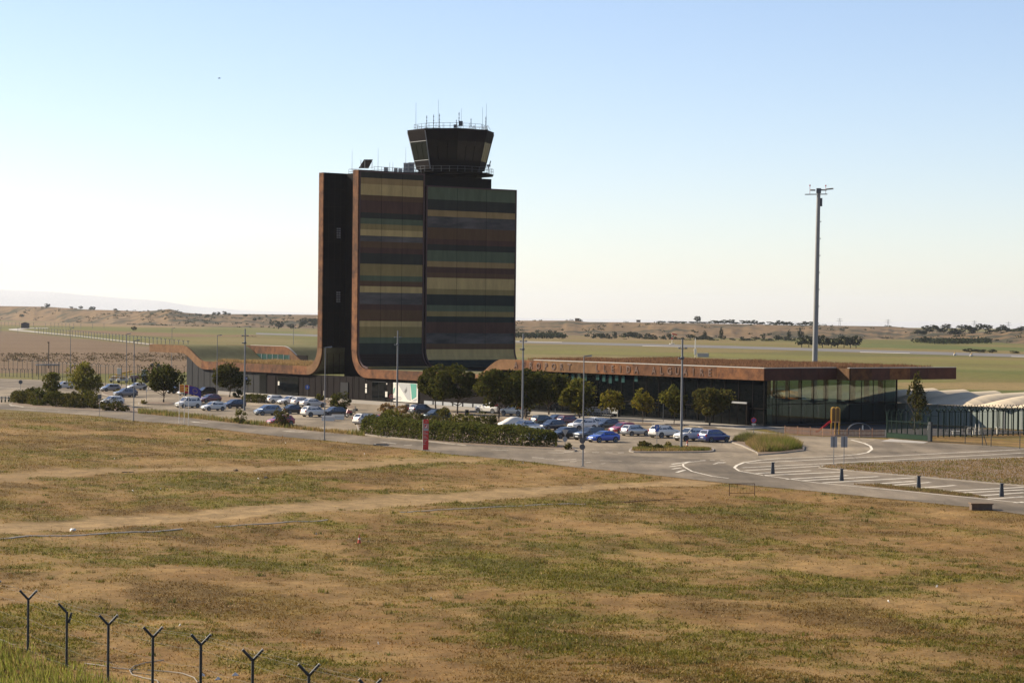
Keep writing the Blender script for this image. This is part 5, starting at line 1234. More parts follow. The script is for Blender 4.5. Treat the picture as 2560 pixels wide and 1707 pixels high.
def hedge(name, label, pts, w, h_, n, m, seed, size=.2, bump=.6):
    """clipped hedge along ground points"""
    r = np.random.default_rng(seed); P = np.array(pts); seg = np.hypot(*(P[1:] - P[:-1]).T); c = np.concatenate([[0], np.cumsum(seg)])
    t = thing(name, label, 'hedge', (P[0][0], P[0][1], 0)); u = r.uniform(0, c[-1], n)
    X = np.interp(u, c, P[:, 0]); Y = np.interp(u, c, P[:, 1])
    nb = fbm(u / 1.5, u * 0 + seed, seed, 3) * .6 + fbm(u / 5, u * 0 + seed, seed + 3, 2) * .4; end = np.minimum(u, c[-1] - u); e = np.clip(end / (w * .5), 0, 1) ** .5
    a = r.uniform(-.12, math.pi + .12, n); q = r.uniform(.72, 1.0, n) ** .5 * (1 - bump * .5 + bump * nb)
    ww = w / 2 * e * q; hh = h_ * (.55 + .45 * e) * q
    k = .6; cx = np.sign(np.cos(a)) * np.abs(np.cos(a)) ** k * ww; cz = np.abs(np.sin(a)) ** k * hh
    ti = np.clip(np.searchsorted(c, u) - 1, 0, len(seg) - 1); d = (P[1:] - P[:-1])[ti] / seg[ti][:, None]
    C = np.stack([X - d[:, 1] * cx - P[0][0], Y + d[:, 0] * cx - P[0][1], cz + .06], 1) + r.normal(size=(n, 3)) * .05
    V, F_ = leaves(C, size, r); soup('foliage', V, F_, M[m], leafcol(n, r), t)
    mb = MB()
    for k_ in range(int(c[-1] / 1.2)):
        uu = k_ * 1.2 + .6; x, y = np.interp(uu, c, P[:, 0]) - P[0][0], np.interp(uu, c, P[:, 1]) - P[0][1]; mb.tube([(x, y, 0), (x + .1, y, h_ * .6)], [.05, .02], 5)
    obj('stem', mb, M['bark'], t); return t
hedge('hedge', 'long clipped hedge beside the access road and red totem', G_([(928, 1082), (1000, 1092), (1165, 1106), (1290, 1113), (1384, 1119)]), 5.0, 2.35, 22000, 'leaf_hedge', 61, .2)
hedge('hedge', 'dense low hedge in the roadside bed by the round sign', G_([(44, 1006), (110, 1013), (180, 1017), (228, 1020)]), 4.2, 2.0, 10000, 'leaf_olive', 62, .22)
hedge('hedge', 'low dark hedge strip between parked cars near the grey wing', G_([(612, 1004), (668, 1008)]), 2.4, 1.25, 2200, 'leaf', 63, .2)

# ornamental grass and weeds made of blades
def blades(X, Y, Z, h_, wd, r, lean=.35, seg=1):
    n = len(X); a = r.uniform(0, 2 * math.pi, n); l = lean * r.uniform(.2, 1.0, n) * h_
    tip = np.stack([X + np.cos(a) * l, Y + np.sin(a) * l, Z + h_], 1); b = r.uniform(0, math.pi, n)
    o = np.stack([np.cos(b) * wd, np.sin(b) * wd, np.zeros(n)], 1); base = np.stack([X, Y, Z], 1)
    mid = (base + tip) / 2 + np.stack([-np.cos(a) * l * .15, -np.sin(a) * l * .15, h_ * .1], 1)
    V = np.stack([base - o, base + o, mid + o * .7, tip, mid - o * .7], 1).reshape(-1, 3)
    k = np.arange(n)[:, None] * 5
    return V, np.concatenate([np.concatenate([k, k + 1, k + 2, k + 4], 1), np.concatenate([k + 4, k + 2, k + 3, k + 3], 1)[:, :4]])
def blades3(X, Y, Z, h_, wd, r, lean=.35):
    n = len(X); a = r.uniform(0, 2 * math.pi, n); l = lean * r.uniform(.2, 1.0, n) * h_
    tip = np.stack([X + np.cos(a) * l, Y + np.sin(a) * l, Z + h_], 1); b = r.uniform(0, math.pi, n)
    o = np.stack([np.cos(b) * wd, np.sin(b) * wd, np.zeros(n)], 1); base = np.stack([X, Y, Z - .02], 1)
    return np.stack([base - o, base + o, tip], 1).reshape(-1, 3), np.arange(3 * n).reshape(n, 3)
def grass_clump(label, pts, n, h_, mcol, seed, name='ornamental_grass', base=.14):
    r = np.random.default_rng(seed); P = np.array(pts); lo, hi = P.min(0), P.max(0); X = r.uniform(lo[0], hi[0], n * 3); Y = r.uniform(lo[1], hi[1], n * 3)
    k = inpoly(X, Y, pts); X, Y = X[k][:n], Y[k][:n]; c = P.mean(0); t = thing(name, label, 'grass', (c[0], c[1], base), 0)
    hh = h_ * r.uniform(.45, 1.05, len(X)) * (.55 + .8 * fbm(X / 1.3, Y / 1.3, seed, 3)) * (.45 + .55 * sstep(0, 1.6, pdist(X, Y, list(pts) + [pts[0]])))
    V, F_ = blades3(X - c[0], Y - c[1], X * 0, hh, .03, r, .9)
    col = np.array(mcol) * r.uniform(.6, 1.35, (len(X), 1)); gk = r.random(len(X)) < sstep(.4, .62, fbm(X / 2.2, Y / 2.2, seed + 4, 3)) * .9; col[gk] = np.array([.16, .18, .04]) * r.uniform(.7, 1.3, (gk.sum(), 1))
    soup('blades', V, F_, M['fieldgrass'], np.repeat(col, 3, axis=0), t); return t
grass_clump('tall pale ornamental grass on the kerbed island by the no-parking sign', G_([(1895, 1133), (1950, 1131), (2004, 1124), (2004, 1115), (1975, 1106), (1910, 1103), (1865, 1108), (1863, 1113)]), 11000, 1.45, (.30, .23, .10), 5)
grass_clump('darker dry grass at the back of the ornamental island', G_([(1832, 1104), (1860, 1107), (1905, 1103), (1915, 1099), (1840, 1098)]), 3500, 1.15, (.12, .11, .05), 6)
def grass_strip(name, label, pts, n, h_, seed, cols, z=.06):
    r = np.random.default_rng(seed); P = np.array(pts); lo, hi = P.min(0), P.max(0); X = r.uniform(lo[0], hi[0], n); Y = r.uniform(lo[1], hi[1], n); k = inpoly(X, Y, pts); X, Y = X[k], Y[k]
    ns = fbm(X / 2.5, Y / 2.5, seed, 3); hh = h_ * r.uniform(.3, 1.2, len(X)) * (.3 + 1.4 * ns); V, F_ = blades3(X, Y, X * 0 + z, hh, .05, r, .5)
    ci = (r.random(len(X)) < sstep(.4, .6, ns) * .8).astype(int); col = np.array(cols)[ci] * r.uniform(.6, 1.4, (len(X), 1))
    return tag(soup(name, V, F_, M['fieldgrass'], np.repeat(col, 3, axis=0)), label, 'grass', None, 'stuff')
DG = [(.30, .22, .09), (.15, .16, .045)]
grass_strip('verge_grass', 'patchy grass along the verge between road and car park', VERGE, 90000, .55, 71, DG)
grass_strip('island_grass', 'dry grass on the slip road island', ISL, 60000, .14, 72, [(.25, .165, .055), (.19, .165, .05)], .14)
grass_strip('hatch_grass', 'dry weeds growing in the hatched area', G_([(2134, 1211), (2196, 1212), (2310, 1223), (2425, 1236), (2472, 1245.5), (2390, 1238.5), (2234, 1222.5)]), 20000, .18, 73, [(.24, .17, .08), (.2, .17, .07)], .03)
grass_strip('sign_island_grass', 'dry weeds on the parking sign island', oval((1580, 1127), (1778, 1126), 3.6, 6), 9000, .3, 74, DG, .13)
# dry grass on the low and high roofs
def roof_grass(name, label, s0, s1, t0, t1, z, n, h_, seed, col):
    r = np.random.default_rng(seed); s = r.uniform(s0, s1, n); t_ = r.uniform(t0, t1, n); Pn = np.array([O.x, O.y]) + s[:, None] * np.array([N.x, N.y]) + t_[:, None] * np.array([H.x, H.y])
    hh = h_ * r.uniform(.3, 1.0, n) * (.4 + 1.1 * fbm(s / 3, t_ / 3, seed, 3)); V, F_ = blades3(Pn[:, 0], Pn[:, 1], np.full(n, z), hh, .06, r, .5)
    c = np.array(col)[r.integers(0, len(col), n)] * r.uniform(.6, 1.4, (n, 1)); return tag(soup(name, V, F_, M['fieldgrass'], np.repeat(c, 3, axis=0)), label, 'grass', None, 'stuff')
roof_grass('roof_grass', 'reddish dry grass growing on the terminal roof', -60, -.6, 3, 36, 8.3, 60000, .6, 81, [(.20, .105, .065), (.26, .15, .085), (.17, .10, .06)])
roof_grass('roof_grass', 'straw-coloured grass on the low west wing roof', -160, -124, 1.2, 14, 5.75, 22000, .75, 82, [(.30, .20, .09), (.34, .25, .13)])
# field tufts
r = np.random.default_rng(9); n = 640000
Yt = 88 + (350 - 88) * r.random(n) ** 1.9; Xt = (r.random(n) * 2 - 1) * (Yt * .232 + 2)
ed = np.interp(Xt, rn_x, rn_y); k = Yt < ed - .3; Xt, Yt = Xt[k], Yt[k]
c, gg, vg, tr = groundcol(Xt, Yt); keep = r.random(len(Xt)) < np.clip(.12 + .75 * vg + .7 * gg - .8 * tr, .02, 1); Xt, Yt, c, gg, tr = Xt[keep], Yt[keep], c[keep], gg[keep], tr[keep]
cl = fbm(Xt / .8, Yt / .8, 55, 2); hh = (.03 + .08 * r.random(len(Xt)) ** 2) * (.4 + 1.3 * cl) * (1 + .5 * gg) * (1 + np.clip((Yt - 150) / 200, 0, 1))
V, F_ = blades3(Xt, Yt, fieldz(Xt, Yt), hh, .045, r, 1.3)
tone = r.random(len(Xt)); cc2 = c * (1.15 + .9 * (r.random((len(Xt), 1)) - .35)); straw = tone < .12; cc2[straw] = np.array([.42, .31, .15]) * r.uniform(.7, 1.2, (straw.sum(), 1))
gk = (r.random(len(Xt)) < gg * .7); cc2[gk] = np.array([.135, .130, .026]) * r.uniform(.6, 1.5, (gk.sum(), 1))
tag(soup('field_grass', V, F_, M['fieldgrass'], np.repeat(cc2, 3, axis=0)), 'short patchy dry and green grass over the field', 'grass', None, 'stuff')
# taller weeds clumped here and there
n = 2600; Xw = r.uniform(-50, 55, n); Yw = 90 + 160 * r.random(n) ** 1.4; k = (np.abs(Xw) < Yw * .235) & (Yw < np.interp(Xw, rn_x, rn_y) - 1); Xw, Yw = Xw[k], Yw[k]
_, gw, vw, tw = groundcol(Xw, Yw); k = r.random(len(Xw)) < (.15 + .85 * gw) * (1 - tw); Xw, Yw = Xw[k], Yw[k]
m_ = 26; X2 = np.repeat(Xw, m_) + r.normal(size=len(Xw) * m_) * .16; Y2 = np.repeat(Yw, m_) + r.normal(size=len(Xw) * m_) * .16; sz = np.repeat(r.uniform(.12, .34, len(Xw)), m_)
V, F_ = blades3(X2, Y2, fieldz(X2, Y2), sz * r.uniform(.5, 1.1, len(X2)), .03, r, .9)
wc = np.repeat(np.array([(.15, .15, .035), (.17, .15, .05), (.13, .135, .045), (.24, .18, .08)])[r.integers(0, 4, len(Xw))], m_, axis=0) * r.uniform(.6, 1.4, (len(X2), 1))
tag(soup('weeds', V, F_, M['fieldgrass'], np.repeat(wc, 3, axis=0)), 'low weed tufts dotted over the field', 'weeds', None, 'stuff')
n = 6500; Xw = r.uniform(-60, 62, n); Yw = 90 + 170 * r.random(n) ** 1.5; k = (np.abs(Xw) < Yw * .235) & (Yw < np.interp(Xw, rn_x, rn_y) - 1); Xw, Yw = Xw[k], Yw[k]
_, gw, vw, tw = groundcol(Xw, Yw); k = r.random(len(Xw)) < (1 - tw) * (.35 + .6 * vw); Xw, Yw = Xw[k], Yw[k]
m_ = 12; X2 = np.repeat(Xw, m_) + r.normal(size=len(Xw) * m_) * .12; Y2 = np.repeat(Yw, m_) + r.normal(size=len(Xw) * m_) * .12; sz = np.repeat(r.uniform(.08, .26, len(Xw)), m_)
V, F_ = blades3(X2, Y2, fieldz(X2, Y2), sz * r.uniform(.5, 1.1, len(X2)), .022, r, 1.0)
wc = np.repeat(np.array([(.34, .25, .11), (.26, .18, .07), (.16, .105, .045), (.40, .31, .16)])[r.integers(0, 4, len(Xw))], m_, axis=0) * r.uniform(.6, 1.4, (len(X2), 1))
tag(soup('dry_stalks', V, F_, M['fieldgrass'], np.repeat(wc, 3, axis=0)), 'dry straw stalks scattered over the field', 'grass', None, 'stuff')
# tall green grass at the foot of the embankment, near the foreground fence
n = 70000; Yg = r.uniform(84, 128, n); Xg = r.uniform(-30, 2, n); fl_y = 104.6 + (Xg + 22) * (-3.5 / 2.45); dd = fl_y - Yg
k = (r.random(n) < sstep(-5.0, 3.0, dd + (fbm(Xg / 3, Yg / 3, 8, 3) - .5) * 9)) & (Xg < -2); Xg, Yg, dd = Xg[k], Yg[k], dd[k]
hh = r.uniform(.15, .62, len(Xg)) * sstep(-6, 4, dd) * (.5 + fbm(Xg / 1.5, Yg / 1.5, 12, 3)); V, F_ = blades3(Xg, Yg, fieldz(Xg, Yg), hh, .03, r, .5)
gcx = np.array([(.23, .25, .045), (.18, .21, .04), (.28, .23, .08), (.24, .25, .06)])[r.integers(0, 4, len(Xg))] * r.uniform(.6, 1.4, (len(Xg), 1))
tag(soup('bank_grass', V, F_, M['fieldgrass'], np.repeat(gcx, 3, axis=0)), 'tall green grass along the foreground fence', 'grass', None, 'stuff')

# far trees: each its own, sharing a few crowns
FT = []
for s_ in range(5):
    r5 = np.random.default_rng(500 + s_); P = crown_points(420, 1.0, .85, .50, r5, 22, 0, .45, .3); P[:, 2] = np.clip(P[:, 2], .04, 2); V, F_ = leaves(P, .105, r5)
    me = soup('crown', V, F_, M['leaf_far'], leafcol(420, r5)); FT.append((me.data, MB().tube([(0, 0, -.05), (0, 0, .4)], [.035, .02], 5).mesh('trunk'))); bpy.data.objects.remove(me)
def far_tree(x, yb, wpx, hpx, D, label, group, i, zb=None, name='far_tree'):
    P = at(x, yb, D); t = thing(name, label, 'tree', P, 0, group); c_, k_ = FT[i % 5]
    o = link('crown', c_, t, M['leaf_far']); o.scale = (wpx * mpp(D) * 1.25, wpx * mpp(D) * 1.25, hpx * mpp(D) * 1.15); q = link('trunk', k_, t, M['bark']); q.scale = o.scale
    o.rotation_euler = (0, 0, i * 1.3)
LFT = [(119, 770, 14, 12, 3650), (178, 773, 10, 7, 3600), (188, 776, 11, 6, 3500), (202, 773, 10, 8, 3500), (230, 778, 17, 12, 3400), (288, 777.5, 10, 7, 3200), (490, 789, 8, 6, 2700), (500, 791, 12, 7, 2650), (519, 794, 10, 8, 2600), (535, 788, 9, 8, 2850), (546, 788, 11, 9, 2850), (561, 789, 13, 11, 2850), (573, 789, 10, 7, 2850), (614, 792.5, 11, 7, 2700), (636, 803, 9, 8, 2500), (648, 800, 7, 8, 2550), (665, 793, 8, 6, 2750), (725, 792, 10, 6, 2750), (679, 812, 11, 10, 2400), (155, 778, 10, 5, 3400), (270, 781, 14, 5, 3200), (61, 784, 8, 6, 3100), (55, 794, 12, 9, 2950)]
for i, (x, yb, w, h_, D) in enumerate(LFT): far_tree(x, yb, w, h_, D, 'small dark tree on the far brown plateau', 'trees on the far plateau', i)
far_tree(696, 821.5, 26, 20, 2050, 'larger of two dark trees at the plateau foot', 'trees at the plateau foot', 1)
far_tree(728, 822.5, 18, 13, 2050, 'smaller of two dark trees at the plateau foot', 'trees at the plateau foot', 2)
far_tree(335, 827, 13, 11, 1600, 'single dark bush tree in the green meadow', 'trees in the meadow', 3)
for i in range(34):
    rr = random.Random(900 + i); x = 752 + rr.random() * 46; y = 801 + rr.random() * 15; far_tree(x, y, rr.uniform(7, 14), rr.uniform(5, 9), 2450 - (y - 801) * 18, 'scrubby tree on the slope beside the tower', 'scrub on the slope by the tower', i)
# right side: belts behind the runway
rr = random.Random(44)
for i in range(46):
    x = 1480 + (1990 - 1480) * (i + rr.random()) / 46; y = 851 + (x - 1480) * .021 + rr.uniform(-9, 4); h_ = rr.uniform(8, 17); far_tree(x, y, rr.uniform(12, 24), h_, 1620 - (y - 851) * 6, 'tree in the hazy belt beyond the runway', 'tree belt beyond the runway', i)
for x, h_ in ((1762, 26), (1803, 34), (1909, 22), (1972, 30), (1998, 34), (2006, 28)): far_tree(x, 853 + (x - 1760) * .01, 9, h_, 1600, 'narrow poplar in the belt beyond the runway', 'poplars beyond the runway', int(x), name='poplar')
for i in range(30):
    x = 1640 + 390 * (i + rr.random()) / 30; far_tree(x, 807 + (x - 1640) * .019, rr.uniform(14, 26), rr.uniform(6, 13) if x > 1760 else 5, 2170, 'tree along the crest of the bluff', 'trees on the bluff crest', i)
far_tree(1744, 807, 18, 17, 2180, 'tall tree standing above the crest trees', 'trees on the bluff crest', 2)
for i in range(40):
    x = 2290 + 330 * (i + rr.random()) / 40; far_tree(x, 831 + rr.uniform(-8, 7), rr.uniform(14, 26), rr.uniform(9, 16), 1880, 'tree in the wood on the eastern bluff', 'wood on the eastern bluff', i)
for i, x in enumerate((2004, 2022, 2040, 2056, 2078, 2094, 2110, 2126, 2140)): far_tree(x, 867.5 + (x - 2004) * .012, 28, rr.uniform(22, 30), 1235, 'pine in the dark clump beyond the runway', 'pine clump beyond the runway', i, name='pine_tree')
far_tree(1537, 847, 13, 9, 1500, 'round dark bush beyond the runway, left of the windsock', 'bushes beyond the runway', 1)
far_tree(2312, 856, 20, 15, 1420, 'dark bushy tree beside the olive rows', 'bushes beyond the runway', 3)
for i, (x, y, w, h_) in enumerate([(1335, 806, 10, 6), (1355, 808, 12, 7), (1448, 806, 12, 9), (1468, 845, 12, 10), (1500, 846, 14, 12), (1560, 846, 16, 14), (1580, 847, 20, 18), (1620, 848, 18, 15), (2425, 881, 34, 10), (2450, 882, 30, 9), (2480, 883, 24, 11), (2535, 885, 26, 8), (1342, 834, 9, 9), (1375, 834, 10, 9), (1388, 834, 8, 8)]): far_tree(x, y, w, h_, 2300 if y < 812 else (1100 if y > 870 else 1750), 'scattered bush on the bluffs and runway edge', 'scattered bushes beyond the runway', i)
# olive rows and field scrub: too small to count
r6 = np.random.default_rng(77); C = []
for row in range(9):
    for k in range(34):
        x = 2285 + row * 8 + k * 5.2; y = 852 - k * .42 + row * 1.2
        if x > 2475: continue
        P = at(x, y, 1560 - row * 12 + k * 4); C.append((P.x, P.y, .0))
for row in range(5):
    for k in range(30):
        P = at(1284 + k * 4.2 + row * 2, 838 + row * 1.6 + k * .05, 1780 - row * 55); C.append((P.x, P.y, 0.))
C = np.array(C); n = len(C) * 14; Cx = np.repeat(C, 14, axis=0) + r6.normal(size=(n, 3)) * np.array([.9, .9, .6]) + np.array([0, 0, 1.5]); V, F_ = leaves(Cx, 1.1, r6)
tag(soup('orchard', V, F_, M['leaf_far'], leafcol(n, r6)), 'rows of small olive trees beyond the runway', 'orchard', None, 'stuff')
n = 9000; Xs = r6.uniform(-260, -20, n); Ys = r6.uniform(480, 1500, n); sel = []
for i in range(n):
    p = px((Xs[i], Ys[i], 0)); ok = (p[0] < 470 and (884 < p[1] < 905)) or (p[0] < 470 and 812 < p[1] < 820 and p[0] > 150) or (140 < p[0] < 640 and abs(p[1] - (826 + (p[0] - 170) * .024)) < 5 and p[0] > 165); sel.append(ok)
sel = np.array(sel); Xs, Ys = Xs[sel], Ys[sel]; m_ = 9; Cx = np.stack([np.repeat(Xs, m_), np.repeat(Ys, m_), np.zeros(len(Xs) * m_)], 1) + np.abs(r6.normal(size=(len(Xs) * m_, 3))) * np.array([1.2, 1.2, .25]); V, F_ = leaves(Cx, .38, r6)
tag(soup('scrub', V, F_, M['scrub'], leafcol(len(Cx), r6)), 'brown scrub along the field banks', 'scrub', None, 'stuff')

r7 = np.random.default_rng(15); Cs = []
for hobj in [o for o in bpy.data.objects if o.name.startswith('hills')]:
    me = hobj.data; co = np.empty(len(me.vertices) * 3, dtype=np.float32); me.vertices.foreach_get('co', co); co = co.reshape(260, -1, 3)[:, :26]
    nn = fbm(co[..., 0] / 45, co[..., 1] / 45, 33, 3)
    for _ in range(1300 if hobj.name == 'hills' else 600):
        a, b_ = r7.integers(0, 259), r7.integers(0, 25)
        if r7.random() > sstep(.46, .66, nn[a, b_]): continue
        u, v_ = r7.random(), r7.random(); Cs.append(co[a, b_] * (1 - u) * (1 - v_) + co[a + 1, b_] * u * (1 - v_) + co[a, b_ + 1] * (1 - u) * v_ + co[a + 1, b_ + 1] * u * v_)
Cs = np.array(Cs); m_ = 16; sz = np.repeat(r7.uniform(.5, 1.7, len(Cs)) , m_)[:, None]; Cx = np.repeat(Cs, m_, axis=0) + r7.normal(size=(len(Cs) * m_, 3)) * np.array([1.0, 1.0, .38]) * sz + np.array([0, 0, .5]) * sz; V, F_ = leaves(Cx, 1.0, r7)
tag(soup('hill_scrub', V, F_, M['leaf_far'], leafcol(len(Cx), r7)), 'dark scrub dotted over the far hillsides', 'scrub', None, 'stuff')

# ================================================================== POLES, SIGNS, FENCES
def cyl(r0, r1, h_, n=10): return MB().tube([(0, 0, 0), (0, 0, h_)], [r0, r1], n)
POLES = [(611, 1026, 'tall grey camera pole beside the blue parking sign near the wing'), (992.4, 1031, 'tall grey camera pole in front of the white banner'), (1305.7, 1061, 'tall grey camera pole behind the white small van'), (1703, 1124, 'tall grey camera pole on the parking sign island')]
for x, y, lb in POLES:
    t = thing('camera_pole', lb, 'pole', gp(x, y), .3, 'tall grey camera poles')
    obj('shaft', cyl(.16, .11, 13.0, 10), M['steel'], t, 60)
    obj('base_plate', MB().box((0, 0, .03), (.5, .5, .05)), M['steel_dark'], t)
    obj('crossbar', MB().tube([(-.5, 0, 11.9), (.5, 0, 11.9)], .04, 6), M['steel_dark'], t)
    for s_ in (1, -1): obj('floodlight', MB().box((s_ * .42, -.1, 11.95), (.26, .24, .10), 0, .3), M['steel_dark'], t)
    obj('collar', MB().lathe([(.15, 10.6), (.24, 10.7), (.24, 10.85), (.15, 10.95)], 10), M['steel_dark'], t)
    obj('camera', MB().box((-.35, -.1, 10.75), (.36, .2, .16)), M['steel_dark'], t)
LAMPS = [(811, 1100, 'thin street lamp at the road edge before the motorcycle'), (1457, 1165, 'thin street lamp with small signs nearest the camera'), (334, 1052, 'thin street lamp at the road edge by the shrub bed'), (315.5, 990, 'thin street lamp behind the silver-taupe off-roader'), (175.6, 941, 'thin street lamp on the far road behind the leafy tree'), (429, 934, 'thin street lamp beyond the west roof overhang'), (542, 997, 'thin street lamp before the round tree at the wing'), (732.6, 925, 'thin street lamp behind the west wing roof')]
for i, (x, y, lb) in enumerate(LAMPS):
    t = thing('street_lamp', lb, 'street lamp', gp(x, y), -.15, 'thin street lamps')
    obj('post', cyl(.085, .055, 11.4, 8), M['steel'], t, 60); obj('base_plate', MB().box((0, 0, .02), (.36, .36, .04)), M['steel_dark'], t)
    ln = obj('lantern', MB().hexa([(-.05, -.11, 11.35), (.85, -.14, 11.45), (.85, .14, 11.45), (-.05, .11, 11.35), (-.05, -.08, 11.45), (.8, -.1, 11.58), (.8, .1, 11.58), (-.05, .08, 11.45)]), M['steel'], t)
    obj('lens', MB().box((.5, 0, 11.40), (.5, .2, .03)), M['lamp'], ln)
    if i == 1:
        for z in (2.15, 1.5): obj('sign_back', MB().lathe([(.3, -.01), (.3, .01)], 16, Matrix.Translation((-.06, -.1, z + .5)) @ Mx), M['steel_dark'], t)
# great floodlight mast behind the terminal
Pm = at(2036, 905, 420); t = thing('floodlight_mast', 'very tall concrete floodlight mast behind the terminal roof', 'mast', (Pm.x, 420, 0)); Pt = at(2052, 480, 420)
hm = Pt.z; lean = Pt.x - Pm.x - 0.0105 * 0
obj('shaft', MB().tube([(0, 0, 0), (lean * .25, 0, hm * .5), (lean * .5, 0, hm)], [.52, .46, .34], 12), M['mast'], t, 60)
top = Vector((lean * .5, 0, hm))
obj('head', MB().box(top + Vector((0, 0, .2)), (.8, .8, .9)), M['steel_dark'], t)
obj('crossarm', MB().tube([top + Vector((-2.5, 0, -.5)), top + Vector((1.6, 0, -.4))], .1, 6), M['mast'], t)
for x, w, dz in ((-1.1, .9, .3), (.9, 1.0, .35), (2.0, 1.3, .55)): obj('floodlight', MB().box(top + Vector((x, -.2, dz)), (w, .5, .22), 0, .2, -.1 if x > 1 else 0), M['mast'], t)
for x in (-1.6, 1.3): obj('obstacle_light', MB().tube([top + Vector((x, 0, -.4)), top + Vector((x, 0, 1.1))], .04, 5).box(top + Vector((x, 0, 1.15)), (.2, .2, .25)), M['red'], t)
for k in range(8): obj('step', MB().box((lean * .5 * (.3 + .08 * k) + .5, 0, hm * (.3 + .08 * k)), (.2, .15, .15)), M['steel_dark'], t)
obj('cable_box', MB().box(top + Vector((.5, -.1, -1.9)), (.35, .35, 1.5)), M['steel_dark'], t)

def post(t, h_, r=.035, m='steel'): obj('post', cyl(r, r, h_, 8), M[m], t)
def disc(r, z, y=-.05, th=.02, n=20): return MB().lathe([(r, -th / 2), (r, th / 2)], n, Matrix.Translation((0, y, z)) @ Mx)
def vsign(x, y, label, h_, rz=0.0, name='road_sign', cat='sign'):
    t = thing(name, label, cat, gp(x, y), rz); post(t, h_); return t
def textpart(t, s, size, loc, m, parent=None):
    c = bpy.data.curves.new('lettering', 'FONT'); c.body = s; c.size = size; c.align_x = 'CENTER'; c.extrude = .004
    tmp = bpy.data.objects.new('tmp', c); COL.objects.link(tmp); me = bpy.data.meshes.new_from_object(tmp.evaluated_get(bpy.context.evaluated_depsgraph_get())); bpy.data.objects.remove(tmp)
    me.transform(Matrix.Translation(loc) @ Matrix.Rotation(rad(90), 4, 'X')); me.materials.clear(); return link('lettering', me, parent or t, M[m])
# parking signs
t = vsign(1642, 1116.5, 'blue parking sign with white P on the kerbed island', 2.65); pn = obj('panel', MB().box((0, -.05, 2.3), (.50, .03, .68)), M['blue'], t); textpart(t, 'P', .52, (0, -.075, 2.12), 'white', pn); obj('panel', MB().box((0, -.05, 1.88), (.46, .03, .12)), M['blue'], t)
t = vsign(617.5, 983, 'blue parking sign beside the tall pole before the grey wing', 3.2); pn = obj('panel', MB().box((0, -.05, 2.75), (.72, .03, .78)), M['blue'], t); textpart(t, 'P', .6, (-.05, -.075, 2.55), 'white', pn); obj('panel', MB().box((0, -.05, 2.25), (.62, .03, .14)), M['white'], t)
# blue round arrow sign
t = vsign(768, 994, 'blue round sign with white upward arrow before the dark wall', 2.3); d_ = obj('disc', disc(.42, 1.95), M['blue'], t); obj('arrow', MB().prism([(-.05, -.065, 1.7), (.05, -.065, 1.7), (.05, -.065, 1.98), (.16, -.065, 1.98), (0, -.065, 2.22), (-.16, -.065, 1.98), (-.05, -.065, 1.98)], (0, -.01, 0)), M['white'], d_)
# no turn sign
t = vsign(977.5, 1028, 'round no-turn sign with dark ring in front of the banner', 2.75); d_ = obj('disc', disc(.36, 2.4), M['maroon_sign'] if 'maroon_sign' in M else M['red'], t); obj('face', disc(.27, 2.4, -.066, .01), M['coping'], d_)
obj('arrow', MB().tube([(-.12, -.075, 2.25), (-.1, -.075, 2.42), (.1, -.075, 2.46)], .035, 5), M['black'], d_); obj('slash', MB().tube([(-.2, -.078, 2.6), (.2, -.078, 2.2)], .03, 5), M['red'], d_)
t = vsign(984, 1030, 'narrow sign edge on a thin post beside the no-turn sign', 2.3); obj('panel', MB().box((0, 0, 2.1), (.6, .03, .22), .2), M['steel_dark'], t)
# no parking sign
t = vsign(1883.7, 1100.5, 'no-parking sign with red ring and blue face on the grass island', 2.95); d_ = obj('disc', disc(.35, 2.55), M['red'], t); obj('face', disc(.235, 2.55, -.066, .01), M['blue'], d_); obj('slash', MB().tube([(-.17, -.078, 2.72), (.17, -.078, 2.38)], .035, 5), M['red'], d_); obj('plate', MB().box((0, -.05, 2.06), (.5, .02, .2)), M['white'], t)
# give-way and round signs seen from behind
t = vsign(1412.5, 1124.5, 'grey backs of a triangle and a round sign at the hedge end', 2.4); obj('triangle', MB().prism([(-.40, 0, 2.35), (.40, 0, 2.35), (0, 0, 1.65)], (0, -.03, 0)), M['coping'], t); obj('disc', disc(.28, 1.25, -.03), M['grey'], t)
t = vsign(51.4, 981.5, 'dark round sign seen from behind beside the roadside hedge', 2.35); obj('disc', disc(.38, 2.0), M['steel_dark'], t)
t = vsign(248.8, 1041.5, 'small rectangular sign on a thin post at the road edge', 3.3); obj('panel', MB().box((0, -.04, 2.95), (.55, .03, .62)), M['steel_dark'], t)
for x, lb in ((2084, 'grey sign panel seen from behind, nearer the ornamental grass, at slip road'), (2109.7, 'grey sign panel seen from behind, nearer the gate, at slip road')):
    t = vsign(x, 1163, lb, 3.1); obj('panel', MB().box((0, -.02, 2.5), (.70, .03, 1.16)), M['grey'], t); obj('bracket', MB().box((0, -.05, 2.5), (.08, .04, 1.16)), M['steel_dark'], t)
for i, (x, y) in enumerate(((366, 1010), (252, 1000))):
    t = vsign(x, y, ['thin white marker post beside the round tree by the flags', 'thin white marker post behind the shrub bed'][i], 2.7, name='marker_post', cat='post'); obj('plate', MB().box((0, -.03, 2.4), (.2, .02, .5)), M['white'], t)
t = vsign(1388, 1046, 'small dark sign on a post among the trees', 2.1); obj('panel', MB().box((0, -.04, 1.85), (.5, .03, .6)), M['black'], t)
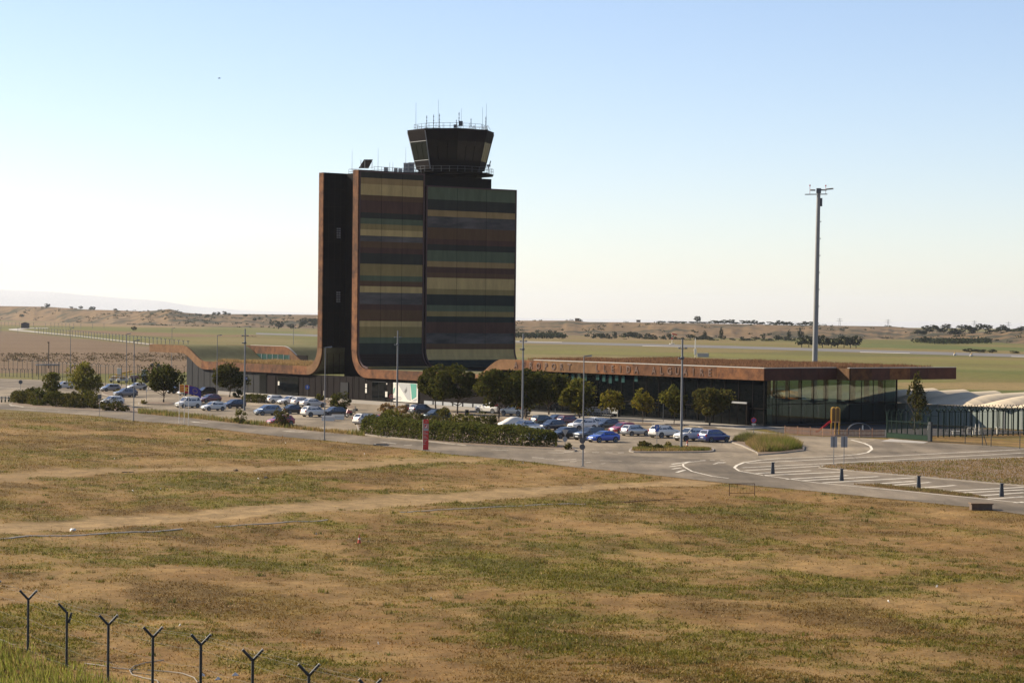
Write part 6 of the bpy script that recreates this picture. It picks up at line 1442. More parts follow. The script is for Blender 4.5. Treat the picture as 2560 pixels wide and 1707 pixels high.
# red information totem
t = thing('totem_sign', 'red information totem with airport tail logo at the road edge', 'sign', gp(1064, 1125), .12)
obj('column', MB().box((0, 0, 1.77), (.64, .16, 3.5)), M['red'], t); obj('side_strip', MB().box((-.33, 0, 1.77), (.05, .18, 3.52)), M['coping'], t)
gy = obj('panel', MB().box((.02, -.083, 2.62), (.56, .02, .80)), M['grey'], t); sq = obj('emblem', MB().box((.02, -.097, 2.72), (.36, .015, .40)), M['red'], gy)
obj('tail_fin', MB().prism([(-.12, -.106, 2.56), (.08, -.106, 2.56), (.17, -.106, 2.88), (.10, -.106, 2.88)], (0, -.008, 0)), M['white'], gy)
for z, w, h_ in ((3.18, .5, .02), (2.08, .22, .05), (1.95, .44, .05), (1.82, .5, .05), (1.62, .28, .045), (1.5, .36, .045), (1.38, .46, .045), (1.18, .44, .04), (1.06, .30, .04), (.94, .22, .04), (.70, .3, .03)):
    obj('text_line', MB().box((-.26 + w / 2 + .02, -.085, z), (w, .012, h_)), M['coping'], t)
obj('emblem', disc(.07, .72, -.09, .012), M['coping'], t).location = (-.2, 0, 0)
obj('emblem', MB().prism([(-.03, -.085, 3.25), (.05, -.085, 3.25), (.03, -.085, 3.4)], (0, -.01, 0)), M['coping'], t)
obj('foot', MB().box((0, 0, .02), (.8, .4, .06)), M['kerb'], t)
# flags
def flag(x, y, label, kind, L=1.55, droop=.25, seed=0):
    t = thing('flagpole', label.replace('flag', 'flagpole carrying the', 1) if False else label, 'flag', gp(x, y), .1)
    obj('pole', cyl(.045, .03, 5.55, 8), M['white'], t, 60); obj('finial', MB().lathe([(.02, 5.55), (.06, 5.6), (.02, 5.66)], 8), M['steel'], t)
    Hf = 1.1; nu = 18
    def surf(u, v): # u along, v down
        a = u * L; return Vector((.05 + a * .93, .12 * math.sin(u * 7 + seed) * u, 5.45 - v * Hf - droop * u * u * L + .05 * math.sin(u * 9 + seed) * u))
    def strip(name, v0, v1, m, u0=0, u1=1, off=0.0, n=nu):
        mb = MB(); nv = 3
        for sgn in ((0,) if not off else (1, -1)):
            g_ = [[surf(u0 + (u1 - u0) * i / n, v0 + (v1 - v0) * j / nv) + Vector((0, off * sgn, 0)) for j in range(nv + 1)] for i in range(n + 1)]
            for i in range(n):
                for j in range(nv): mb.add([g_[i][j], g_[i + 1][j], g_[i + 1][j + 1], g_[i][j + 1]], [(0, 1, 2, 3)])
        return obj(name, mb, m, t if name == 'cloth' else cl)
    yl, rd = M['flag_yellow'], M['flag_red']
    if kind == 'cat':
        cl = strip('cloth', 0, 1, yl)
        for k in range(4): strip('stripe', (2 * k + 1) / 9, (2 * k + 2) / 9, rd, off=.012)
    elif kind == 'esp':
        cl = strip('cloth', 0, 1, yl); strip('stripe', 0, .25, rd, off=.012); strip('stripe', .75, 1, rd, off=.012); strip('crest', .38, .66, rd, .22, .36, .012, 3)
    else:
        cl = strip('cloth', 0, 1, M['flag_blue'])
        for k in range(12):
            a = 2 * math.pi * k / 12; u_, v_ = .5 + .18 * math.sin(a), .5 - .27 * math.cos(a); c_ = surf(u_, v_)
            pts = [c_ + Vector(((.065 if j % 2 == 0 else .026) * math.sin(math.pi * j / 5), 0, (.065 if j % 2 == 0 else .026) * math.cos(math.pi * j / 5))) for j in range(10)]
            for sg in (1, -1): obj('star', MB().poly([p + Vector((0, .02 * sg, 0)) for p in pts]), yl, cl)
def flagmat(name, c): 
    m = mat(name, c, .8); return m
M['flag_yellow'] = mat('flag_yellow', (.72, .45, .05), .8); M['flag_red'] = mat('flag_red', (.45, .02, .025), .8); M['flag_blue'] = mat('flag_blue', (.05, .035, .22), .8)
flag(447.6, 1058, 'red and yellow striped flag on the first white pole', 'cat', 1.5, .10, 0)
flag(460.3, 1061, 'red and yellow flag with crest on the middle white pole', 'esp', 1.3, .18, 1.4)
flag(471, 1064, 'blue flag with ring of yellow stars on the last pole', 'eu', 1.75, .32, 2.2)
# cones, bollards, blocks
def cone(x, y, label, h_):
    t = thing('traffic_cone', label, 'cone', gp(x, y)); s_ = h_ / .9
    obj('base', MB().box((0, 0, .03 * s_), (.4 * s_, .4 * s_, .05 * s_)), M['cone'], t); obj('body', MB().lathe([(.16 * s_, .05 * s_), (.03 * s_, .88 * s_)], 12), M['cone'], t, 60)
    obj('band', MB().lathe([(.115 * s_, .36 * s_), (.09 * s_, .52 * s_)], 12), M['white'], t)
cone(1718, 1120.5, 'tall orange traffic cone beside the pole on the sign island', .95)
cx_ = g(898, 1357); cone(898, 1357.5, 'small red and white traffic cone alone in the field', .62)
for i, (x, y) in enumerate(((1931.7, 1184.4), (2104, 1201.6), (2296.5, 1220.7), (2504, 1241))):
    t = thing('bollard', ['dark bollard nearest the hatched tip', 'dark bollard second from the hatched tip', 'dark bollard third from the hatched tip', 'dark bollard farthest along the hatched strip by the island'][i], 'bollard', gp(x, y), .1, 'dark bollards in the hatched strip')
    obj('body', MB().hexa([(-.19, -.12, 0), (.19, -.12, 0), (.19, .12, 0), (-.19, .12, 0), (-.12, -.09, 1.1), (.12, -.09, 1.1), (.12, .09, 1.1), (-.12, .09, 1.1)]), M['bollard'], t)
    obj('cap', MB().box((.03, 0, 1.13), (.34, .22, .07)), M['bollard'], t)
for i, (x0, x1, y) in enumerate(((805, 836, 1052), (831, 858, 1048.5))):
    c_ = place(x0, x1, y, 1.9, .55, rad(-3)); t = thing('concrete_block', ['white concrete barrier block nearest the thin street lamp', 'white concrete barrier block beside the motorcycle'][i], 'barrier', c_, rad(-3 + i * 5), 'white concrete blocks')
    obj('body', MB().hexa([(-.95, -.3, 0), (.95, -.3, 0), (.95, .3, 0), (-.95, .3, 0), (-.92, -.22, .72), (.92, -.22, .72), (.92, .22, .72), (-.92, .22, .72)]), M['white'], t); obj('groove', MB().box((0, -.27, .35), (1.86, .04, .05)), M['concrete'], t)
# grey cabinets and bins
for x, y, w, h_, lb, m_ in ((941, 1067, .75, 1.1, 'grey metal cabinet at the end of the clipped hedge', 'steel'), (1018, 1029, .6, 1.2, 'grey pair of waste bins near the dark grey crossover', 'steel'), (1167, 1038, .5, .8, 'dark litter bin on the kerb under the trees', 'black'), (437, 973, .5, 1.5, 'grey utility cabinet on the grey wing corner', 'grey'), (811, 1000, .3, 1.6, 'pale ticket post above the shrubs by the dark wall', 'coping'), (645, 980, .5, 1.4, 'dark litter bin before the grey wing wall', 'black')):
    t = thing('cabinet' if 'cabinet' in lb else ('litter_bin' if 'bin' in lb else 'ticket_post'), lb, 'cabinet' if 'cabinet' in lb else ('bin' if 'bin' in lb else 'post'), gp(x, y), .4)
    obj('body', MB().box((0, 0, h_ / 2), (w, w * .7, h_)), M[m_], t); obj('lid', MB().box((0, 0, h_ + .03), (w * 1.08, w * .8, .06)), M[m_], t); obj('door', MB().box((0, -w * .36, h_ * .5), (w * .8, .02, h_ * .8)), M[m_], t)
# field odds and ends
t = thing('concrete_box', 'low weathered concrete chamber at the road edge in the field', 'concrete box', gp0(2452, 1273)); obj('body', MB().box((0, 0, .22), (1.7, 1.0, .5)), M['concrete_brown'] if 'concrete_brown' in M else M['soil'], t); obj('lid', MB().box((0, 0, .50), (1.85, 1.15, .09)), M['soil'], t)
t = thing('drain_cover', 'dark sunken drain cover at the edge of the access road', 'drain', gp(953, 1112.5), -.3); obj('frame', MB().box((0, 0, .05), (1.7, .9, .1)), M['steel_dark'], t); obj('slab', MB().box((.1, -.1, .12), (1.2, .7, .06)), M['black'], t); obj('slab', MB().box((-.7, .2, .09), (.6, .6, .04)), M['concrete'], t)
t = thing('rusty_frame', 'thin rusty metal frame standing in the field', 'frame', gp0(1855, 1236), .06); rb_ = MB()
for x in (-1.12, 1.12): rb_ = obj('upright', MB().tube([(x, 0, -.1), (x, 0, .98)], .03, 5), M['rust_dark'], t)
obj('top_rail', MB().tube([(-1.12, 0, .96), (1.12, 0, .98)], .03, 5), M['rust_dark'], t); obj('lower_rail', MB().tube([(-1.12, 0, .12), (1.12, 0, .14)], .02, 5), M['rust_dark'], t)
for k in range(8): obj('wire', MB().tube([(-.95 + k * .27, 0, .13), (-.95 + k * .27, 0, .97)], .006, 4), M['rust_dark'], t)
def ground_line(pts, name, label, w, m, cat):
    P = G_(pts); fine = []
    for a, b in zip(P[:-1], P[1:]):
        for k in range(12): fine.append(Vector((a[0] + (b[0] - a[0]) * k / 12, a[1] + (b[1] - a[1]) * k / 12, 0)))
    fz = fieldz(np.array([p[0] for p in fine]), np.array([p[1] for p in fine])); mb = MB(); rows = []
    for i, p in enumerate(fine):
        d = (fine[min(i + 1, len(fine) - 1)] - fine[max(i - 1, 0)]).normalized(); q = Vector((-d.y, d.x, 0)) * w; z = Vector((0, 0, float(fz[i]) + .01)); u = Vector((0, 0, w * .7))
        rows.append([p - q + z, p - q * .6 + z + u, p + q * .6 + z + u, p + q + z])
    for a, b in zip(rows[:-1], rows[1:]):
        for k in range(3): mb.add([a[k], b[k], b[k + 1], a[k + 1]], [(0, 1, 2, 3)])
    return tag(obj(name, mb, m, None, 30), label, cat)
ground_line([(-60, 1349), (0, 1344), (150, 1334), (300, 1325), (470, 1316)], 'pipe', 'long pale pipe lying across the field below the dirt track', .09, M['pipe'], 'pipe')
ground_line([(536, 1309.5), (700, 1300), (830, 1293)], 'pipe', 'broken middle length of pale pipe in the field', .07, M['pipe'], 'pipe')
ground_line([(1000, 1277), (1120, 1270), (1300, 1262), (1480, 1255.5)], 'pipe', 'thin pale pipe length below the bare patch', .07, M['pipe'], 'pipe')
ground_line([(1490, 1255), (1620, 1249), (1720, 1245)], 'pipe', 'rust-coloured pipe end beyond the pale pipes', .05, M['rust_dark'], 'pipe')
ground_line([(305, 1177), (337, 1176.5)], 'plank', 'short dark plank on the upper dirt track', .09, M['bark'], 'plank')
for i, (x, y, w, m_) in enumerate(((519, 1098, .55, 'soil'), (664, 1194, .45, 'bark'), (182, 1318, .5, 'white'), (589, 1172, .5, 'soil'))):
    t = thing('stone', ['brown boulder in the field below the flags', 'dark stone on the bare strip of the field', 'white slab fragment beside the dirt track', 'small earth lump on the upper track'][i], 'stone', gp0(x, y), i); rr_ = random.Random(i); z0 = float(fieldz(np.array([t.location.x]), np.array([t.location.y]))[0]); t.location.z = z0
    bmx = bmesh.new(); bmesh.ops.create_icosphere(bmx, subdivisions=2, radius=w * .5)
    for v in bmx.verts: v.co *= rr_.uniform(.75, 1.15); v.co.z *= .55
    me = bpy.data.meshes.new('rock'); bmx.to_mesh(me); bmx.free(); link('rock', me, t, M[m_], (0, 0, w * .12))
# scraps of litter
r8 = np.random.default_rng(4)
for i in range(20):
    x, y = r8.uniform(0, 1500), r8.uniform(1070, 1230)
    if i > 13: x, y = r8.uniform(300, 2400), r8.uniform(1300, 1680)
    X, Y = g(x, y)
    if Y > np.interp(X, rn_x, rn_y) - 1: continue
    z = float(fieldz(np.array([X]), np.array([Y]))[0]); s_ = r8.uniform(.04, .10)
    mb = MB().add([(-s_, -s_ * .6, 0), (s_, -s_ * .5, .02), (s_ * .8, s_ * .6, .12), (-s_ * .7, s_ * .5, .06), (0, 0, .16)], [(0, 1, 4), (1, 2, 4), (2, 3, 4), (3, 0, 4)])
    tag(obj('litter_scrap', mb, M['white'], None, None, (X, Y, z + .02), float(r8.uniform(0, 6))), 'pale scrap of litter lying in the dry field', 'litter', 'litter scraps in the field')

# ------------------------------------------------------------------ fences
def ypost(t, loc, h_, arm, r, m, rz=0.0, tip=True, caps=None):
    p = obj('post', MB().tube([(0, 0, -.15), (0, 0, h_)], r, 8), m, t, 60, loc, rz)
    for s_ in (1, -1):
        a = Vector((s_ * arm * .72, 0, h_ + arm * .70)); obj('arm', MB().tube([(0, 0, h_ - .04), a], r * .95, 8), m, p, 60)
        if caps: obj('cap', MB().tube([a, a + a.normalized() * 0 + Vector((s_ * .02, 0, .02))], r * .97, 8), caps, p)
    return p
# foreground security fence
FP = [Vector((-22.0 + 2.45 * k, 104.6 - 3.5 * k, 0)) for k in range(-2, 10)]
t = thing('security_fence', 'black Y-topped fence posts in the near grass with thin wires', 'fence', FP[0]); z_ = fieldz(np.array([p.x for p in FP]), np.array([p.y for p in FP]))
for k, p in enumerate(FP):
    p.z = float(z_[k])
    if k == 3:
        q = obj('post', MB().tube([(0, 0, -.15), (0, 0, 2.45)], .055, 8), M['fence_dark'], t, 60, p - FP[0], .1); a = Vector((-.36, 0, 2.80)); obj('arm', MB().tube([(0, 0, 2.4), a], .052, 8), M['fence_dark'], q, 60); obj('cap', MB().tube([a, a + Vector((-.02, 0, .02))], .053, 8), M['coping'], q)
        obj('arm', MB().tube([(.08, 0, 1.95), (.20, 0, 2.4)], .05, 8), M['fence_dark'], q, 60); continue
    ypost(t, p - FP[0], 2.42, .52, .058, M['fence_dark'], .08, caps=M['coping'])
for a, b in zip(FP[:-1], FP[1:]):
    w_ = MB()
    for z in (.1, .8, 1.5, 2.2): w_.tube([a - FP[0] + Vector((0, 0, z)), (a + b) / 2 - FP[0] + Vector((0, 0, z - .06)), b - FP[0] + Vector((0, 0, z))], .0025, 4)
    for s_ in (1, -1):
        w_.tube([a - FP[0] + Vector((s_ * .3, 0, 2.7)), b - FP[0] + Vector((s_ * .3, 0, 2.7))], .0025, 4)
    obj('wire', w_, M['steel_dark'], t)
# coils of pipe by the fence
def coil(pts, label):
    P = G_(pts); z = fieldz(np.array([p[0] for p in P]), np.array([p[1] for p in P])); P = [Vector((p[0], p[1], q + .05)) for p, q in zip(P, z)]
    return tag(obj('hose', MB().tube(P, .024, 6), M['hose'], None, 60), label, 'hose')
coil([(410, 1645), (365, 1650), (335, 1658), (324, 1668), (330, 1678), (360, 1686), (392, 1694), (400, 1706)], 'grey hose looping behind the foreground fence')
coil([(369, 1668), (420, 1672), (455, 1678), (485, 1688), (494, 1700)], 'grey hose lying straight beside the loop at the fence')
coil([(212, 1648), (250, 1656), (290, 1664), (345, 1667)], 'pale thin hose in the brown weeds at the fence foot')
coil([(0, 1598), (14, 1604), (28, 1612), (40, 1614)], 'pale pipe stub in the grass at the picture edge')
for i, (x, y) in enumerate(((588, 1688), (505, 1683), (545, 1694))):
    X, Y = g(x, y); z = float(fieldz(np.array([X]), np.array([Y]))[0]); mb = MB().add([(-.14, -.1, 0), (.14, -.08, 0), (.1, .12, .04), (-.12, .1, .02), (0, 0, .14)], [(0, 1, 4), (1, 2, 4), (2, 3, 4), (3, 0, 4), (0, 3, 2, 1)]); tag(obj('litter_bag', mb, M['white'], None, None, (X, Y, z)), 'pale plastic bag caught in the grass at the fence', 'litter', 'bags at the fence')
# fence line helper: posts along ground points with mesh panels of thin bars
def yfence(name, label, pts, step, h_, arm, r, m, bars=0.0, skip=(), rz=0.0, rails=(.15, 1.0), wires=0):
    P = [Vector((x, y, 0)) for x, y in pts]; seg = [(b - a).length for a, b in zip(P[:-1], P[1:])]; tot = sum(seg); n = max(1, int(round(tot / step)))
    def pt(l):
        for a, b, s_ in zip(P[:-1], P[1:], seg):
            if l <= s_ + 1e-6: return a.lerp(b, l / s_)
            l -= s_
        return P[-1]
    t = thing(name, label, 'fence', P[0]); Q = [pt(tot * k / n) for k in range(n + 1)]
    pm = MB().tube([(0, 0, -.1), (0, 0, h_)], r, 6).mesh('post'); am = {s_: MB().tube([(0, 0, h_ - .03), (s_ * arm * .72, 0, h_ + arm * .7)], r * .9, 6).mesh('arm') for s_ in (1, -1)}
    for q in Q:
        p = link('post', pm, t, m, q - P[0], rz)
        for s_ in (1, -1): link('arm', am[s_], p, m)
    for a, b in zip(Q[:-1], Q[1:]):
        w_ = MB()
        for z in rails: w_.tube([a - P[0] + Vector((0, 0, h_ * z)), b - P[0] + Vector((0, 0, h_ * z))], r * .32, 4)
        for k in range(wires): z = h_ * (k + .5) / wires; w_.tube([a - P[0] + Vector((0, 0, z)), b - P[0] + Vector((0, 0, z))], .007, 3)
        if bars:
            nb = int((b - a).length / bars)
            for k in range(1, nb): q = a.lerp(b, k / nb) - P[0]; w_.tube([q + Vector((0, 0, h_ * rails[0])), q + Vector((0, 0, h_ * rails[-1]))], .008, 3)
        obj('mesh_panel', w_, m, t)
    return t
gq = lambda x, y: g(x, y)
yfence('airside_fence', 'dark green airside fence behind the left car park with Y tops', G_([(82, 948), (100, 949), (260, 963), (330, 966), (400, 968), (460, 968)]), 2.55, 4.2, .62, .055, M['fence_dark'], .5, rails=(.05, .96))
yfence('airside_fence', 'row of short Y-topped posts along the far road', G_([(-120, 938), (0, 941), (80, 944)]), 1.35, 1.75, .42, .06, M['fence_dark'], 0, rails=(.1, .9))
yfence('airside_fence', 'tall thin posts beyond the far road and round shelter', G_([(10, 926), (90, 934), (240, 944), (300, 947), (440, 948)]), 4.5, 3.0, .4, .05, M['fence_dark'], 0, rails=(.95,))
t = thing('round_shelter', 'dark green round shelter with flat roof behind the fence', 'shelter', gp(119, 940))
obj('roof', MB().lathe([(3.0, 2.55), (3.05, 2.62), (2.6, 2.78), (.2, 2.85)], 18), M['fence_dark'], t)
for k in range(8): a = 2 * math.pi * k / 8; obj('post', MB().tube([(2.6 * math.cos(a), 2.6 * math.sin(a), 0), (2.6 * math.cos(a), 2.6 * math.sin(a), 2.6)], .06, 6), M['fence_dark'], t)
t = thing('utility_pole', 'brown wooden pole behind the round shelter', 'pole', gp(121.5, 921)); obj('shaft', cyl(.16, .12, 7.1, 8), M['bark'], t); obj('cap', MB().box((-.1, 0, 7.0), (.5, .3, .3)), M['bark'], t)
for i, (x, y) in enumerate(((4, 1005.5), (13, 1005), (21.5, 1004.5), (29.5, 1003.5), (39.5, 1003))):
    t = thing('delineator', 'green and white road delineator by the barrier left of the shrubs', 'delineator', gp(x, y), 0, 'green delineators at the road end'); obj('body', cyl(.12, .12, .95, 10), M['green_bright'] if 'green_bright' in M else M['green_lit'], t)
    for z in (.45, .75): obj('band', MB().lathe([(.125, z), (.125, z + .09)], 10), M['white'], t)
t = thing('guard_rail', 'pale metal guard rail behind the green delineators', 'guard rail', gp(-20, 1002)); obj('rail', MB().tube([(-4, .4, .62), (4.5, -.4, .62)], .1, 6), M['coping'], t)
for x in (-3, -1, 1, 3): obj('post', MB().box((x, 0, .3), (.1, .1, .65)), M['steel'], t)
# perimeter fence along the far track
for nm, L, st, lb in (('perimeter_fence', [(-40, 832), (90, 834), (190, 843), (373, 864), (470, 876)], 14, 'long perimeter fence of thin posts beside the far track'), ('perimeter_fence', [(-40, 813), (60, 817), (120, 818), (190, 821), (260, 821)], 16, 'farther perimeter fence at the plateau foot')):
    yfence(nm, lb, G_(L), st, 3.6, .7, .13, M['steel_dark'], 0, rails=(.95,))
t = thing('guard_hut', 'small dark hut on the far perimeter track', 'hut', gp(63, 820.5)); obj('walls', MB().box((0, 0, 2.0), (6, 6, 4)), M['clad_grey'], t); obj('roof', MB().prism([(-3.5, -3.5, 4), (3.5, -3.5, 4), (0, -3.5, 5.2)], (0, 7, 0)), M['clad'], t)
# right-hand fences, gate, tent
yfence('site_fence', 'dark green Y-topped fence in front of the white tent', [g(2345, 1092), g(2436, 1090), g(2545, 1087), g(2640, 1085)], .96, 3.35, .5, .10, M['green'], .12, rz=AH, rails=(.04, .98))
yfence('site_fence', 'dark green Y-topped fence running behind the gate to the terminal', [g(2217, 1093), g(2262, 1091), g(2345, 1092)], 1.02, 3.3, .5, .075, M['green'], .14, rz=0, rails=(.04, .85))
yfence('site_fence', 'second row of Y-topped fence nearer the tent wall', [(g(2345, 1092)[0] + 3.5, g(2345, 1092)[1] + 13), (g(2560, 1087)[0] + 4, g(2560, 1087)[1] + 11)], .98, 3.4, .5, .055, M['green'], 0, rz=AH, rails=(.04, .98))
yfence('wire_fence', 'sparse thin wire fence along the slip road verge', G_([(2322, 1105), (2385, 1105), (2452, 1113), (2522, 1120), (2620, 1131)]), 6.2, 2.3, .02, .05, M['fence_dark'], 0, rails=(.04, .5, .96), wires=7)
t = thing('corner_brace', 'leaning dark fence brace at the verge corner', 'fence brace', gp(2451, 1113)); obj('post', MB().tube([(.25, 0, 0), (.25, 0, 2.55)], .06, 6), M['fence_dark'], t); obj('strut', MB().tube([(.75, -.25, 0), (.28, 0, 1.7)], .05, 6), M['fence_dark'], t)
# sliding gate
ga, gb = Vector((*g(2217, 1095), 0)), Vector((*g(2320, 1103), 0)); gv = (gb - ga); gl = gv.length; ang = math.atan2(gv.y, gv.x)
t = thing('sliding_gate', 'green sliding gate with solid lower plate and vertical bars', 'gate', ga + Vector((0, 0, .012)), ang)
obj('plate', MB().box((gl / 2, 0, .38), (gl, .08, .62)), M['green_lit'], t); obj('top_rail', MB().box((gl / 2, 0, 2.32), (gl, .08, .09)), M['green'], t); obj('mid_rail', MB().box((gl / 2, 0, .72), (gl, .09, .07)), M['green'], t)
for k in range(36): obj('bar', MB().box((.12 + k * (gl - .2) / 35, 0, 1.5), (.035, .035, 1.6)), M['green'], t)
for x in (0, gl): obj('post', MB().box((x, .05, 1.6), (.18, .18, 3.2)), M['green'], t)
obj('gate_post', MB().box((gl + .55, -.15, 1.25), (.5, .35, 2.5)), M['fence_dark'], t); obj('notice', MB().box((gl + .2, -.12, 1.75), (.26, .03, .55)), M['plate'], t)
for x in (0.0, gl * .33, gl * .66):
    for s_ in (1, -1): obj('arm', MB().tube([(x, .05, 3.1), (x + s_ * .35, .05, 3.5)], .05, 6), M['green'], t)
ssheet('gate_apron', G_([(2202, 1103), (2226, 1097), (2320, 1104.5), (2309, 1108)]), .03, M['concrete'], .04)
# small sheds and garden things behind the fence
for i, (x, y) in enumerate(((2425, 1087), (2500, 1085), (2390, 1087))):
    t = thing('white_table', ['white garden table beside the frame chair behind the fence', 'white garden table by the tent side behind the fence', 'white low bench behind the fence posts'][i], 'table', gp(x, y)); obj('top', MB().box((0, 0, .95 if i < 2 else .5), (1.1, .6, .06)), M['white'], t)
    for s_ in (-.4, .4): obj('leg', MB().box((s_, 0, .47 if i < 2 else .25), (.08, .4, .94 if i < 2 else .5)), M['white'], t)
    obj('foot_rail', MB().box((0, 0, .12), (.8, .08, .06)), M['white'], t)
t = thing('white_frame_chair', 'white tubular frame chair between the two garden tables', 'chair', gp(2443, 1087)); 
for s_ in (-.25, .25): obj('side_frame', MB().tube([(s_, -.3, 0), (s_, -.25, 1.0), (s_, 0, 1.5), (s_, .25, 1.0), (s_, .3, 0)], .04, 6), M['white'], t)
obj('seat', MB().box((0, 0, .5), (.5, .5, .05)), M['white'], t)
# bike racks
for k in range(5):
    X, Y = g(2351 + k * 11, 1086.5); t = thing('bike_rack', 'grey hoop bike rack on the paving behind the fence', 'bike rack', (X, Y, .02), .3, 'hoop bike racks behind the fence'); obj('hoop', MB().tube([(-.45, 0, 0), (-.4, 0, .6), (-.1, 0, .8), (.25, 0, .75), (.45, 0, .3), (.5, 0, 0)], .03, 6), M['steel'], t)
# vaulted membrane tent: vaults run across, side by side along the front direction
t = thing('vaulted_tent', 'white multi-vault membrane tent beside the terminal', 'tent', B(4, 30)); T0 = B(4, 30)
pitch = 6.4
for k in range(7):
    s0 = -3.2 + (k - 2) * pitch + 2.6; mb = MB(); nv = 14; nt = 8
    gr = []
    for j in range(nt + 1):
        tt_ = 29.2 + 17 * j / nt; sag = .35 * math.sin(math.pi * j / nt)
        gr.append([B(s0 + pitch * i / nv, tt_ + (.5 * abs(math.sin(math.pi * i / nv)) if j == 0 else 0), 3.0 + (.12 + 1.68 * (1 - (1 - min(1, j / (nt * .7))) ** 2)) * math.sin(math.pi * i / nv) ** .85 - sag * .4) - T0 for i in range(nv + 1)])
    for j in range(nt):
        for i in range(nv): mb.add([gr[j][i], gr[j][i + 1], gr[j + 1][i + 1], gr[j + 1][i]], [(0, 1, 2, 3)])
    bmv = mb.mesh('vault', 60); link('vault', bmv, t, M['membrane'])
    obj('wall', MB().box(B(s0 + pitch / 2, 30.0, 1.5) - T0, (pitch - .1, .08, 2.95), AN), M['tentwall'], t)
    obj('post', MB().box(B(s0, 29.9, 1.55) - T0, (.14, .14, 3.1), AN), M['grey'], t)
    for q in (1, 2, 3): obj('wall_joint', MB().box(B(s0 + pitch * q / 4, 29.94, 1.5) - T0, (.05, .05, 2.9), AN), M['grey'], t)
# orange helicopter on the apron behind the building, seen through both glass walls of the hall
hx, hy = g(1976, 1020); t = thing('helicopter', 'orange helicopter with white nose seen through the terminal glass', 'helicopter', (hx, hy, .03), -.85)
def loft(k, n=12):
    vs = []; fs = []
    for x, w, zc_, hh_ in k:
        for j in range(n): a = 2 * math.pi * j / n; vs.append((x, w * math.cos(a), zc_ + hh_ * math.sin(a)))
    for i in range(len(k) - 1):
        for j in range(n): fs.append((i * n + j, i * n + (j + 1) % n, (i + 1) * n + (j + 1) % n, (i + 1) * n + j))
    return MB().add(vs, fs + [tuple(range(n)), tuple((len(k) - 1) * n + j for j in range(n - 1, -1, -1))])
obj('fuselage', loft([(2.5, .75, 1.75, .75), (1.5, 1.0, 1.85, 1.1), (-1.0, 1.05, 1.95, 1.2), (-3.0, .9, 2.1, 1.0), (-4.2, .45, 2.4, .5), (-9.0, .2, 2.7, .22)]), M['orange'], t, 50)
obj('nose', loft([(2.52, .74, 1.75, .74), (3.2, .5, 1.6, .5), (3.7, .1, 1.5, .12)]), M['white'], t, 50)
for s_ in (1, -1):
    obj('stripe', MB().box((-.6, s_ * 1.0, 1.35), (3.6, .12, .5)), M['white'], t); obj('window', MB().box((1.3, s_ * 1.0, 2.2), (1.2, .1, .5)), M['carglass'], t)
    obj('skid', MB().tube([(2.2, s_ * 1.1, .25), (1.8, s_ * 1.1, .08), (-1.8, s_ * 1.1, .08)], .07, 6), M['steel_dark'], t)
    for x in (1.2, -1.2): obj('strut', MB().tube([(x, s_ * 1.1, .1), (x, s_ * .6, 1.0)], .06, 6), M['steel_dark'], t)
obj('tail_fin', MB().prism([(-8.4, 0, 2.7), (-9.3, 0, 4.2), (-9.8, 0, 4.2), (-9.1, 0, 2.6)], (0, .12, 0)), M['orange'], t)
obj('mast', MB().tube([(-.6, 0, 3.0), (-.6, 0, 3.7)], .15, 8), M['steel_dark'], t)
for q in range(4): a = math.pi * q / 2 + .4; obj('rotor_blade', MB().box((-.6 + 2.7 * math.cos(a), 2.7 * math.sin(a), 3.7), (5.2, .28, .05), a), M['steel_dark'], t)
# picket fence and playground
PK = [Vector((*g(x, y), 0)) for x, y in ((1962, 1085), (2025, 1088.5), (2088, 1092), (2150, 1092.5), (2213, 1092.5))]
t = thing('picket_fence', 'brown wooden picket fence around the small playground', 'fence', PK[0]); pk_m = MB().hexa([(-.04, -.012, .08), (.04, -.012, .08), (.04, .012, .08), (-.04, .012, .08), (-.04, -.012, 1.0), (.04, -.012, 1.0), (.04, .012, 1.0), (-.04, .012, 1.0)]).add([(-.04, -.012, 1.0), (.04, -.012, 1.0), (0, 0, 1.08)], [(0, 1, 2)]).mesh('picket')
for a, b in zip(PK[:-1], PK[1:]):
    d = b - a; n_ = int(d.length / .175); az = math.atan2(d.y, d.x)
    for k in range(n_): link('picket', pk_m, t, M['wood'], a.lerp(b, k / n_) - PK[0], az)
    for z in (.3, .78): obj('rail', MB().box((0, .03, z), (d.length, .04, .08)), M['wood'], t, None, (a + b) / 2 - PK[0], az)
    for p in (a, (a + b) / 2): obj('post', MB().box((0, .04, .58), (.1, .1, 1.2)), M['wood'], t, None, p - PK[0], az)
for c_, l_, rz_ in ():
    pass
sp = Vector((*g(2085, 1086), .02)); t = thing('playground_slide', 'yellow playground tower with arched tops and red slide', 'playground slide', sp, 0)
for x in (-.32, .22, .76):
    for y in (0, .8): obj('post', MB().tube([(x, y, 0), (x, y, 3.35)], .045, 8), M['yellow'], t)
for x0, x1 in ((-.32, .22), (.22, .76)):
    xm = (x0 + x1) / 2; R_ = (x1 - x0) / 2
    for y in (0, .8): obj('arch', MB().tube([(xm + R_ * math.cos(a), y, 3.35 + R_ * 1.1 * math.sin(a)) for a in [math.pi * j / 8 for j in range(9)]], .045, 8), M['yellow'], t)
    obj('panel', MB().prism([(x0 + .05, .02, 1.75), (x1 - .05, .02, 1.75), (x1 - .05, .02, 3.3), (xm + .12, .02, 3.55), (xm - .12, .02, 3.55), (x0 + .05, .02, 3.3)], (0, .03, 0)), M['yellow_dark'] if 'yellow_dark' in M else M['wood'], t)
obj('platform', MB().box((.22, .4, 1.65), (1.1, .85, .08)), M['wood'], t)
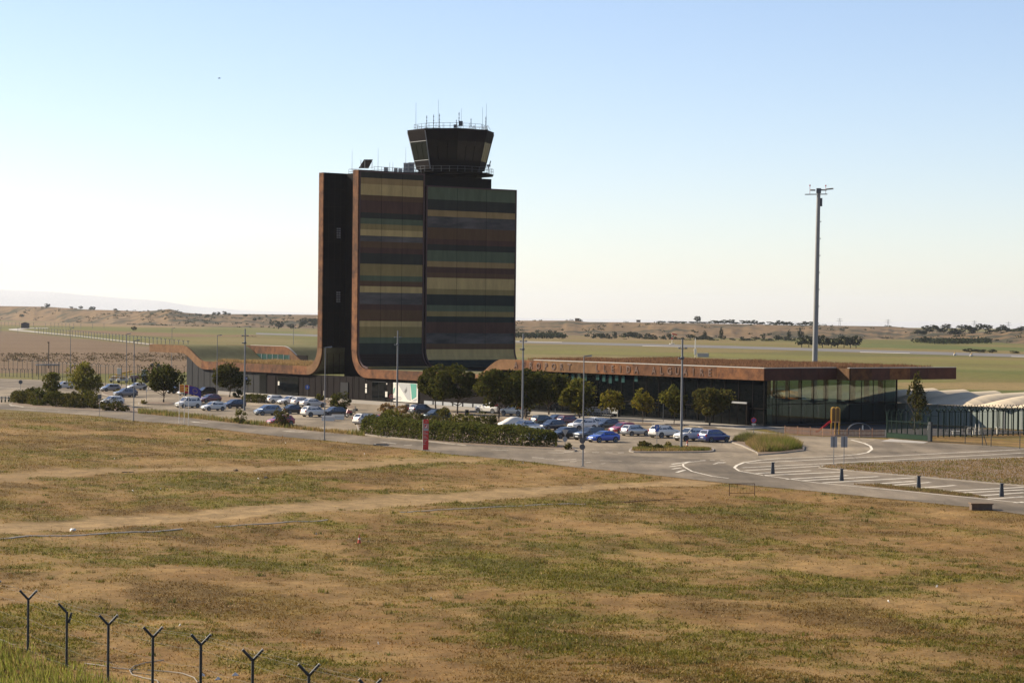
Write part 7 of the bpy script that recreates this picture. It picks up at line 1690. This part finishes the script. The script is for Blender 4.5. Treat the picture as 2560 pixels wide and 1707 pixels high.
sl = MB(); pr = [(-.35, 1.68), (-.75, 1.45), (-1.3, .95), (-1.7, .62), (-2.1, .38), (-2.45, .30)]
for (x0, z0), (x1, z1) in zip(pr[:-1], pr[1:]):
    sl.hexa([(x0, .15, z0 - .06), (x1, .15, z1 - .06), (x1, .65, z1 - .06), (x0, .65, z0 - .06), (x0, .15, z0), (x1, .15, z1), (x1, .65, z1), (x0, .65, z0)])
    for y in (.13, .63): sl.hexa([(x0, y, z0 - .08), (x1, y, z1 - .08), (x1, y + .04, z1 - .08), (x0, y + .04, z0 - .08), (x0, y, z0 + .2), (x1, y, z1 + .2), (x1, y + .04, z1 + .2), (x0, y + .04, z0 + .2)])
obj('slide', sl, M['slide_red'] if 'slide_red' in M else M['flag_red'], t); obj('slide_leg', MB().tube([(-2.2, .4, 0), (-2.2, .4, .3)], .05, 6), M['steel'], t)
sp = Vector((*g(2150, 1087), .02)); t = thing('climbing_arch', 'low grey climbing arch inside the picket fence', 'climbing frame', sp, 0)
for y in (0, .7): obj('arch_bar', MB().tube([(1.6 * math.cos(a), y, 1.55 * math.sin(a) ** .6) for a in [math.pi * j / 12 for j in range(1, 12)]] , .045, 6), M['steel'], t)
for j in (3, 6, 9): a = math.pi * j / 12; obj('rung', MB().tube([(1.6 * math.cos(a), 0, 1.55 * math.sin(a) ** .6), (1.6 * math.cos(a), .7, 1.55 * math.sin(a) ** .6)], .03, 6), M['steel'], t)
for s_ in (1, -1):
    for y in (0, .7): obj('leg', MB().tube([(s_ * 1.6 * math.cos(math.pi / 12), y, 1.55 * math.sin(math.pi / 12) ** .6), (s_ * 1.62, y, 0)], .045, 6), M['steel'], t)
obj('hanging_panel', MB().box((.35, -.04, .95), (.18, .03, .7)), M['white'], t)
# luggage trolleys under their rail
for k in range(12):
    s = -39.0 + k * .62; t = thing('luggage_trolley', 'grey luggage trolley nested in the row before the terminal', 'trolley', B(s, -1.6, .12), AN, 'nested luggage trolleys')
    obj('basket', MB().box((0, 0, .32), (.5, .55, .08)), M['steel'], t); obj('handle', MB().tube([(-.25, -.28, .3), (-.4, -.28, 1.05), (-.4, .28, 1.05), (-.25, .28, .3)], .03, 6), M['steel'], t)
    for y in (-.25, .25): link('wheel', MB().lathe([(.1, -.03), (.1, .03)], 8, Matrix.Translation((0, y, .1)) @ Mx).mesh('wheel'), t, M['tyre'])
t = thing('trolley_rail', 'pale rail fence beside the row of luggage trolleys', 'rail', B(-39.6, -.9, .12), AN); obj('top_rail', MB().box((4.0, 0, 1.35), (8.6, .08, .12)), M['coping'], t)
for x in (0, 2, 4, 6, 8): obj('post', MB().box((x, 0, .67), (.08, .08, 1.34)), M['coping'], t)
obj('panel', MB().box((4.0, .06, .85), (8.2, .03, .6)), M['grey'], t)
t = thing('globe_lamp', 'white globe lamp glowing pale among the leaves by the glass front', 'lamp', B(-19, -2.5, .12)); obj('post', cyl(.05, .04, 2.9, 8), M['steel_dark'], t); obj('globe', MB().lathe([(.04, 2.9), (.17, 2.98), (.24, 3.14), (.17, 3.30), (.04, 3.36)], 12), M['white'], t, 60)
# airfield equipment in the distance
P = g(1738, 893); t = thing('weather_station', 'white and red airfield instrument mast in the meadow behind the terminal', 'instrument', (*P, 0)); D_ = P[1]; obj('hut', MB().box((3, 0, .9), (4.5, 2, 1.5)), M['coping'], t); obj('mast', MB().tube([(0, 0, 0), (0, 0, 7.5)], .16, 6), M['white'], t); obj('instrument', MB().box((0, 0, 2.2), (.9, .9, 2.2)), M['white'], t)
P = at(1680, 858, 1330); t = thing('windsock', 'red and white windsock mast beyond the runway', 'windsock', (P.x, P.y, 0)); obj('mast', MB().tube([(0, 0, 0), (0, 0, 6.0)], .15, 6), M['white'], t); obj('band', MB().tube([(0, 0, 2.5), (0, 0, 4)], .18, 6), M['red'], t); obj('sock', MB().tube([(0, 0, 5.9), (1.6, 0, 5.6), (3.0, 0, 5.3)], [.55, .42, .28], 8), M['cone'], t); obj('base', MB().tube([(0, 0, 0), (0, 0, .3)], 1.6, 10), M['white'], t)
for i, x in enumerate((2099, 2220, 2436, 2521)):
    y = 816 + i * 5; D_ = 3600; P = at(x, y, D_); Q = at(x, 795 + i * 3, D_); t = thing('pylon', ['faint lattice pylon just past the floodlight mast', 'faint lattice pylon above the pale bluff', 'faint lattice pylon above the eastern wood', 'faint lattice pylon at the picture edge above the wood'][i], 'pylon', (P.x, P.y, P.z - 10), 0, 'distant pylons'); hp_ = Q.z - P.z + 10
    mb = MB()
    for sx in (-1, 1):
        for sy in (-1, 1): mb.tube([(sx * 2.2, sy * 2.2, 0), (sx * .4, sy * .4, hp_)], .16, 4)
    obj('tower', mb, M['steel'], t); obj('crossarm', MB().tube([(-5, 0, hp_ * .8), (5, 0, hp_ * .8)], .18, 4).tube([(-4, 0, hp_ * .93), (4, 0, hp_ * .93)], .18, 4), M['steel'], t)
for i, (x, y, w, h_) in enumerate(((1443, 803.5, 11, 8), (1596, 804.5, 10, 5))):
    P = at(x, y, 2250); t = thing('farm_hut', ['small stone hut on the bluff edge near trees', 'lone small stone hut on the bluff skyline'][i], 'hut', P); s_ = mpp(2250); obj('walls', MB().box((0, 0, h_ * s_ / 2 - .3), (w * s_, 3, h_ * s_)), M['soil'], t); obj('roof', MB().box((0, 0, h_ * s_ - .2), (w * s_ + .5, 3.5, .3)), M['bark'], t)
for i, (x, y) in enumerate(((2387, 889), (2428, 891))):
    t = thing('runway_light', ['yellow runway edge light by the meadow', 'second yellow runway edge light near the tents'][i], 'light', gp(x, y), 0, 'runway edge lights'); obj('body', MB().lathe([(.7, 0), (.7, .5), (.4, .9)], 8), M['coping'], t); obj('lamp', MB().lathe([(.3, .9), (.3, 1.2), (.05, 1.4)], 8), M['yellow'], t)
# a bird in the sky
P = at(548, 196, 330); t = thing('bird', 'single small bird gliding in the pale sky', 'bird', P, .4); obj('body', MB().lathe([(.01, -.22), (.07, -.08), (.06, .08), (.01, .24)], 8, Matrix.Rotation(rad(90), 4, 'Y')), M['steel_dark'], t)
for s_ in (1, -1): obj('wing', MB().add([(-.08, 0, 0), (.1, 0, 0), (.05, s_ * .34, .08), (-.1, s_ * .5, .03)], [(0, 1, 2, 3)]), M['steel_dark'], t)

# ------------------------------------------------------------------ haze over the plain
m = bpy.data.materials.new('haze'); m.use_nodes = True; n = m.node_tree.nodes
for x in list(n): n.remove(x)
out = n.new('ShaderNodeOutputMaterial'); v = n.new('ShaderNodeVolumePrincipled'); v.inputs['Color'].default_value = (.93, .96, 1.0, 1); v.inputs['Density'].default_value = HAZE; v.inputs['Anisotropy'].default_value = .25
m.node_tree.links.new(v.outputs[0], out.inputs['Volume'])
hz = obj('haze', MB().box((0, 15800, 118), (70000, 36000, 408)), m); tag(hz, 'thin pale air haze over the plain', None, None, 'stuff')
for o in list(bpy.data.objects):
    if '_abs' in o: del o['_abs']
